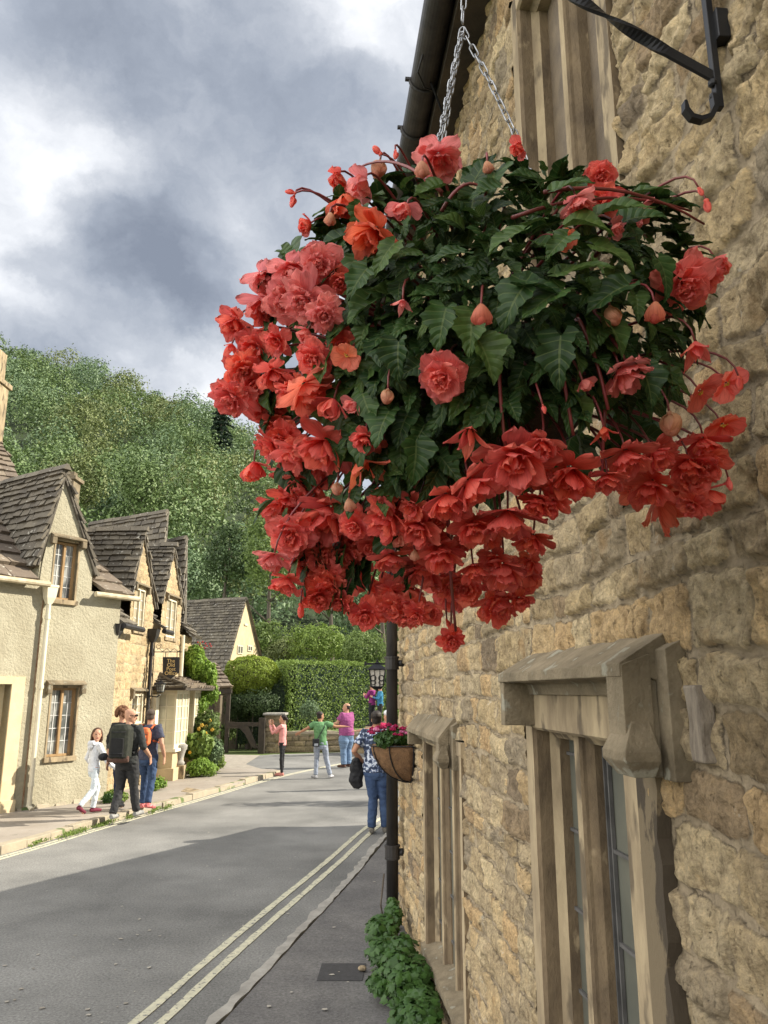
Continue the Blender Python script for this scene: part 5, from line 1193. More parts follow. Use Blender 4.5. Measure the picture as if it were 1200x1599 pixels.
# small wall lantern under the sign
lanA=thing('wall_lantern','small black square lantern on the post office wall below the hanging sign','lantern',tuple(atY(250,1075,17.8)))
def lantern(par,c,w,h,m='blackm',scr=False,glass=None):
    """c = centre of the body, w half width, h body height"""
    c=Vector(c); z0=c.z-h/2; z1=c.z+h/2; k=.72
    fm=MB(); ring=lambda ww,z: [c+Vector((a*ww,b*ww,z-c.z)) for a,b in ((-1,-1),(1,-1),(1,1),(-1,1))]
    for (a,b) in ((-1,-1),(1,-1),(1,1),(-1,1)):
        fm.tube([c+Vector((a*w*k,b*w*k,z0-c.z)),c+Vector((a*w,b*w,z1-c.z))],w*.07,6)
    for ww,z in ((w*k,z0),(w,z1)):
        r=ring(ww,z); 
        for i in range(4): fm.tube([r[i],r[(i+1)%4]],w*.07,6)
    fm.loft([ring(w*.5,z0-h*.14),ring(w*k*1.05,z0-h*.02)]); fm.tube([c+Vector((0,0,-h*.64)),c+Vector((0,0,-h*.78))],w*.12,6)
    fr=fm.build('frame',MT[m],par)
    rf=MB(); rf.loft([ring(w*1.28,z1),ring(w*1.22,z1+h*.06),ring(w*.45,z1+h*.30),ring(w*.30,z1+h*.33),ring(w*.34,z1+h*.40),ring(w*.10,z1+h*.48)]); rf.ball(c+Vector((0,0,h*.5+h*.52)),w*.16,8,6); rf.build('cap',MT[m],par)
    gl=MB(); gl.loft([ring(w*k*.93,z0+.004),ring(w*.94,z1-.004)]); gl.build('glass',glass or MT['glass'],par)
    sc=MB()
    if scr:
        for (ax_,sg_) in ((0,-1),(0,1),(1,-1),(1,1)):
            def Q(x,z): 
                ww=w*(k+(1-k)*(z-z0)/h)*1.0; return c+(Vector((x,sg_*ww,z-c.z)) if ax_==0 else Vector((sg_*ww,x,z-c.z)))
            for x in (-.33,.33): sc.tube([Q(x*w*.9,z0),Q(x*w,z1)],w*.045,5)
            for cx in (-.5,.5):
                sc.tube([Q(cx*w+w*.33*math.cos(t),c.z+h*.17*math.sin(t)) for t in [k_*math.pi/6 for k_ in range(13)]],w*.06,5)
                sc.tube([Q(cx*w+w*.33*math.cos(t),c.z-h*.26+h*.12*math.sin(t)) for t in [k_*math.pi/6 for k_ in range(13)]],w*.04,5)
        sc.build('scrollwork',MT[m],par)
    else:
        for x in (-.33,.33): sc.tube([c+Vector((x*w*.75,-w*.74,z0-c.z)),c+Vector((x*w,-w*1.0,z1-c.z))],w*.045,5)
        for z in (-.17,.17): sc.tube([c+Vector((-w*.85,-w*.88,z*h)),c+Vector((w*.85,-w*.88,z*h))],w*.045,5)
        sc.build('glazing_bar',MT[m],par)
lc=atY(251,1074,17.8); lantern(lanA,lc,.085,.17)
mb=MB(); mb.tube([lc+Vector((0,0,-.15)),lc+Vector((-.08,.05,-.20)),lc+Vector((-.28,.15,-.18))],.016,6); mb.box((lc.x-.33,lc.y+.1,lc.z-.28),(lc.x-.28,lc.y+.2,lc.z-.08)); mb.build('bracket',MT['blackm'],lanA)
# big scrolled lantern at the end gable of the near building
YL=8.75
lanB=thing('street_lantern','large black scrollwork lantern partly hidden behind the rainwater pipe of the near building','lantern',tuple(atY(590,1060,YL)))
lc=atY(589.5,1059,YL); fg=mat('frosted_lantern_glass',(.62,.57,.48),(.5,.46,.40),scale=6,rough=.35,spec=.6)
lantern(lanB,lc,.088,.185,'blackm',True,fg)
mb=MB(); zt=atY(589,1037,YL).z; mb.box((lc.x-.13,lc.y-.012,zt-.008),(.62,lc.y+.012,zt+.014)); mb.tube([(lc.x,lc.y,zt),(lc.x,lc.y,lc.z+.17)],.008,6); mb.box((lc.x-.145,lc.y-.018,zt-.016),(lc.x-.12,lc.y+.018,zt+.03)); mb.box((.60,8.1,zt-.03),(.64,lc.y+.02,zt+.03))
mb.build('bracket',MT['blackm'],lanB)
# ------------------------------------------------------------ far cottage
h4=thing('far_cottage','stone cottage with a big dark slate roof and small gable windows beyond the lane','cottage',(-9,38,0))
YF=36.; ap=atY(385,935,YF); rl_=atY(250,952,YF+2.5); rl_.z=ap.z; e1_=atY(340,1095,YF-2.2); e0_=atY(230,1100,YF); e0_.z=e1_.z; e2_=atY(399,1015,YF+1.2)
tiles('roof',Vector((rl_.x-1,rl_.y-2.6,e1_.z)),e1_,ap,Vector((rl_.x-1,rl_.y,ap.z)),30,MT['tile'],h4,.24,71); ridge('ridge_tiles',ap+Vector((0,0,.05)),Vector((rl_.x-1,rl_.y,ap.z+.05)),h4,MT['tile'],.09,5)
gx=Vector((e2_.x,e2_.y+1.0,0)); 
g3=[Vector((e1_.x+.05,e1_.y+.15,0)),Vector((e2_.x+.55,e2_.y+1.5,0)),Vector((e2_.x+.55,e2_.y+1.5,e1_.z)),Vector((ap.x,ap.y,ap.z-.03)),Vector((e1_.x+.05,e1_.y+.15,e1_.z))]
mb=MB(); mb.prism(g3,(-.3,.15,0)); mb.build('gable_wall',mat('pale_gable_stone',(.58,.47,.29),(.50,.39,.23),scale=2.5,rough=.9,bump=.5,bscale=20),h4)
mb=MB(); mb.add([g3[0],Vector((-22,38,0)),Vector((-22,38,e1_.z+.3)),g3[4]],[[3,2,1,0]]); mb.build('wall',MT['limestone_lt'],h4)
gd=(g3[1]-g3[0]); gd.z=0; gd.normalize(); gn=Vector((gd.y,-gd.x,0))
class FG:
    def __init__(s): s.p=g3[0]; s.d=gd; s.n=gn
fg_=FP((g3[0].x,g3[0].y),math.degrees(math.atan2(gd.x,gd.y)))
for (u0,v0,u1,v1) in ((371,1008,379,1021),(387,1008,394,1017),(382,974,387,977)):
    bx=fg_.box(u0,v0,u1,v1); mb=MB(); mb.box((bx[0],-.02,bx[2]),(bx[1],.03,bx[3]),fg_); w=mb.build('window',MT['cream'],h4)
    mb=MB(); m_=(bx[0]+bx[1])/2
    for a,b in ((bx[0]+.04,m_-.03),(m_+.03,bx[1]-.04)): mb.box((a,.03,bx[2]+.04),(b,.036,bx[3]-.04),fg_)
    mb.build('pane',MT['glassdk'],w)
# verge slates
ridge('verge',g3[3]+Vector((.02,-.05,.06)),g3[2]+Vector((.1,0,.0)),h4,MT['tile'],.07,6)
# low lean-to in front of it
h5=thing('stone_shed','small open stone shed with a brown slate roof in front of the far cottage','shed',(-8,30,0))
A=atY(318,1073,29);B=atY(364,1073,29);C_=atY(338,1036,30.5);D=atY(296,1036,30.5); A.z=B.z; D.z=C_.z
tiles('roof',A,B,C_,D,7,MT['tilew'],h5,.3,73)
x0=atY(300,1100,29).x; x1=atY(357,1100,29).x; mb=MB(); mb.box((x0-1,29.1,0),(atY(343,1100,29).x,29.5,B.z-.3)); mb.build('wall',MT['farwall'],h5); mb=MB(); mb.box((x0-1,31,0),(x1,31.3,B.z)); mb.build('back_wall',MT['farwall'],h5)
mb=MB()
for u in (331,357): x=atY(u,1080,29).x; mb.box((x-.07,29.0,0),(x+.07,29.14,B.z-.05))
mb.box((x0-.5,28.98,B.z-.22),(x1+.1,29.1,B.z-.08)); mb.build('post_frame',MT['oakdk'],h5)
# ------------------------------------------------------------ boundary walls, pillar, gate
def rwall(name,label,pts,zt,seed,m='farwall',th=.35,cap=True,cat='wall'):
    t=thing(name,label,cat,(pts[0][0],pts[0][1],0)); P=[Vector((a,b,0)) for a,b in pts]; L_=[0]
    for a,b in zip(P,P[1:]): L_.append(L_[-1]+(b-a).length)
    ss_=np.linspace(0,L_[-1],int(L_[-1]/.06)+2); 
    def top(s): return np.interp(s,L_,zt)
    tn=np.linspace(0,1,26); px=np.interp(ss_,L_,[p.x for p in P]); py=np.interp(ss_,L_,[p.y for p in P]); tp=top(ss_)
    s,tt=np.meshgrid(ss_,tn,indexing='ij'); z=tt*tp[:,None]; jd,rnd=stones(s,z,seed,(.12,.22),(.2,.5),.8)
    f=np.clip((jd-.004)/.03,0,1); h=f*(.3+.7*rnd[...,2])*.05
    dx=np.gradient(px,ss_); dy=np.gradient(py,ss_); nx=dy; ny=-dx
    V=np.stack([px[:,None]+nx[:,None]*h,py[:,None]+ny[:,None]*h,z],-1).reshape(-1,3)
    n1_,n2_=s.shape; idx=np.arange(n1_*n2_).reshape(n1_,n2_); fc=np.stack([idx[:-1,:-1],idx[1:,:-1],idx[1:,1:],idx[:-1,1:]],-1).reshape(-1,4)
    mesh_np('wall_face',V,fc,MT[m],t,True,attrs={'jd':jd.ravel(),'sc':rnd.reshape(-1,3)})
    mb=MB(); rings=[]; rr=random.Random(seed)
    for i in range(0,len(ss_),4):
        a=Vector((px[i],py[i],tp[i])); n=Vector((nx[i],ny[i],0)); j=rr.uniform(-.015,.015)
        rings.append([a+n*.06+Vector((0,0,-.02)),a+n*.05+Vector((0,0,.07+j)),a-n*(th)+Vector((0,0,.07+j)),a-n*th+Vector((0,0,-tp[i]))])
    mb.loft(rings); mb.build('coping',MT['kerbw'] if m=='farwall' else MT['limestone'],t); return t
yw=29.3
def X(u,Y): return atY(u,1150,Y).x
def Z(v,Y,u=500): return atY(u,v,Y).z
rwall('garden_wall','low mossy rubble wall below the tall clipped hedge',[(X(430,yw),yw),(X(500,yw),yw),(X(560,yw+.4),yw+.4)],[Z(1146,yw),Z(1144,yw),Z(1148,yw)],81)
rwall('curved_wall','curved pale stone parapet rising towards the road bend behind the man in purple',[(X(548,yw+.2),yw-.3),(X(572,yw),yw-.7),(X(600,yw-1),yw-1.2),(X(660,yw-3),yw-2)],[Z(1150,yw),Z(1138,yw),Z(1127,yw),Z(1120,yw)],83)
pl=thing('gate_pillar','square rubble gate pillar with a flat cap at the end of the garden wall','pillar',(X(421,29),29,0))
pa,pb=X(413,28.9),X(443,28.9); zt=Z(1117,28.9)
ssx=np.linspace(0,pb-pa,20); fr=lambda s,h,z: np.stack([pa+s,28.9-h,z],-1)
rubble_wall('pillar_face',fr,ssx,np.linspace(0,zt,40),[],91,(.12,.2),(.2,.4),.04,MT['farwall'],pl)
fr=lambda s,h,z: np.stack([pa-h,28.9+s,z],-1)
mb=MB(); mb.box((pa,28.9,0),(pb,29.7,zt)); mb.build('pillar_core',MT['limestone'],pl)
mb=MB(); mb.box((pa-.06,28.8,zt),(pb+.06,29.8,zt+.08)); mb.build('cap',MT['kerb'],pl,bevel=.02)
gt_=thing('wooden_gate','dark timber five-bar style gate with a curved brace hung from a post beside the pillar','gate',(X(405,28.7),28.7,0))
mb=MB(); xg=X(409,28.7); mb.box((xg-.11,28.6,0),(xg+.11,28.82,Z(1121,28.7))); mb.build('gate_post',MT['oakdk'],gt_)
mb=MB(); z1=Z(1131,28.7); mb.box((X(352,28.7),28.66,z1-.07),(xg-.11,28.75,z1+.07)); mb.box((X(352,28.7),28.66,z1-.14),(X(385,28.7),28.74,z1-.08)); mb.build('top_rail',MT['oakdk'],gt_)
mb=MB(); pts=[(X(379,28.7),28.7,z1-.05),(X(388,28.7),28.7,z1-.32),(X(398,28.7),28.7,z1-.75),(xg-.12,28.7,.18)]
rings=[[Vector(p)+Vector((-w,-.05,0)),Vector(p)+Vector((w,-.05,0)),Vector(p)+Vector((w,.05,0)),Vector(p)+Vector((-w,.05,0))] for p,w in zip(pts,(.20,.13,.11,.14))]
mb.loft(rings); mb.build('curved_brace',MT['oakdk'],gt_)
# carved stone planter pedestal between the bays
pd=thing('stone_urn','small weathered stone urn standing between the two bay windows','urn',tuple(atY(280,1200,19.9)))
c=atY(281,1196,19.6); mb=MB(); prf=((.05,.10),(.12,.12),(.14,.10),(.20,.07),(.34,.11),(.46,.15),(.52,.17),(.55,.13))
mb.loft([[Vector((c.x+r*math.cos(t),c.y+r*math.sin(t),z+.35)) for t in [k*math.pi/6 for k in range(12)]] for z,r in prf]); mb.build('urn_body',MT['kerb'],pd,smooth=True)
mb=MB(); mb.box((c.x-.14,c.y-.14,.08),(c.x+.14,c.y+.14,.41)); mb.build('plinth',MT['limestone_lt'],pd,bevel=.01)
# ------------------------------------------------------------ VEGETATION
def unit(v): return v/np.maximum(np.linalg.norm(v,axis=-1,keepdims=True),1e-9)
def leafmesh(name,P,Nn,size,mat_,parent=None,rg=None,asp=.62,fold=.18,droop=0):
    """one small folded leaf per point: 4 corner points, two faces' worth of shape in one quad pair"""
    n=len(P); t=unit(rg.normal(size=(n,3))+np.array([0,0,-droop])); t=unit(t-Nn*np.sum(t*Nn,1,keepdims=True)); b=np.cross(Nn,t); s=np.asarray(size).reshape(-1,1)*np.ones((n,1))
    c0=P-t*s*.5; c1=P+b*s*asp*.5+Nn*s*fold; c2=P+t*s*.6; c3=P-b*s*asp*.5+Nn*s*fold
    V=np.stack([c0,c1,c2,c3],1).reshape(-1,3); i=np.arange(n)*4; Fc=np.concatenate([np.stack([i,i+1,i+2],1),np.stack([i,i+2,i+3],1)])
    return mesh_np(name,V,Fc,mat_,parent)
def crownpts(c,rad,n,rg,lobes=9,lr=.46,shell=.55,flat=.0,noise=.10):
    c=np.array(c,float); rad=np.array(rad,float)*np.ones(3)
    d=unit(rg.normal(size=(lobes,3))); d[:,2]=np.abs(d[:,2])*1.0-.25; lc=d*rg.uniform(.35,.72,(lobes,1)); lc=np.vstack([lc,[[0,0,0]]]); ls=np.r_[rg.uniform(lr*.75,lr*1.25,lobes),.62]
    k=rg.choice(len(lc),n,p=ls**2/np.sum(ls**2)); u=unit(rg.normal(size=(n,3))); r=ls[k,None]*(1-shell*rg.random((n,1))**2.2); q=lc[k]+u*r
    # bumpy clumps
    q=q*(1+noise*np.sin(q[:,[1]]*13+q[:,[2]]*11+c[0])*np.sin(q[:,[0]]*12+c[1]))
    inside=np.zeros(n,bool)
    for j in range(len(lc)): inside|=(np.linalg.norm(q-lc[j],axis=1)<ls[j]*.62)&(k!=j)
    q,u=q[~inside],u[~inside]
    nr=unit(u*1.2+rg.normal(size=q.shape)*.40+np.array([0,0,.2])); return c+q*rad,nr
rg=np.random.default_rng(42)
# hill terrain
sk=[(-700,430),(-300,492),(0,560),(60,578),(110,592),(200,620),(260,630),(300,645),(345,672),(400,705),(480,770),(600,850),(800,900),(1400,930)]
sa_=[];se_=[]
for u,v in sk: p=atY(u,v,1.0); sa_.append(p.x); se_.append(p.z-H)
def hz(x,y):
    a=x/y; el=np.interp(a,sa_,se_); t=np.clip((y-62)/(215-62),0,1.25); return (t**.95)*(el*215+2.15-4.5)*np.where(t>1,1-(t-1)*.9,1)-.3
ya=np.linspace(60,262,60); aa=np.linspace(-1.6,1.6,90); A_,Y_=np.meshgrid(aa,ya,indexing='ij'); X_=A_*Y_; Zt=hz(X_,Y_)
n1_,n2_=X_.shape; idx=np.arange(n1_*n2_).reshape(n1_,n2_); fc=np.stack([idx[:-1,:-1],idx[1:,:-1],idx[1:,1:],idx[:-1,1:]],-1).reshape(-1,4)
hl=mesh_np('hill',np.stack([X_,Y_,Zt],-1).reshape(-1,3),fc,mat('woodland_floor',(.03,.045,.018),(.02,.03,.012),scale=.2,rough=1),None,True); hl['kind']='structure'
buck={'hill':[],'hill_y':[],'hill_b':[]}
y=70
while y<218:
    x=-.72*y-4
    while x<.30*y:
        xx=x+rg.uniform(-2.5,2.5); yy=y+rg.uniform(-3,3); r=rg.uniform(3.8,7.4)*(1 if y<150 else 1.05)
        z=hz(np.array(xx),np.array(yy)); nl=int(1350*(r/5)**1.2*(1.5 if yy<110 else 1)); 
        P,Nr=crownpts((xx,yy,z+r*1.05),(r,r,r*rg.uniform(1.0,1.35)),int(nl*1.25),rg,lobes=15,lr=.38,noise=.16)
        k=rg.choice(['hill','hill_y','hill_b'],p=[.50,.2,.30]) if rg.random()>.0 else 'hill'
        buck[k].append((P,Nr,np.full(len(P),.36+yy*.0013)*rg.uniform(.85,1.15,len(P)))); x+=rg.uniform(7.0,11.0)
    y+=8.6 if y<120 else 10.5
for k,l in buck.items():
    o=leafmesh('hillside_wood',np.concatenate([a for a,_,_ in l]),np.concatenate([b for _,b,_ in l]),np.concatenate([c for _,_,c in l]),MT[k],None,rg)
    tag(o,{'hill':'mid green mass of trees covering the steep hillside','hill_y':'olive tinted tree crowns scattered over the wooded hillside','hill_b':'bluish green tree crowns scattered over the wooded hillside'}[k],'woodland',None,'stuff')
def tree(name,label,base,h,cr,cz,nl,ls,m,seed,group=None,trunk=.14,lobes=24,cat='tree',branches=7,bk='bark',lr=.30):
    r_=np.random.default_rng(seed); rr=random.Random(seed); t=thing(name,label,cat,base,group); b=Vector(base)
    P,Nr=crownpts((b.x,b.y,b.z+cz),cr,nl,r_,lobes=lobes,lr=lr,shell=.8,noise=.14); leafmesh('crown',P,Nr,ls*r_.uniform(.7,1.25,len(P)),MT[m],t,r_)
    mb=MB(); top=b+Vector((rr.uniform(-.3,.3),0,h*.86)); pts=[b+Vector((math.sin(k*1.3)*trunk*.6,0,0))+(top-b)*(k/6) for k in range(7)]
    mb.tube(pts,[trunk*(1-k/7.3) for k in range(7)],8)
    for k in range(branches):
        s_=b+(top-b)*rr.uniform(.35,.85); a=rr.uniform(0,6.28); e=s_+Vector((math.cos(a)*cr[0]*.7,math.sin(a)*cr[1]*.7,rr.uniform(.6,1.6)*cr[2]*.28)); mb.tube([s_,(s_+e)/2+Vector((0,0,-.1)),e],[trunk*.35,trunk*.22,trunk*.07],5)
    mb.build('trunk',MT[bk],t,smooth=True); return t
def tr(name,label,u,vb,vt,Y,wpx,nl,ls,m,seed,**k):
    """tree by pixel: crown spans vt..vb, width wpx, at distance Y"""
    top=atY(u,vt,Y); bot=atY(u,vb,Y); wr=wpx/2/F*Y; x=top.x
    gz=float(hz(np.array(x),np.array(float(Y)))) if Y>62 else 0
    hgt=top.z-gz; cz=(top.z+bot.z)/2-gz; return tree(name,label,(x,Y,gz),hgt,(wr,wr*.9,(top.z-bot.z)/2),cz,nl,ls,m,seed,**k)
tr('broadleaf_tree','olive-tinged bushy tree behind the roughcast cottage dormer',122,850,672,84,118,7000,.36,'hill_y',1)
tr('broadleaf_tree','dark green tree directly above the roofs of the golden cottage',225,830,700,82,90,4500,.36,'hill',2)
tr('broadleaf_tree','blue-green tree standing right of the post office dormers',312,980,850,62,86,5200,.27,'hill_b',3)
tr('broadleaf_tree','tall loose dark tree with bare trunk above the far cottage roof',362,960,790,58,110,5600,.26,'treed',4,trunk=.26)
tr('broadleaf_tree','tall slender tree with visible dark trunk left of the hanging flowers',428,985,760,54,120,5600,.25,'tree',5,trunk=.24)
tr('broadleaf_tree','high tree mostly hidden behind the hanging basket flowers',520,975,740,60,130,5000,.28,'treed',6,trunk=.25)
tr('broadleaf_tree','tree at the road bend next to the rainwater pipe',600,985,760,52,130,4500,.26,'hill',7,trunk=.22)
tr('broadleaf_tree','pale sunlit leafy tree between far cottage gable and clipped hedge',412,1045,955,46,86,3600,.19,'tree',8)
tr('shrubby_tree','rounded light green shrubby tree just above the hedge',498,1060,962,38,125,9000,.125,'hedge',9,trunk=.1)
tr('shrubby_tree','russet flecked shrubby tree behind the right end of the hedge',572,1070,970,36,110,7000,.12,'tree',10,trunk=.1)
tr('shrubby_tree','dull green shrub behind the hedge beside the yew ball',445,1050,985,39,70,3600,.13,'hill_y',11,trunk=.1)
# conifer on the skyline
cb=atY(346,668,150); ct=atY(346,585,150); t=thing('conifer_tree','dark spire-shaped conifer on the skyline left of the flowers','tree',(cb.x,150,float(hz(np.array(cb.x),np.array(150.)))))
P=[];Nr=[]; r_=np.random.default_rng(5); hh=ct.z-cb.z+6
for k in range(16):
    z=cb.z-6+hh*(k/16); rad=(.3+3.6*(1-k/16)**1.0)*rg.uniform(.7,1.15)
    for j in range(7):
        a=j*.9+k*1.7+rg.uniform(-.3,.3); rad_j=rg.uniform(.6,1.15); m_=90; tt=r_.random(m_)*rad_j; q=np.stack([cb.x+np.cos(a)*rad*tt,150+np.sin(a)*rad*tt,z-.35*rad*tt**1.5+.2*rad],1)+r_.normal(size=(m_,3))*(.10+.10*(1-tt))[:,None]*rad*.35; P.append(q); Nr.append(unit(r_.normal(size=(m_,3))+[0,0,.8]))
leafmesh('crown',np.concatenate(P),np.concatenate(Nr),.5,MT['conif'],t,r_); MB().tube([(cb.x,150,t.location.z),(cb.x,150,ct.z+.3)],[.35,.05],7).build('trunk',MT['bark'],t)
# hedge
def hedge(name,label,corners,z0,ztop,nl,ls,m,seed,cat='hedge',bump=.13):
    r_=np.random.default_rng(seed); t=thing(name,label,cat,(corners[0][0],corners[0][1],0)); C=[np.array(c) for c in corners]; P=[];Nr=[]
    per=[np.linalg.norm(C[(i+1)%4]-C[i]) for i in range(4)]; hgt=ztop-z0; areas=[p*hgt for p in per]+[per[0]*per[1]]; tot=sum(areas)
    for i in range(5):
        k=int(nl*areas[i]/tot); a=r_.random((k,1)); b=r_.random((k,1))
        if i<4:
            p=C[i]*(1-a)+C[(i+1)%4]*a; z=z0+hgt*b; d=C[(i+1)%4]-C[i]; n=np.array([d[1],-d[0]])/np.linalg.norm(d); nn=np.array([n[0],n[1],.15]); q=np.concatenate([p,z],1)
        else: p=(C[0]*(1-a)+C[1]*a)*(1-b)+(C[3]*(1-a)+C[2]*a)*b; q=np.concatenate([p,np.full((k,1),ztop)],1); nn=np.array([0,0,1.])
        s=q[:,0]*1.7+q[:,1]*1.3; off=bump*(fbm(s*1.1,q[:,2]*1.6+q[:,1],seed,3))[:,None]-np.abs(r_.normal(size=(k,1)))*.07+r_.exponential(.03,(k,1))
        q=q+nn*off; P.append(q); Nr.append(unit(nn+r_.normal(size=q.shape)*.55))
    P=np.concatenate(P); Nr=np.concatenate(Nr); leafmesh('hedge_leaves',P,Nr,ls*r_.uniform(.7,1.25,len(P)),MT[m],t,r_)
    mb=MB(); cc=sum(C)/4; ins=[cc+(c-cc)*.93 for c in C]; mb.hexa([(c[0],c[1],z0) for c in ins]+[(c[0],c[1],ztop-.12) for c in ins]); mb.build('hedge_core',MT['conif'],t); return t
zt=Z(1037,30.6)
hedge('clipped_hedge','tall square-clipped bright green hedge behind the garden wall',[(X(450,30.3),30.3),(X(700,35.5),35.5),(X(690,39),39.),(X(446,30.3)-1.2,33.5)],.7,zt+.12,42000,.08,'hedge',31)
hedge('dark_hedge','dark shaded hedge end beneath the golden yew ball',[(X(368,30.9),30.7),(X(452,30.7),30.7),(X(446,33),33.5),(X(366,33),33.5)],.2,Z(1066,31.0),12000,.075,'treed',32)
# golden topiary ball
r_=np.random.default_rng(8); c=atY(392,1056,30.9); t=thing('topiary_yew','golden green clipped yew dome left of the tall hedge','topiary',(c.x,30.9,0))
n=15000; u=unit(r_.normal(size=(n,3))); rad=np.array([1.1,.85,.82]); q=u*(1+.16*fbm(u[:,0]*4,u[:,2]*4+u[:,1]*3,5,3)[:,None]-np.abs(r_.normal(size=(n,1)))*.05)
leafmesh('crown',np.array(c)+q*rad,unit(u+r_.normal(size=(n,3))*.5),.075*r_.uniform(.7,1.2,n),MT['yew'],t,r_)
mb=MB(); mb.ball(c,.74,14,9); mb.tube([(c.x,30.9,0),(c.x,30.9,c.z)],.12,8); mb.build('trunk',MT['bark'],t)
def bush(name,label,u,v0,v1,Y,wpx,nl,ls,m,seed,cat='shrub',z0=None,**k):
    top=atY(u,v0,Y); bot=atY(u,v1,Y); t=thing(name,label,cat,(top.x,Y,max(0,bot.z))); r_=np.random.default_rng(seed); w=wpx/2/F*Y
    P,Nr=crownpts((top.x,Y,(top.z+bot.z)/2),(w,w*k.get('dy',.8),(top.z-bot.z)/2*1.1),nl,r_,lobes=k.get('lobes',8),shell=.8,noise=.15); kp=P[:,2]>k.get('zmin',.02); P,Nr=P[kp],Nr[kp]
    leafmesh('foliage',P,Nr,ls*r_.uniform(.6,1.3,len(P)),MT[m],t,r_,droop=k.get('droop',0)); 
    MB().tube([(top.x,Y,0),(top.x+.03,Y,(top.z+bot.z)/2)],[.03,.015],5).build('stem',MT['bark'],t)
    return t,P,Nr
# climber on the end wall of the post office cottage
bl=[]
for i,(u,v0,v1,Y,w,n) in enumerate(((306,1003,1062,21.2,40,4000),(316,1022,1085,21.4,52,5200),(322,1048,1112,21.6,48,4800),(308,1075,1130,21.3,36,2800))):
    top=atY(u,v0,Y);bot=atY(u,v1,Y);r_=np.random.default_rng(60+i);P,Nr=crownpts((top.x,Y,(top.z+bot.z)/2),(w/2/F*Y,.35,(top.z-bot.z)/2),n,r_,lobes=9,shell=.8,noise=.2); bl.append((P,Nr))
t=thing('climbing_plant','bright green creeper cascading down the end wall of the post office cottage','climber',(X(312,21.4),21.4,0)); P=np.concatenate([a for a,_ in bl]);Nr=np.concatenate([b for _,b in bl])
leafmesh('foliage',P,Nr,.095*r_.uniform(.6,1.3,len(P)),MT['climb'],t,r_,droop=.8); mb=MB(); mb.tube([(X(304,21.3),21.3,0),(X(300,21.3),21.2,1.5),(X(308,21.3),21.3,3.0)],[.06,.05,.03],6); mb.build('stem',MT['bark'],t)
def blossoms(t,P,n,c1,size,seed,nm='flower'):
    r_=np.random.default_rng(seed); i=r_.choice(len(P),n); mb=MB()
    for k,j in enumerate(i):
        p=Vector(P[j])+Vector((0,-.05,.03)); mb=MB()
        for a in range(5): q=p+Vector((math.cos(a*1.257)*size*.6,-.01,math.sin(a*1.257)*size*.6)); mb.ball(q,size*.5,5,4,(1,.5,1))
        mb.build(nm,c1,t)
t,P,_=bush('rose_bush','dark leafy rose bush with yellow blooms below the creeper',322,1108,1168,20.9,62,5200,.085,'tree',71); blossoms(t,P[P[:,1]<20.9],7,mat('yellow_rose',(.75,.42,.05),(.8,.55,.12),scale=9),.05,3)
t,P,_=bush('daylily_clump','yellow-green strappy daylily clump beside the bay window',312,1140,1190,20.3,44,2600,.16,'hedge',72,cat='plant',droop=1.5); blossoms(t,P[P[:,1]<20.3],4,mat('orange_lily',(.8,.40,.03),(.85,.5,.06),scale=9),.04,4)
bush('garden_shrub','grey-green mounded shrub filling the flower bed at the lane corner',332,1150,1205,20.9,50,4200,.07,'hill_b',73,zmin=.1)
bush('garden_shrub','low bright green ground-covering plant spilling to the pavement',313,1183,1218,20.0,50,4200,.06,'climb',74,zmin=.1)
bush('garden_shrub','small lime shrub at the edge of the flower bed nearest the lane',340,1178,1206,21.3,30,2200,.06,'hedge',75,zmin=.02)
bush('silver_shrub','silvery shrub in front of the hedge above the garden wall',484,1092,1132,29.9,40,3000,.06,'hill_b',76)
bush('garden_shrub','dark shrub in the gap between shed and gate',378,1095,1135,31,50,2600,.09,'treed',77)
bush('garden_shrub','green shrub behind the wooden gate',386,1138,1168,31.5,60,2600,.09,'hedge',78)
bush('wall_plant','tufts of fern in front of the shed wall',350,1130,1165,30,44,1600,.10,'tree',79,cat='plant')
bush('weeds','flowering weeds sprouting at the foot of the golden cottage wall',182,1232,1262,15.6,44,2200,.055,'hedge',80,cat='plant',zmin=.1)
bush('weeds','pale daisies and weeds at the foot of the post office wall',243,1212,1238,17.3,34,1500,.055,'climb',81,cat='plant',zmin=.1)
bush('weeds','small weed tuft by the cottage corner and black pipe',172,1236,1258,15.3,18,700,.05,'ivy',82,cat='plant',zmin=.1)
# red blossom spray above the creeper
t=thing('flower_spray','spray of small red blossoms at the top of the creeper beside the far roof','plant',tuple(atY(322,1012,21.5)))
mb=MB(); mb.tube([atY(308,1010,21.4),atY(318,1006,21.4),atY(330,1012,21.4)],.012,5); mb.build('stem',MT['bark'],t)
rr=random.Random(8)
for k in range(11):
    mb=MB(); c=atY(306+k*2.4+rr.uniform(-2,2),1007+rr.uniform(-5,6),21.35+rr.uniform(-.1,.1))
    for a in range(4): mb.ball(c+Vector((math.cos(a*1.57)*.016,0,math.sin(a*1.57)*.016)),.013,5,4)
    mb.build('flower',MT['petal'],t).color=(.7,.12,.14,1)
# kerb tufts
P=[];Nr=[]; r_=np.random.default_rng(90)
for (u,v) in ((105,1305),(118,1302),(128,1299),(160,1289),(172,1286),(262,1262),(60,1318),(205,1277),(240,1268)):
    c=np.array(gnd(u,v,.02)); n=70; P.append(c+r_.normal(size=(n,3))*[.035,.16,.012]+[0,0,.03]); Nr.append(unit(r_.normal(size=(n,3))*[1,1,.2]))
o=leafmesh('kerb_grass',np.concatenate(P),np.concatenate(Nr),.05,MT['hedge'],None,r_,asp=.3); tag(o,'tufts of grass growing along the far kerb','grass',None,'stuff')
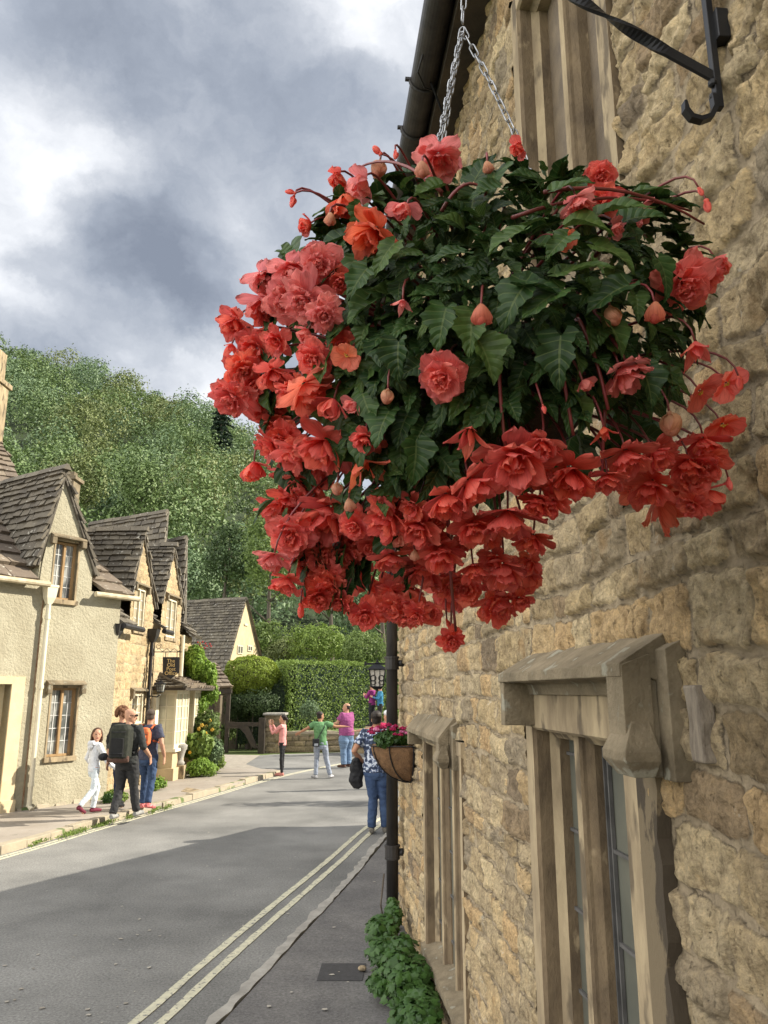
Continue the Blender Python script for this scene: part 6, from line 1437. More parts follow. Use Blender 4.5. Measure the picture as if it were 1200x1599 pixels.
# ivy at the foot of the pipe
t=thing('ivy_clump','glossy green ivy clump at the foot of the black rainwater pipe','ivy',(.1,6.8,0)); r_=np.random.default_rng(91)
bl=[]
for (u,v,Y,r,h) in ((600,1500,7.1,.22,.34),(612,1540,6.6,.25,.36),(630,1575,6.1,.27,.38),(645,1600,5.7,.26,.34),(600,1570,6.3,.2,.2),(615,1475,7.4,.14,.36),(660,1640,5.2,.25,.3)):
    g=gnd(u,v,.05); P,Nr=crownpts((min(g.x,W0-Y*.0969-.14),g.y+.1,.05+h*.5),(r*.72,r,h*.43),1300,r_,lobes=8,shell=.7,noise=.2); bl.append((P,Nr))
P=np.concatenate([a for a,_ in bl]);Nr=np.concatenate([b for _,b in bl]); wv=P@npN; P=P-npN*np.clip(wv-(W0-.03),0,None)[:,None]; P[:,2]=np.maximum(P[:,2],.05)
# five-pointed leaves
def ivyleaf(P,Nn,S_):
    n=len(P); t=unit(r_.normal(size=(n,3))+[0,0,-.6]); t=unit(t-Nn*np.sum(t*Nn,1,keepdims=True)); b=np.cross(Nn,t)
    an=np.array([0,.35,.75,1.15,1.9,2.7,3.14,-2.7,-1.9,-1.15,-.75,-.35]); rd=np.array([1,.62,.72,.52,.62,.45,.25,.45,.62,.52,.72,.62]); V=[P-t*S_[:,None]*.0]
    for a,q in zip(an,rd): V.append(P+(t*math.cos(a)+b*math.sin(a))*S_[:,None]*q*.55-Nn*S_[:,None]*.10*abs(math.sin(a)))
    V=np.stack(V,1).reshape(-1,3); i=np.arange(n)*13; F_=np.concatenate([np.stack([i,i+1+k,i+1+(k+1)%12],1) for k in range(12)]); return V,F_
V,F_=ivyleaf(P,unit(Nr+[0,-.3,.5]),.075*r_.uniform(.6,1.25,len(P))); mesh_np('foliage',V,F_,MT['ivy'],t)
mb=MB(); mb.tube([(.14,7.3,.05),(.10,6.9,.2),(.2,6.4,.15),(.3,5.8,.2)],.012,6); mb.tube([(.02,7.5,.05),(-.03,7.45,.3),(.0,7.5,.55)],.008,5); mb.build('stem',MT['bark'],t)
# a pale stone by the ivy
tag(MB().ball(gnd(566,1512,.07),.035,8,6,(1,.8,.6)).build('stone',MT['limestone_lt']),'small pale stone lying on the pavement beside the ivy','stone')
# ------------------------------------------------------------ small wall basket
wbk=thing('wall_basket','small coir wall basket of magenta flowers fixed beside the far window of the near wall','wall basket',tuple(wp(6.35,W0,1.6)))
SC=6.95; zt=atY(615,1166,6.8).z; n=20
rings=[]
for i in range(9):
    t_=i/8; a=t_*math.pi/2*.96; rr_=math.cos(a); zz=zt-.30*math.sin(a)**1.1
    rings.append([wp(SC-.20*rr_*math.cos(math.pi*j/n),W0-.02-.34*rr_*math.sin(math.pi*j/n)*(1+.03*math.sin(j*4+i)),zz+.012*math.sin(j*2.3)*(i==0)) for j in range(n+1)])
MB().loft(rings).build('liner',MT['coir'],wbk,smooth=True)
mb=MB()
for j in (0,4,8,12,16,20): mb.tube([wp(SC-.205*math.cos(math.pi*i/16)*math.cos(math.pi*j/n),W0-.02-.35*math.cos(math.pi*i/16)*math.sin(math.pi*j/n),zt-.31*math.sin(math.pi*i/16)**1.1) for i in range(9)],.0055,6)
mb.tube([wp(SC-.21*math.cos(math.pi*j/n),W0-.02-.355*math.sin(math.pi*j/n),zt) for j in range(n+1)],.006,6); mb.build('iron_frame',MT['blackm'],wbk)
r_=np.random.default_rng(12); c=np.array(wp(SC,W0-.19,zt+.05)); P,Nr=crownpts(c,(.19,.22,.13),1500,r_,lobes=8,shell=.8); wv=P@npN; P=P-npN*np.clip(wv-(W0-.02),0,None)[:,None]; leafmesh('foliage',P,Nr,.038,MT['ivy'],wbk,r_)
mg=[mat('magenta_petal',(.30,.008,.06),(.42,.02,.10),scale=30,trans=.3),mat('pink_petal',(.62,.10,.30),(.72,.3,.45),scale=30,trans=.3)]
rr=random.Random(6)
for k in range(34):
    a=rr.uniform(0,6.28); q=math.sqrt(rr.random()); mb=MB(); ps=SC+.19*q*math.cos(a); pw=min(W0-.03,W0-.19+.21*q*math.sin(a)); pz=zt+.11+.05*(1-q*q)+rr.uniform(-.03,.02); r0=rr.uniform(.018,.027)
    for b in range(6): mb.ball(wp(ps+math.cos(b*1.05)*r0*.7,pw+math.sin(b*1.05)*r0*.7,pz+.004*math.sin(b*2)),r0*.55,6,4,(1,1,.6))
    mb.ball(wp(ps,pw,pz+.008),r0*.5,6,4); mb.build('flower',mg[1] if k%7==3 or k in (1,2) else mg[0],wbk)

tr('broadleaf_tree','small street tree beyond the near building, its branch shading the road',2000,1000,900,40,10,60,.1,'tree',200) if 0 else None
st_=tree('street_tree','small tree behind the stone building whose crown shades the road',(6.6,17.6,0),6.0,(2.3,.55,.6),5.0,900,.16,'tree',201,trunk=.07)

bush('garden_shrub','dark rounded evergreen shrub below the golden yew dome',396,1072,1128,30.25,92,5200,.075,'treed',210,zmin=.1)
bush('garden_shrub','dark evergreen shrub behind the gate post left of the pillar',372,1088,1135,30.5,50,2600,.08,'treed',211,zmin=.1)
# ------------------------------------------------------------ PEOPLE
def remesh(mb,name,m,parent,vox,T,smooth=2,wr=0,seed=0,mf=None):
    me=bpy.data.meshes.new('tmp'); me.from_pydata([tuple(v) for v in mb.v],[],mb.f); o=bpy.data.objects.new('tmp',me); COL.objects.link(o)
    r=o.modifiers.new('r','REMESH'); r.mode='VOXEL'; r.voxel_size=vox; r.use_smooth_shade=True
    if smooth: s=o.modifiers.new('s','SMOOTH'); s.factor=.5; s.iterations=smooth
    dg=bpy.context.evaluated_depsgraph_get(); dg.update(); e=bpy.data.meshes.new_from_object(o.evaluated_get(dg)); bpy.data.objects.remove(o); bpy.data.meshes.remove(me)
    n=len(e.vertices); co=np.zeros(n*3,dtype=np.float32); e.vertices.foreach_get('co',co); co=co.reshape(-1,3)
    if wr:
        nr=np.zeros(n*3,dtype=np.float32); e.vertices.foreach_get('normal',nr); nr=nr.reshape(-1,3); f=fbm(co[:,2]*14+co[:,0]*5+seed,co[:,0]*9+co[:,1]*11,seed,3)+.5*fbm(co[:,2]*34,co[:,0]*20+co[:,1]*20,seed+1,2); co=co+nr*(f*wr)[:,None]
    mi=None
    if mf is not None:
        k=len(e.polygons); ce=np.zeros(k*3,dtype=np.float32); 
        e.polygons.foreach_get('center',ce); mi=mf(ce.reshape(-1,3))
    co4=np.array(T)@np.vstack([co.T,np.ones(n)]); e.vertices.foreach_set('co',co4[:3].T.astype(np.float32).ravel()); e.update(); e.name=name
    ob=bpy.data.objects.new(name,e); COL.objects.link(ob); e.materials.clear()
    for x in (m if isinstance(m,list) else [m]): e.materials.append(x)
    if mi is not None: e.polygons.foreach_set('material_index',mi.astype(np.int32))
    e.polygons.foreach_set('use_smooth',np.ones(len(e.polygons),dtype=bool)); setpar(ob,parent); return ob
def erings(L,n=18):
    out=[]
    for (x,y,z,rx,ry) in L: out.append([Vector((x+rx*math.cos(2*math.pi*j/n),y+ry*math.sin(2*math.pi*j/n),z)) for j in range(n)])
    return out
SK=mat('skin',(.52,.29,.19),(.47,.25,.16),scale=12,rough=.55); SKD=mat('tanned_skin',(.40,.20,.12),(.36,.18,.105),scale=12,rough=.55)
EYE=mat('eye',(.02,.015,.012),(.03,.02,.02)); LIP=mat('lips',(.36,.12,.10),(.30,.10,.09))
def cloth(n,c1,c2=None,**k): return mat(n,c1,c2 or tuple(x*.75 for x in c1),rough=.9,bump=.4,bscale=160,dist=.004,**dict(dict(scale=18),**k))
def hand(mb,w,d,palm,curl,side,s=1.0):
    """w wrist, d direction of the hand, palm = palm normal; five separate fingers"""
    w=Vector(w); d=Vector(d).normalized(); pn=Vector(palm); pn=(pn-d*pn.dot(d)).normalized(); ac=d.cross(pn)*side
    rings=[]
    for t,hw,th in ((-.01,.024,.019),(.02,.032,.017),(.055,.040,.015),(.085,.041,.013),(.095,.034,.010)):
        rings.append([w+d*t*s+ac*hw*math.cos(2*math.pi*j/10)*s+pn*th*math.sin(2*math.pi*j/10)*s for j in range(10)])
    mb.loft(rings)
    for i,(off,L_) in enumerate(((-.031,.060),(-.011,.072),(.010,.078),(.030,.070))):
        p=w+d*.088*s+ac*off*s; pts=[p-d*.02*s]; a=0; spread=ac*(off*.22)
        for k,seg in enumerate((.42,.32,.26)):
            dd=(d*math.cos(a)+pn*math.sin(a)+spread).normalized(); p=p+dd*L_*seg*s; pts.append(p); a+=curl
        mb.tube(pts,[.0088*s,.0088*s,.0078*s,.0066*s],7)
    p=w+d*.028*s+ac*.030*s; dd=(d*.65+ac*.75+pn*.35).normalized(); q=p+dd*.036*s; mb.tube([p-dd*.01,q,q+(d*.9+ac*.25+pn*.35).normalized()*.030*s],[.0115*s,.0098*s,.0078*s],7)
def person(label,loc,rot,h,J=None,col=None,sleeve='short',head=(0,0),build=1.0,group=None,hair='short',skin=None,belly=0,child=False,mats=None,female=False,legflare=1.0,voxel=.0085):
    skin=skin or SK; k=h/1.75; T=Matrix.Translation(loc)@Matrix.Rotation(R(rot),4,'Z')@Matrix.Scale(k,4); root=thing('person',label,'person',tuple(loc),group)
    j=dict(sR=(.175,0,1.42),sL=(-.175,0,1.42),eR=(.235,-.02,1.14),eL=(-.235,-.02,1.14),wR=(.25,.06,.90),wL=(-.25,.06,.90),hR=(.09,0,.93),hL=(-.09,0,.93),kR=(.10,.02,.50),kL=(-.10,.02,.50),aR=(.105,-.01,.085),aL=(-.105,-.01,.085),tR=(.13,.17,.02),tL=(-.13,.17,.02),dR=None,dL=None,pR=None,pL=None,curl=.45,lean=(0,0))
    if J: j.update(J)
    V={q:Vector(x) for q,x in j.items() if isinstance(x,tuple) and len(x)==3}; lx,ly=j['lean']; b=build; sh=.86 if female else 1.0
    tor=lambda g: [(0,0,.80,.115*b+g,.09*b+g),(0,0,.88,.158*b+g,.112*b+g+belly*.3),(lx*.2,ly*.2,.97,.158*b+g,.115*b+g+belly*.8),(lx*.4,ly*.4+belly*.4,1.06,.145*b*(.93 if female else 1)+g,.108*b+g+belly),(lx*.6,ly*.6+belly*.3,1.16,.152*b*(.95 if female else 1)+g,.112*b+g+belly*.7),(lx*.8,ly*.8,1.28,.172*b*sh+g,.118*b+g+belly*.2),(lx*.95,ly*.95,1.38,.170*b*sh+g,.105*b+g),(lx,ly,1.44,.115*b*sh+g,.075*b+g),(lx,ly,1.475,.062+g*.5,.058+g*.5)]
    Rh=Matrix.Rotation(R(head[0]),3,'Z')@Matrix.Rotation(R(head[1]),3,'X'); hc=Vector((lx,ly+.015,1.62)); HS=1.12 if child else 1.0
    def hp(x,y,z): return hc+Rh@(Vector((x,y,z))*HS)
    nb=Vector((lx,ly-.005,1.44))
    body=MB(); body.loft(erings(tor(-.012))); body.tube([nb,hp(0,-.01,-.075)],[.058,.052],12)
    prof=[(-.118,.018,.030,.022),(-.100,.020,.046,.050),(-.07,.008,.060,.078),(-.03,.0,.069,.090),(.01,-.004,.073,.096),(.05,-.008,.073,.098),(.085,-.010,.062,.082),(.108,-.012,.036,.048),(.116,-.012,.010,.014)]
    body.loft([[hp(rx*math.cos(2*math.pi*i/18),cy+ry*math.sin(2*math.pi*i/18),z) for i in range(18)] for z,cy,rx,ry in prof])
    body.tube([hp(0,.088,.012),hp(0,.104,-.018),hp(0,.112,-.034),hp(0,.096,-.042)],[.009,.012,.014,.010],7)   # nose
    body.ball(hp(0,.074,-.098),.024,8,6); body.ball(hp(0,.088,-.062),.016,8,5,(1.4,.7,.6))
    for s_ in (-1,1): body.ball(hp(s_*.074,-.004,-.012),.020,7,6,(.45,.9,1.5)); body.ball(hp(s_*.030,.084,.024),.013,7,5,(1.5,.6,.5))
    for s_,q in ((1,'R'),(-1,'L')):
        S_,E_,W_=V['s'+q]+Vector((lx,ly,0)),V['e'+q],V['w'+q]
        S_=Vector((S_.x*sh*(.96+.04*b),S_.y,S_.z)); d=Vector(j['d'+q]).normalized() if j['d'+q] else (W_-E_).normalized()
        body.tube([nb+Vector((s_*.05,0,-.02)),S_,S_*.5+E_*.5,E_,E_*.55+W_*.45,W_,W_+d*.015],[.05,.056*b**.6,.050*b**.6,.040,.040,.026,.023],11)
        pn=Vector(j['p'+q]) if j['p'+q] else Vector((-s_,0,0)); hand(body,W_,d,pn,j['curl'],(1 if s_>0 else -1),1.0)
        H_,K_,A_,T_=V['h'+q],V['k'+q],V['a'+q],V['t'+q]
        body.tube([H_+Vector((0,0,.03)),H_*.5+K_*.5,K_,K_*.6+A_*.4,A_,A_+Vector((0,0,-.03))],[x*min(1,legflare)*(.80 if female else .94) for x in (.085,.070,.052,.050,.034,.034)],11)
        body.tube([A_,A_*.4+T_*.6,T_+Vector((0,0,.01))],[.034,.030,.024],9)
    hinv=Rh.transposed()
    def mf(c):
        q=(c-np.array(hc))/HS; q=q@np.array(hinv).T; mi=np.zeros(len(c),int)
        mi[(q[:,1]>.07)&(np.abs(np.abs(q[:,0])-.030)<.015)&(np.abs(q[:,2]-.012)<.0075)]=1
        mi[(q[:,1]>.075)&(np.abs(q[:,0])<.024)&(np.abs(q[:,2]+.064)<.008)]=2; return mi
    bd=remesh(body,'body',[skin,EYE,LIP],root,voxel,T,2,0,0,mf)
    c=col
    # shirt
    sm=MB(); L_=tor(.016); L_=[L_[1],L_[2],L_[3],L_[4],L_[5],L_[6],L_[7]]; L_[0]=(L_[0][0],L_[0][1],.865,L_[0][3]+.008,L_[0][4]+.008); L_.append((lx,ly-.004,1.475,.070,.066)); sm.loft(erings(L_))
    for s_,q in ((1,'R'),(-1,'L')):
        S_,E_,W_=V['s'+q]+Vector((lx,ly,0)),V['e'+q],V['w'+q]; S_=Vector((S_.x*sh*(.96+.04*b),S_.y,S_.z)); f_=b**.6
        if sleeve=='long': sm.tube([nb+Vector((s_*.05,0,-.03)),S_,S_*.5+E_*.5,E_,E_*.5+W_*.5,W_-(W_-E_).normalized()*.01],[.062,.074*f_,.064*f_,.054,.047,.036],12)
        elif sleeve=='elbow': sm.tube([nb+Vector((s_*.05,0,-.03)),S_,S_*.5+E_*.5,E_,E_*.85+W_*.15],[.062,.074*f_,.064*f_,.055,.052],12)
        else: sm.tube([nb+Vector((s_*.05,0,-.03)),S_,S_*.62+E_*.38,S_*.35+E_*.65],[.062,.075*f_,.070*f_,.070*f_],12)
    remesh(sm,'shirt',c['shirt'],root,.0105,T,2,.011,int(h*100))
    tm=MB(); tm.loft(erings([(0,0,.76,.12*b,.10*b),(0,0,.82,.165*b,.125*b),(0,0,.90,.170*b+.004,.128*b+belly*.4),(0,0,.97,.160*b,.118*b+belly*.5)]))
    for q in 'RL':
        H_,K_,A_=V['h'+q],V['k'+q],V['a'+q]; f_=legflare; tm.tube([H_+Vector((0,0,.02)),H_*.5+K_*.5,K_,K_*.5+A_*.5,A_+Vector((0,0,.015))],[.098*b,.086*b*f_,.066*f_,.064*f_,.056*f_],13)
    remesh(tm,'trousers',c['trousers'],root,.0105,T,2,.012,int(h*100)+7)
    for q in 'RL':
        A_,T_=V['a'+q],V['t'+q]; sh_=MB(); d=(T_-A_); d.z=0; d.normalize() if d.length>.01 else None; heel=A_-d*.055; 
        up=Vector((0,0,1)); fd=(T_-A_); z_=-.055
        sh_.tube([heel+up*-.03,A_+up*-.028,A_*.45+T_*.55+up*.005,T_+up*.022+d*.035],[.036,.044,.040,.030],10); sh_.tube([A_+up*.02,A_+up*-.02],[.042,.044],10)
        remesh(sh_,'shoe',c['shoe'],root,.009,T,1)
    # hair
    hm=MB()
    if hair in ('short','fringe'):
        hm.loft([[hp((rx+.006)*math.cos(2*math.pi*i/18),cy-.014+(ry+.004)*math.sin(2*math.pi*i/18)*(1.0 if math.sin(2*math.pi*i/18)<0 else .93),z) for i in range(18)] for z,cy,rx,ry in [(.028,-.012,.070,.088),(.05,-.010,.076,.099),(.085,-.012,.070,.090),(.112,-.012,.050,.064),(.128,-.012,.018,.024)]])
        hm.loft([[hp((rx)*math.cos(math.pi+math.pi*i/12),cy+ry*math.sin(math.pi+math.pi*i/12),z) for i in range(13)] for z,cy,rx,ry in [(-.065,-.01,.055,.080),(-.03,-.01,.071,.094),(.05,-.01,.077,.100)]])
    elif hair=='shaved':
        hm.loft([[hp((rx+.003)*math.cos(math.pi+math.pi*i/12),cy+(ry+.004)*math.sin(math.pi+math.pi*i/12),z) for i in range(13)] for z,cy,rx,ry in [(-.045,-.01,.060,.086),(0,-.008,.072,.094),(.055,-.008,.070,.092)]])
    elif hair=='long':
        hm.loft([[hp((rx+.012)*math.cos(2*math.pi*i/18),cy-.016+(ry+.006)*math.sin(2*math.pi*i/18)*(1.0 if math.sin(2*math.pi*i/18)<0 else .86),z) for i in range(18)] for z,cy,rx,ry in [(.035,-.012,.072,.090),(.06,-.010,.078,.102),(.09,-.012,.070,.090),(.118,-.012,.046,.060),(.134,-.012,.015,.02)]])
        for a,l in ((-1.0,.23),(-.6,.25),(-.2,.27),(.2,.27),(.6,.25),(1.0,.23),(-1.25,.2),(1.25,.2)):
            x=math.sin(a)*.082; y=-math.cos(a)*.088; hm.tube([hp(x*.9,y*.9,.07),hp(x*1.08,y*1.08,0),hp(x*1.2,y*1.22,-.09),hp(x*1.15+.02*math.sin(a*9),y*1.25,-l)],[.028,.032,.030,.010],8)
    elif hair=='bun':
        hm.loft([[hp((rx+.008)*math.cos(2*math.pi*i/18),cy-.018+(ry+.004)*math.sin(2*math.pi*i/18)*(1.0 if math.sin(2*math.pi*i/18)<0 else .86),z) for i in range(18)] for z,cy,rx,ry in [(.03,-.012,.070,.090),(.06,-.010,.076,.100),(.09,-.012,.068,.088),(.115,-.012,.045,.06),(.128,-.012,.015,.02)]])
        hm.loft([[hp((rx)*math.cos(math.pi+math.pi*i/12),cy+ry*math.sin(math.pi+math.pi*i/12),z) for i in range(13)] for z,cy,rx,ry in [(-.04,-.01,.062,.085),(0,-.01,.076,.098),(.05,-.01,.079,.102)]]); hm.ball(hp(0,-.13,.0),.045,10,8); hm.tube([hp(0,-.13,-.01),hp(0,-.15,-.1)],[.03,.012],7)
    elif hair=='curly':
        rr_=random.Random(3)
        for i in range(70):
            a=rr_.uniform(0,6.28); e=rr_.uniform(-.5,1.4); q=Vector((math.cos(a)*math.cos(e)*.105,math.sin(a)*math.cos(e)*.115-.03,math.sin(e)*.11+.02))
            if q.y>.06 and q.z<.06: continue
            hm.ball(hp(*q),.034,6,5)
    if hm.v: remesh(hm,'hair',c['hair'],root,.008,T,1,.004,3)
    return root,T,hp
def part(root,T,mb,name,m,vox=None,top=None,bevel=0,smooth=False):
    if vox: return remesh(mb,name,m,root,vox,T,1)
    mb.v=[T@v for v in mb.v]; return mb.build(name,m,root,smooth=smooth,bevel=bevel)
def G(u,v,z=0): g=gnd(u,v,z); return (g.x,g.y,z)
BROWN=mat('brown_hair',(.10,.05,.028),(.06,.03,.018),scale=40,rough=.6); DARKH=mat('dark_hair',(.018,.013,.011),(.03,.022,.018),scale=40,rough=.6); GING=mat('ginger_hair',(.17,.075,.035),(.09,.04,.02),scale=40,rough=.8)
jean=cloth('blue_denim',(.055,.09,.17),(.025,.045,.10),scale=5); wht=cloth('white_cotton',(.68,.69,.70),(.58,.59,.61)); blk=cloth('black_cloth',(.015,.015,.017),(.03,.03,.032))
# 1 girl in white
g_,T,hp=person('girl in white hoodie and trousers with long brown hair looking back over her shoulder',(G(141,1272,PZ)[0],G(141,1272,PZ)[1],PZ),-42,1.42,dict(wR=(.33,.42,.86),eR=(.24,.15,1.08),dR=(.5,.8,-.35),eL=(-.25,-.05,1.12),wL=(-.20,.12,.93),kL=(-.09,.16,.54),aL=(-.10,.10,.10),tL=(-.11,.27,.03),kR=(.09,-.02,.50),aR=(.10,-.30,.20),tR=(.11,-.20,.04)),dict(shirt=wht,trousers=cloth('pale_denim',(.62,.67,.70),(.52,.58,.62)),shoe=mat('maroon_shoe',(.16,.02,.04),(.10,.015,.03)),hair=BROWN),'long',(-112,0),.82,hair='long',child=True,female=True)
mb=MB(); mb.tube([(-.09,-.08,1.46),(0,-.13,1.44),(.09,-.08,1.46)],[.05,.065,.05],9); mb.ball((0,-.12,1.38),.075,9,7,(1.2,.7,1)); part(g_,T,mb,'hood',wht,.010)
# 2 man with the big rucksack
sh=cloth('charcoal_shirt',(.045,.047,.045),(.03,.032,.03))
m2,T2,hp2=person('bald man in sunglasses and charcoal clothes carrying a big hiking rucksack',(G(192,1279,PZ)[0],G(192,1279,PZ)[1],PZ),-8,1.78,dict(eR=(.27,.0,1.13),wR=(.31,.20,.96),dR=(0,.35,-.9),eL=(-.27,-.08,1.14),wL=(-.30,-.06,.90),kR=(.10,.10,.50),aR=(.13,.20,.09),tR=(.15,.38,.03),kL=(-.09,.02,.50),aL=(-.10,-.16,.09),tL=(-.11,.02,.02)),dict(shirt=sh,trousers=cloth('dark_grey_trousers',(.040,.040,.040),(.024,.024,.026)),shoe=mat('grey_shoe',(.35,.34,.32),(.18,.18,.17)),hair=BROWN),'elbow',(-72,-6),1.06,hair='none',legflare=1.12)
mb=MB(); 
for s_ in (-1,1): mb.ball(hp2(s_*.034,.092,.016),.027,8,6,(1.1,.35,.75)); mb.tube([hp2(s_*.055,.085,.02),hp2(s_*.080,.0,.015)],.004,5)
mb.tube([hp2(-.06,.095,.024),hp2(.06,.095,.024)],.004,5); part(m2,Matrix.Translation((0,0,0))@T2,mb,'sunglasses',MT['blackm'])
def rucksack(name,label,T,s,mA,mB,loc,big=True):
    t=thing(name,label,'backpack',loc); mb=MB(); w,dp,z0,z1=((.165,.13,.93,1.50) if big else (.125,.075,1.10,1.43))
    z0,z1=z0,z1; y=-.135-dp
    mb.loft([[Vector((a*w*k,y+b*dp*k2,z)) for a,b in ((-1,-.7),(-.7,-1),(.7,-1),(1,-.7),(1,.8),(-1,.8))] for k,k2,z in ((.55,.55,z0),(.92,.95,z0+.05),(1,1,(z0+z1)/2),(.97,.95,z1-.08),(.70,.7,z1-.01),(.4,.4,z1))])
    remesh(mb,'pack',mA,t,.010,T,2,.004,4)
    mb=MB(); mb.loft([[Vector((a*w*.7,y-dp*.95+b*.035,z)) for a,b in ((-1,-.6),(-.7,-1),(.7,-1),(1,-.6),(1,1),(-1,1))] for z in (z0+.06,z0+(z1-z0)*.35,z0+(z1-z0)*.62)]); remesh(mb,'front_pocket',mB,t,.009,T,2,.003,5)
    for s_ in (-1,1):
        mb=MB(); mb.tube([(s_*.10,-.14,z1-.02),(s_*.115,-.06,1.475),(s_*.125,.06,1.45),(s_*.135,.145,1.34),(s_*.16,.10,1.15),(s_*.15,-.12,z0+.10)],.019,7); part(t,T,mb,'strap',mB)
    mb=MB()
    for z in (z0+.12,z1-.12): mb.tube([(-w*.9,y-dp*.6,z),(-w*.5,y-dp*1.32,z),(w*.5,y-dp*1.32,z),(w*.9,y-dp*.6,z)],.007,5)
    part(t,T,mb,'buckle_strap',blk); return t
dkp=cloth('dark_olive_pack',(.035,.037,.026),(.02,.022,.017))
rs_=rucksack('rucksack','large dark olive hiking rucksack on the back of the bald man',T2,1,dkp,cloth('black_pack_cloth',(.018,.018,.018)),tuple(T2@Vector((0,-.2,.95))))
mb=MB(); mb.tube([(-.17,-.30,.955),(.0,-.34,.95),(.17,-.30,.955)],.055,9); part(rs_,T2,mb,'hip_roll',cloth('brown_roll',(.10,.055,.04)),.010)
cap=thing('cap','black cap held behind the bald man beside his rucksack','cap',tuple(T2@Vector((-.33,-.08,.98)))); mb=MB(); mb.ball((-.36,-.10,.97),.085,12,8,(1,1.2,.75)); mb.loft([[Vector((-.36+.07*math.cos(a)*k,-.10-.13*k+.03*math.sin(a),.93-.01*k)) for a in [x*math.pi/6 for x in range(12)]] for k in (.4,1.0)]); part(cap,T2,mb,'crown',blk,.008)
# 3 curly haired walker hidden behind him
person('curly ginger-haired walker mostly hidden behind the man with the rucksack',(G(181,1262,PZ)[0],G(181,1262,PZ)[1],PZ),-15,1.78,dict(kR=(.1,-.02,.5),aR=(.1,-.14,.1),tR=(.11,.03,.02),kL=(-.09,.12,.5),aL=(-.1,.18,.09),tL=(-.11,.35,.02)),dict(shirt=blk,trousers=cloth('navy_denim',(.02,.03,.07)),shoe=MT['blackm'],hair=GING),'long',(0,0),.85,hair='curly',female=True)
# 4 young man with orange pack
nv=cloth('slate_tshirt',(.075,.08,.115),(.05,.055,.085))
m4,T4,hp4=person('young man in slate t-shirt and blue jeans with orange backpack walking away',(G(226,1265,PZ)[0],G(226,1265,PZ)[1],PZ),-12,1.74,dict(eR=(.27,-.03,1.14),wR=(.29,.06,.92),dR=(0,.1,-1),kR=(.10,.0,.50),aR=(.13,-.14,.13),tR=(.16,.02,.03),kL=(-.09,.10,.5),aL=(-.10,.10,.09),tL=(-.11,.27,.02)),dict(shirt=nv,trousers=jean,shoe=mat('red_trainer',(.50,.05,.06),(.62,.30,.28),scale=25),hair=mat('cropped_brown_hair',(.06,.045,.035),(.09,.065,.05),scale=50)),'short',(4,-4),1.04,hair='short')
rucksack('backpack','small bright orange backpack worn by the young man in jeans',T4,1,cloth('orange_nylon',(.62,.17,.06),(.52,.13,.05)),cloth('burnt_orange_nylon',(.48,.12,.045)),tuple(T4@Vector((0,-.2,1.1))),False)
# 5 woman photographing
m5,T5,hp5=person('woman in pink top and black leggings holding up a phone to take a picture',G(440,1212),80,1.56,dict(eR=(.19,.26,1.22),wR=(.11,.36,1.45),dR=(-.1,.15,1),eL=(-.19,.26,1.22),wL=(-.09,.37,1.45),dL=(.1,.15,1),pR=(-1,0,0),pL=(1,0,0),aR=(.07,.02,.085),aL=(-.07,-.03,.085),kR=(.075,.0,.5),kL=(-.075,.0,.5),tR=(.08,.19,.02),tL=(-.08,.14,.02)),dict(shirt=cloth('pink_knit',(.72,.32,.30),(.62,.26,.24)),trousers=blk,shoe=mat('dusty_pink_boot',(.50,.20,.17),(.42,.16,.13)),hair=DARKH),'long',(0,2),.80,hair='bun',female=True,legflare=.8)
ph=thing('phone','phone held up in both hands by the woman in pink','phone',tuple(T5@Vector((.01,.38,1.55)))); mb=MB(); mb.box((-.08,.385,1.50),(.09,.395,1.59)); part(ph,T5,mb,'phone_body',MT['blackm'],bevel=.002)
# 6 man in green, arms out
m6,T6,hp6=person('man in green t-shirt and grey jeans stretching both arms out, black bag across him',G(500,1216),12,1.66,dict(eR=(.40,-.02,1.34),wR=(.66,.02,1.34),dR=(1,.1,-.05),pR=(0,0,-1),sR=(.185,0,1.42),eL=(-.37,.0,1.30),wL=(-.55,.08,1.20),dL=(-.8,.2,-.45),pL=(0,-1,-.2),kR=(.17,.05,.5),aR=(.27,.02,.085),tR=(.36,.15,.02),kL=(-.10,.02,.5),aL=(-.12,-.02,.085),tL=(-.20,.13,.02),lean=(-.02,-.02)),dict(shirt=cloth('green_tshirt',(.13,.27,.12),(.09,.20,.085)),trousers=cloth('pale_grey_jeans',(.30,.33,.39),(.22,.25,.31)),shoe=mat('grey_trainer',(.16,.16,.18),(.6,.6,.6),scale=20),hair=DARKH),'short',(-62,0),1.02,hair='short',skin=SKD)
bg=thing('shoulder_bag','small black shoulder bag slung diagonally on the man in green','bag',tuple(T6@Vector((-.14,-.15,.95)))); mb=MB(); mb.box((-.24,-.235,.84),(-.06,-.145,1.04)); part(bg,T6,mb,'bag_body',blk,bevel=.015)
mb=MB(); mb.tube([(-.10,-.19,1.04),(-.02,-.155,1.18),(.08,-.14,1.34),(.105,-.05,1.475),(.09,.08,1.44),(-.05,.145,1.2),(-.17,.08,1.02),(-.20,-.12,1.0)],.011,6); part(bg,T6,mb,'strap',blk); mb=MB(); mb.box((-.20,-.243,.86),(-.10,-.236,.92)); part(bg,T6,mb,'flap_patch',mat('grey_patch',(.4,.42,.45)))
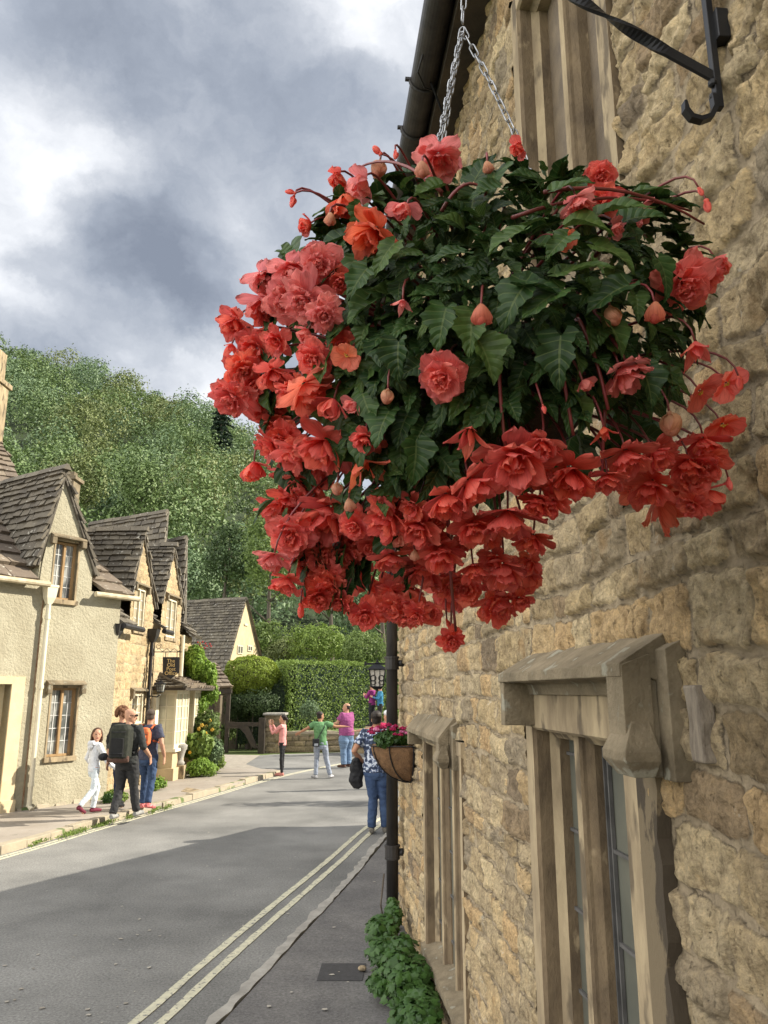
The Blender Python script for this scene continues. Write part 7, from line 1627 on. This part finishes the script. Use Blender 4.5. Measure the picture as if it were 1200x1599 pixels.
# 7 man in magenta
person('large bald bearded man in magenta t-shirt and wide blue jeans standing in the road',G(541,1199),48,1.83,dict(eR=(.28,.10,1.20),wR=(.10,.36,1.20),dR=(-.9,.5,.1),pR=(0,0,-1),eL=(-.28,.10,1.20),wL=(-.12,.38,1.18),dL=(.3,.9,.1),pL=(0,0,-1)),dict(shirt=cloth('magenta_tshirt',(.30,.075,.20),(.23,.055,.15)),trousers=cloth('faded_denim',(.16,.24,.36),(.11,.17,.27),scale=4),shoe=mat('brown_shoe',(.10,.05,.035)),hair=DARKH),'short',(38,0),1.30,hair='shaved',belly=.06,skin=SK,legflare=1.35)
# 8 person in pink with white cap, mostly hidden
m8,T8,hp8=person('person in crimson top and white cap reaching for the green man, mostly hidden',G(606,1232),20,1.72,dict(eL=(-.42,.10,1.33),wL=(-.68,.16,1.30),dL=(-1,.15,-.05),pL=(0,0,-1)),dict(shirt=cloth('crimson_top',(.50,.03,.10)),trousers=jean,shoe=MT['blackm'],hair=DARKH),'short',(30,0),.95,hair='short')
cp=thing('white_cap','white cap on the head of the person in crimson behind the pipe','cap',tuple(T8@hp8(0,0,.08))); mb=MB(); mb.ball(hp8(0,-.01,.075),.105,12,8,(1,1.1,.75)); mb.loft([[hp8(.07*math.cos(a)*k,.08+.06*k+.02*math.sin(a),.055) for a in [x*math.pi/6 for x in range(12)]] for k in (.5,1.0)]); part(cp,T8,mb,'cap_crown',wht,.008)
# 9 man in patterned shirt
def pattern():
    m,t,b=newmat('white_and_navy_patterned_cloth'); L=t.links.new; N=t.nodes.new; tcn=N('ShaderNodeTexCoord'); v=N('ShaderNodeTexVoronoi'); v.inputs['Scale'].default_value=15; v.feature='F1'; L(tcn.outputs['Object'],v.inputs['Vector'])
    w=N('ShaderNodeTexNoise'); w.inputs['Scale'].default_value=19; w.inputs['Detail'].default_value=3; L(tcn.outputs['Object'],w.inputs['Vector']); r=N('ShaderNodeValToRGB'); e=r.color_ramp.elements; r.color_ramp.interpolation='CONSTANT'
    e[0].color=(.02,.03,.06,1); e[1].position=.50; e[1].color=(.10,.13,.22,1); x=e.new(.56); x.color=(.50,.54,.60,1); L(w.outputs['Fac'],r.inputs['Fac']); L(r.outputs['Color'],b.inputs['Base Color']); b.inputs['Roughness'].default_value=.9; return m
g9=G(586,1303,.0); m9,T9,hp9=person('man in navy and white patterned shirt and jeans seen from behind beside the pipe',(g9[0]+.02,g9[1],0),-4,1.86,dict(eL=(-.33,-.10,1.16),wL=(-.20,.12,.98),dL=(.2,.8,-.4),eR=(.30,.02,1.16),wR=(.20,.22,1.1),kL=(-.05,.0,.5),aL=(-.07,.02,.085),tL=(-.09,.20,.02),kR=(.11,.02,.5),aR=(.12,.1,.085),tR=(.14,.28,.02),hL=(-.07,0,.93)),dict(shirt=pattern(),trousers=jean,shoe=mat('olive_trainer',(.16,.15,.12),(.10,.09,.08)),hair=DARKH),'short',(-6,2),1.14,hair='short',skin=SKD,legflare=1.1)
jk=thing('jacket','black jacket hung over the arm of the man in the patterned shirt','jacket',tuple(T9@Vector((-.3,.05,.95)))); mb=MB(); 
mb.loft([[Vector((-.30+a*w+.02*math.sin(z*30),.03+b*d_+.015*math.sin(z*22),z)) for a,b in ((-1,-.6),(-.4,-1),(.5,-.9),(1,-.3),(1,.6),(.3,1),(-.6,1),(-1,.4))] for z,w,d_ in ((.62,.04,.05),(.66,.08,.07),(.75,.10,.09),(.86,.10,.10),(.96,.085,.13),(1.03,.06,.12),(1.08,.03,.06))]); remesh(mb,'cloth_folds',blk,jk,.009,T9,1,.012,9)
# 10 adult and child at the far bend
zz=Z(1130,28.3,587)-.1
tb=thing('stone_step','raised stone step at the far bend where two people stand','step',(X(588,28.3),28.3,0)); mb=MB(); mb.box((X(570,28),27.9,0),(X(570,28)+3.0,29.0,zz)); mb.build('slab',MT['limestone'],tb,bevel=.03)
hA_=max(1.5,(Z(1079,28.3,582)-zz)/1.0)
person('person in plum jumper looking down at a phone at the far road bend',(X(581,28.3),28.3,zz),60,min(1.8,hA_),dict(eR=(.22,.14,1.16),wR=(.08,.32,1.26),dR=(-.4,.6,.5),eL=(-.22,.14,1.16),wL=(-.08,.32,1.24),dL=(.4,.6,.5)),dict(shirt=cloth('plum_jumper',(.24,.03,.15)),trousers=blk,shoe=blk,hair=DARKH),'long',(-60,-20),1.0,hair='short')
person('person in bright blue jacket leaning close to the one in plum',(X(594,28.2),28.2,zz),100,min(1.74,hA_*.97),dict(eR=(.22,.14,1.16),wR=(.06,.34,1.22),dR=(-.4,.6,.4),eL=(-.22,.14,1.16),wL=(-.06,.34,1.22),dL=(.4,.6,.4)),dict(shirt=cloth('blue_jacket',(.06,.26,.42),(.02,.10,.2),scale=9),trousers=blk,shoe=blk,hair=mat('sandy_hair',(.35,.28,.2),(.25,.2,.14))),'long',(0,-25),1.0,hair='short')
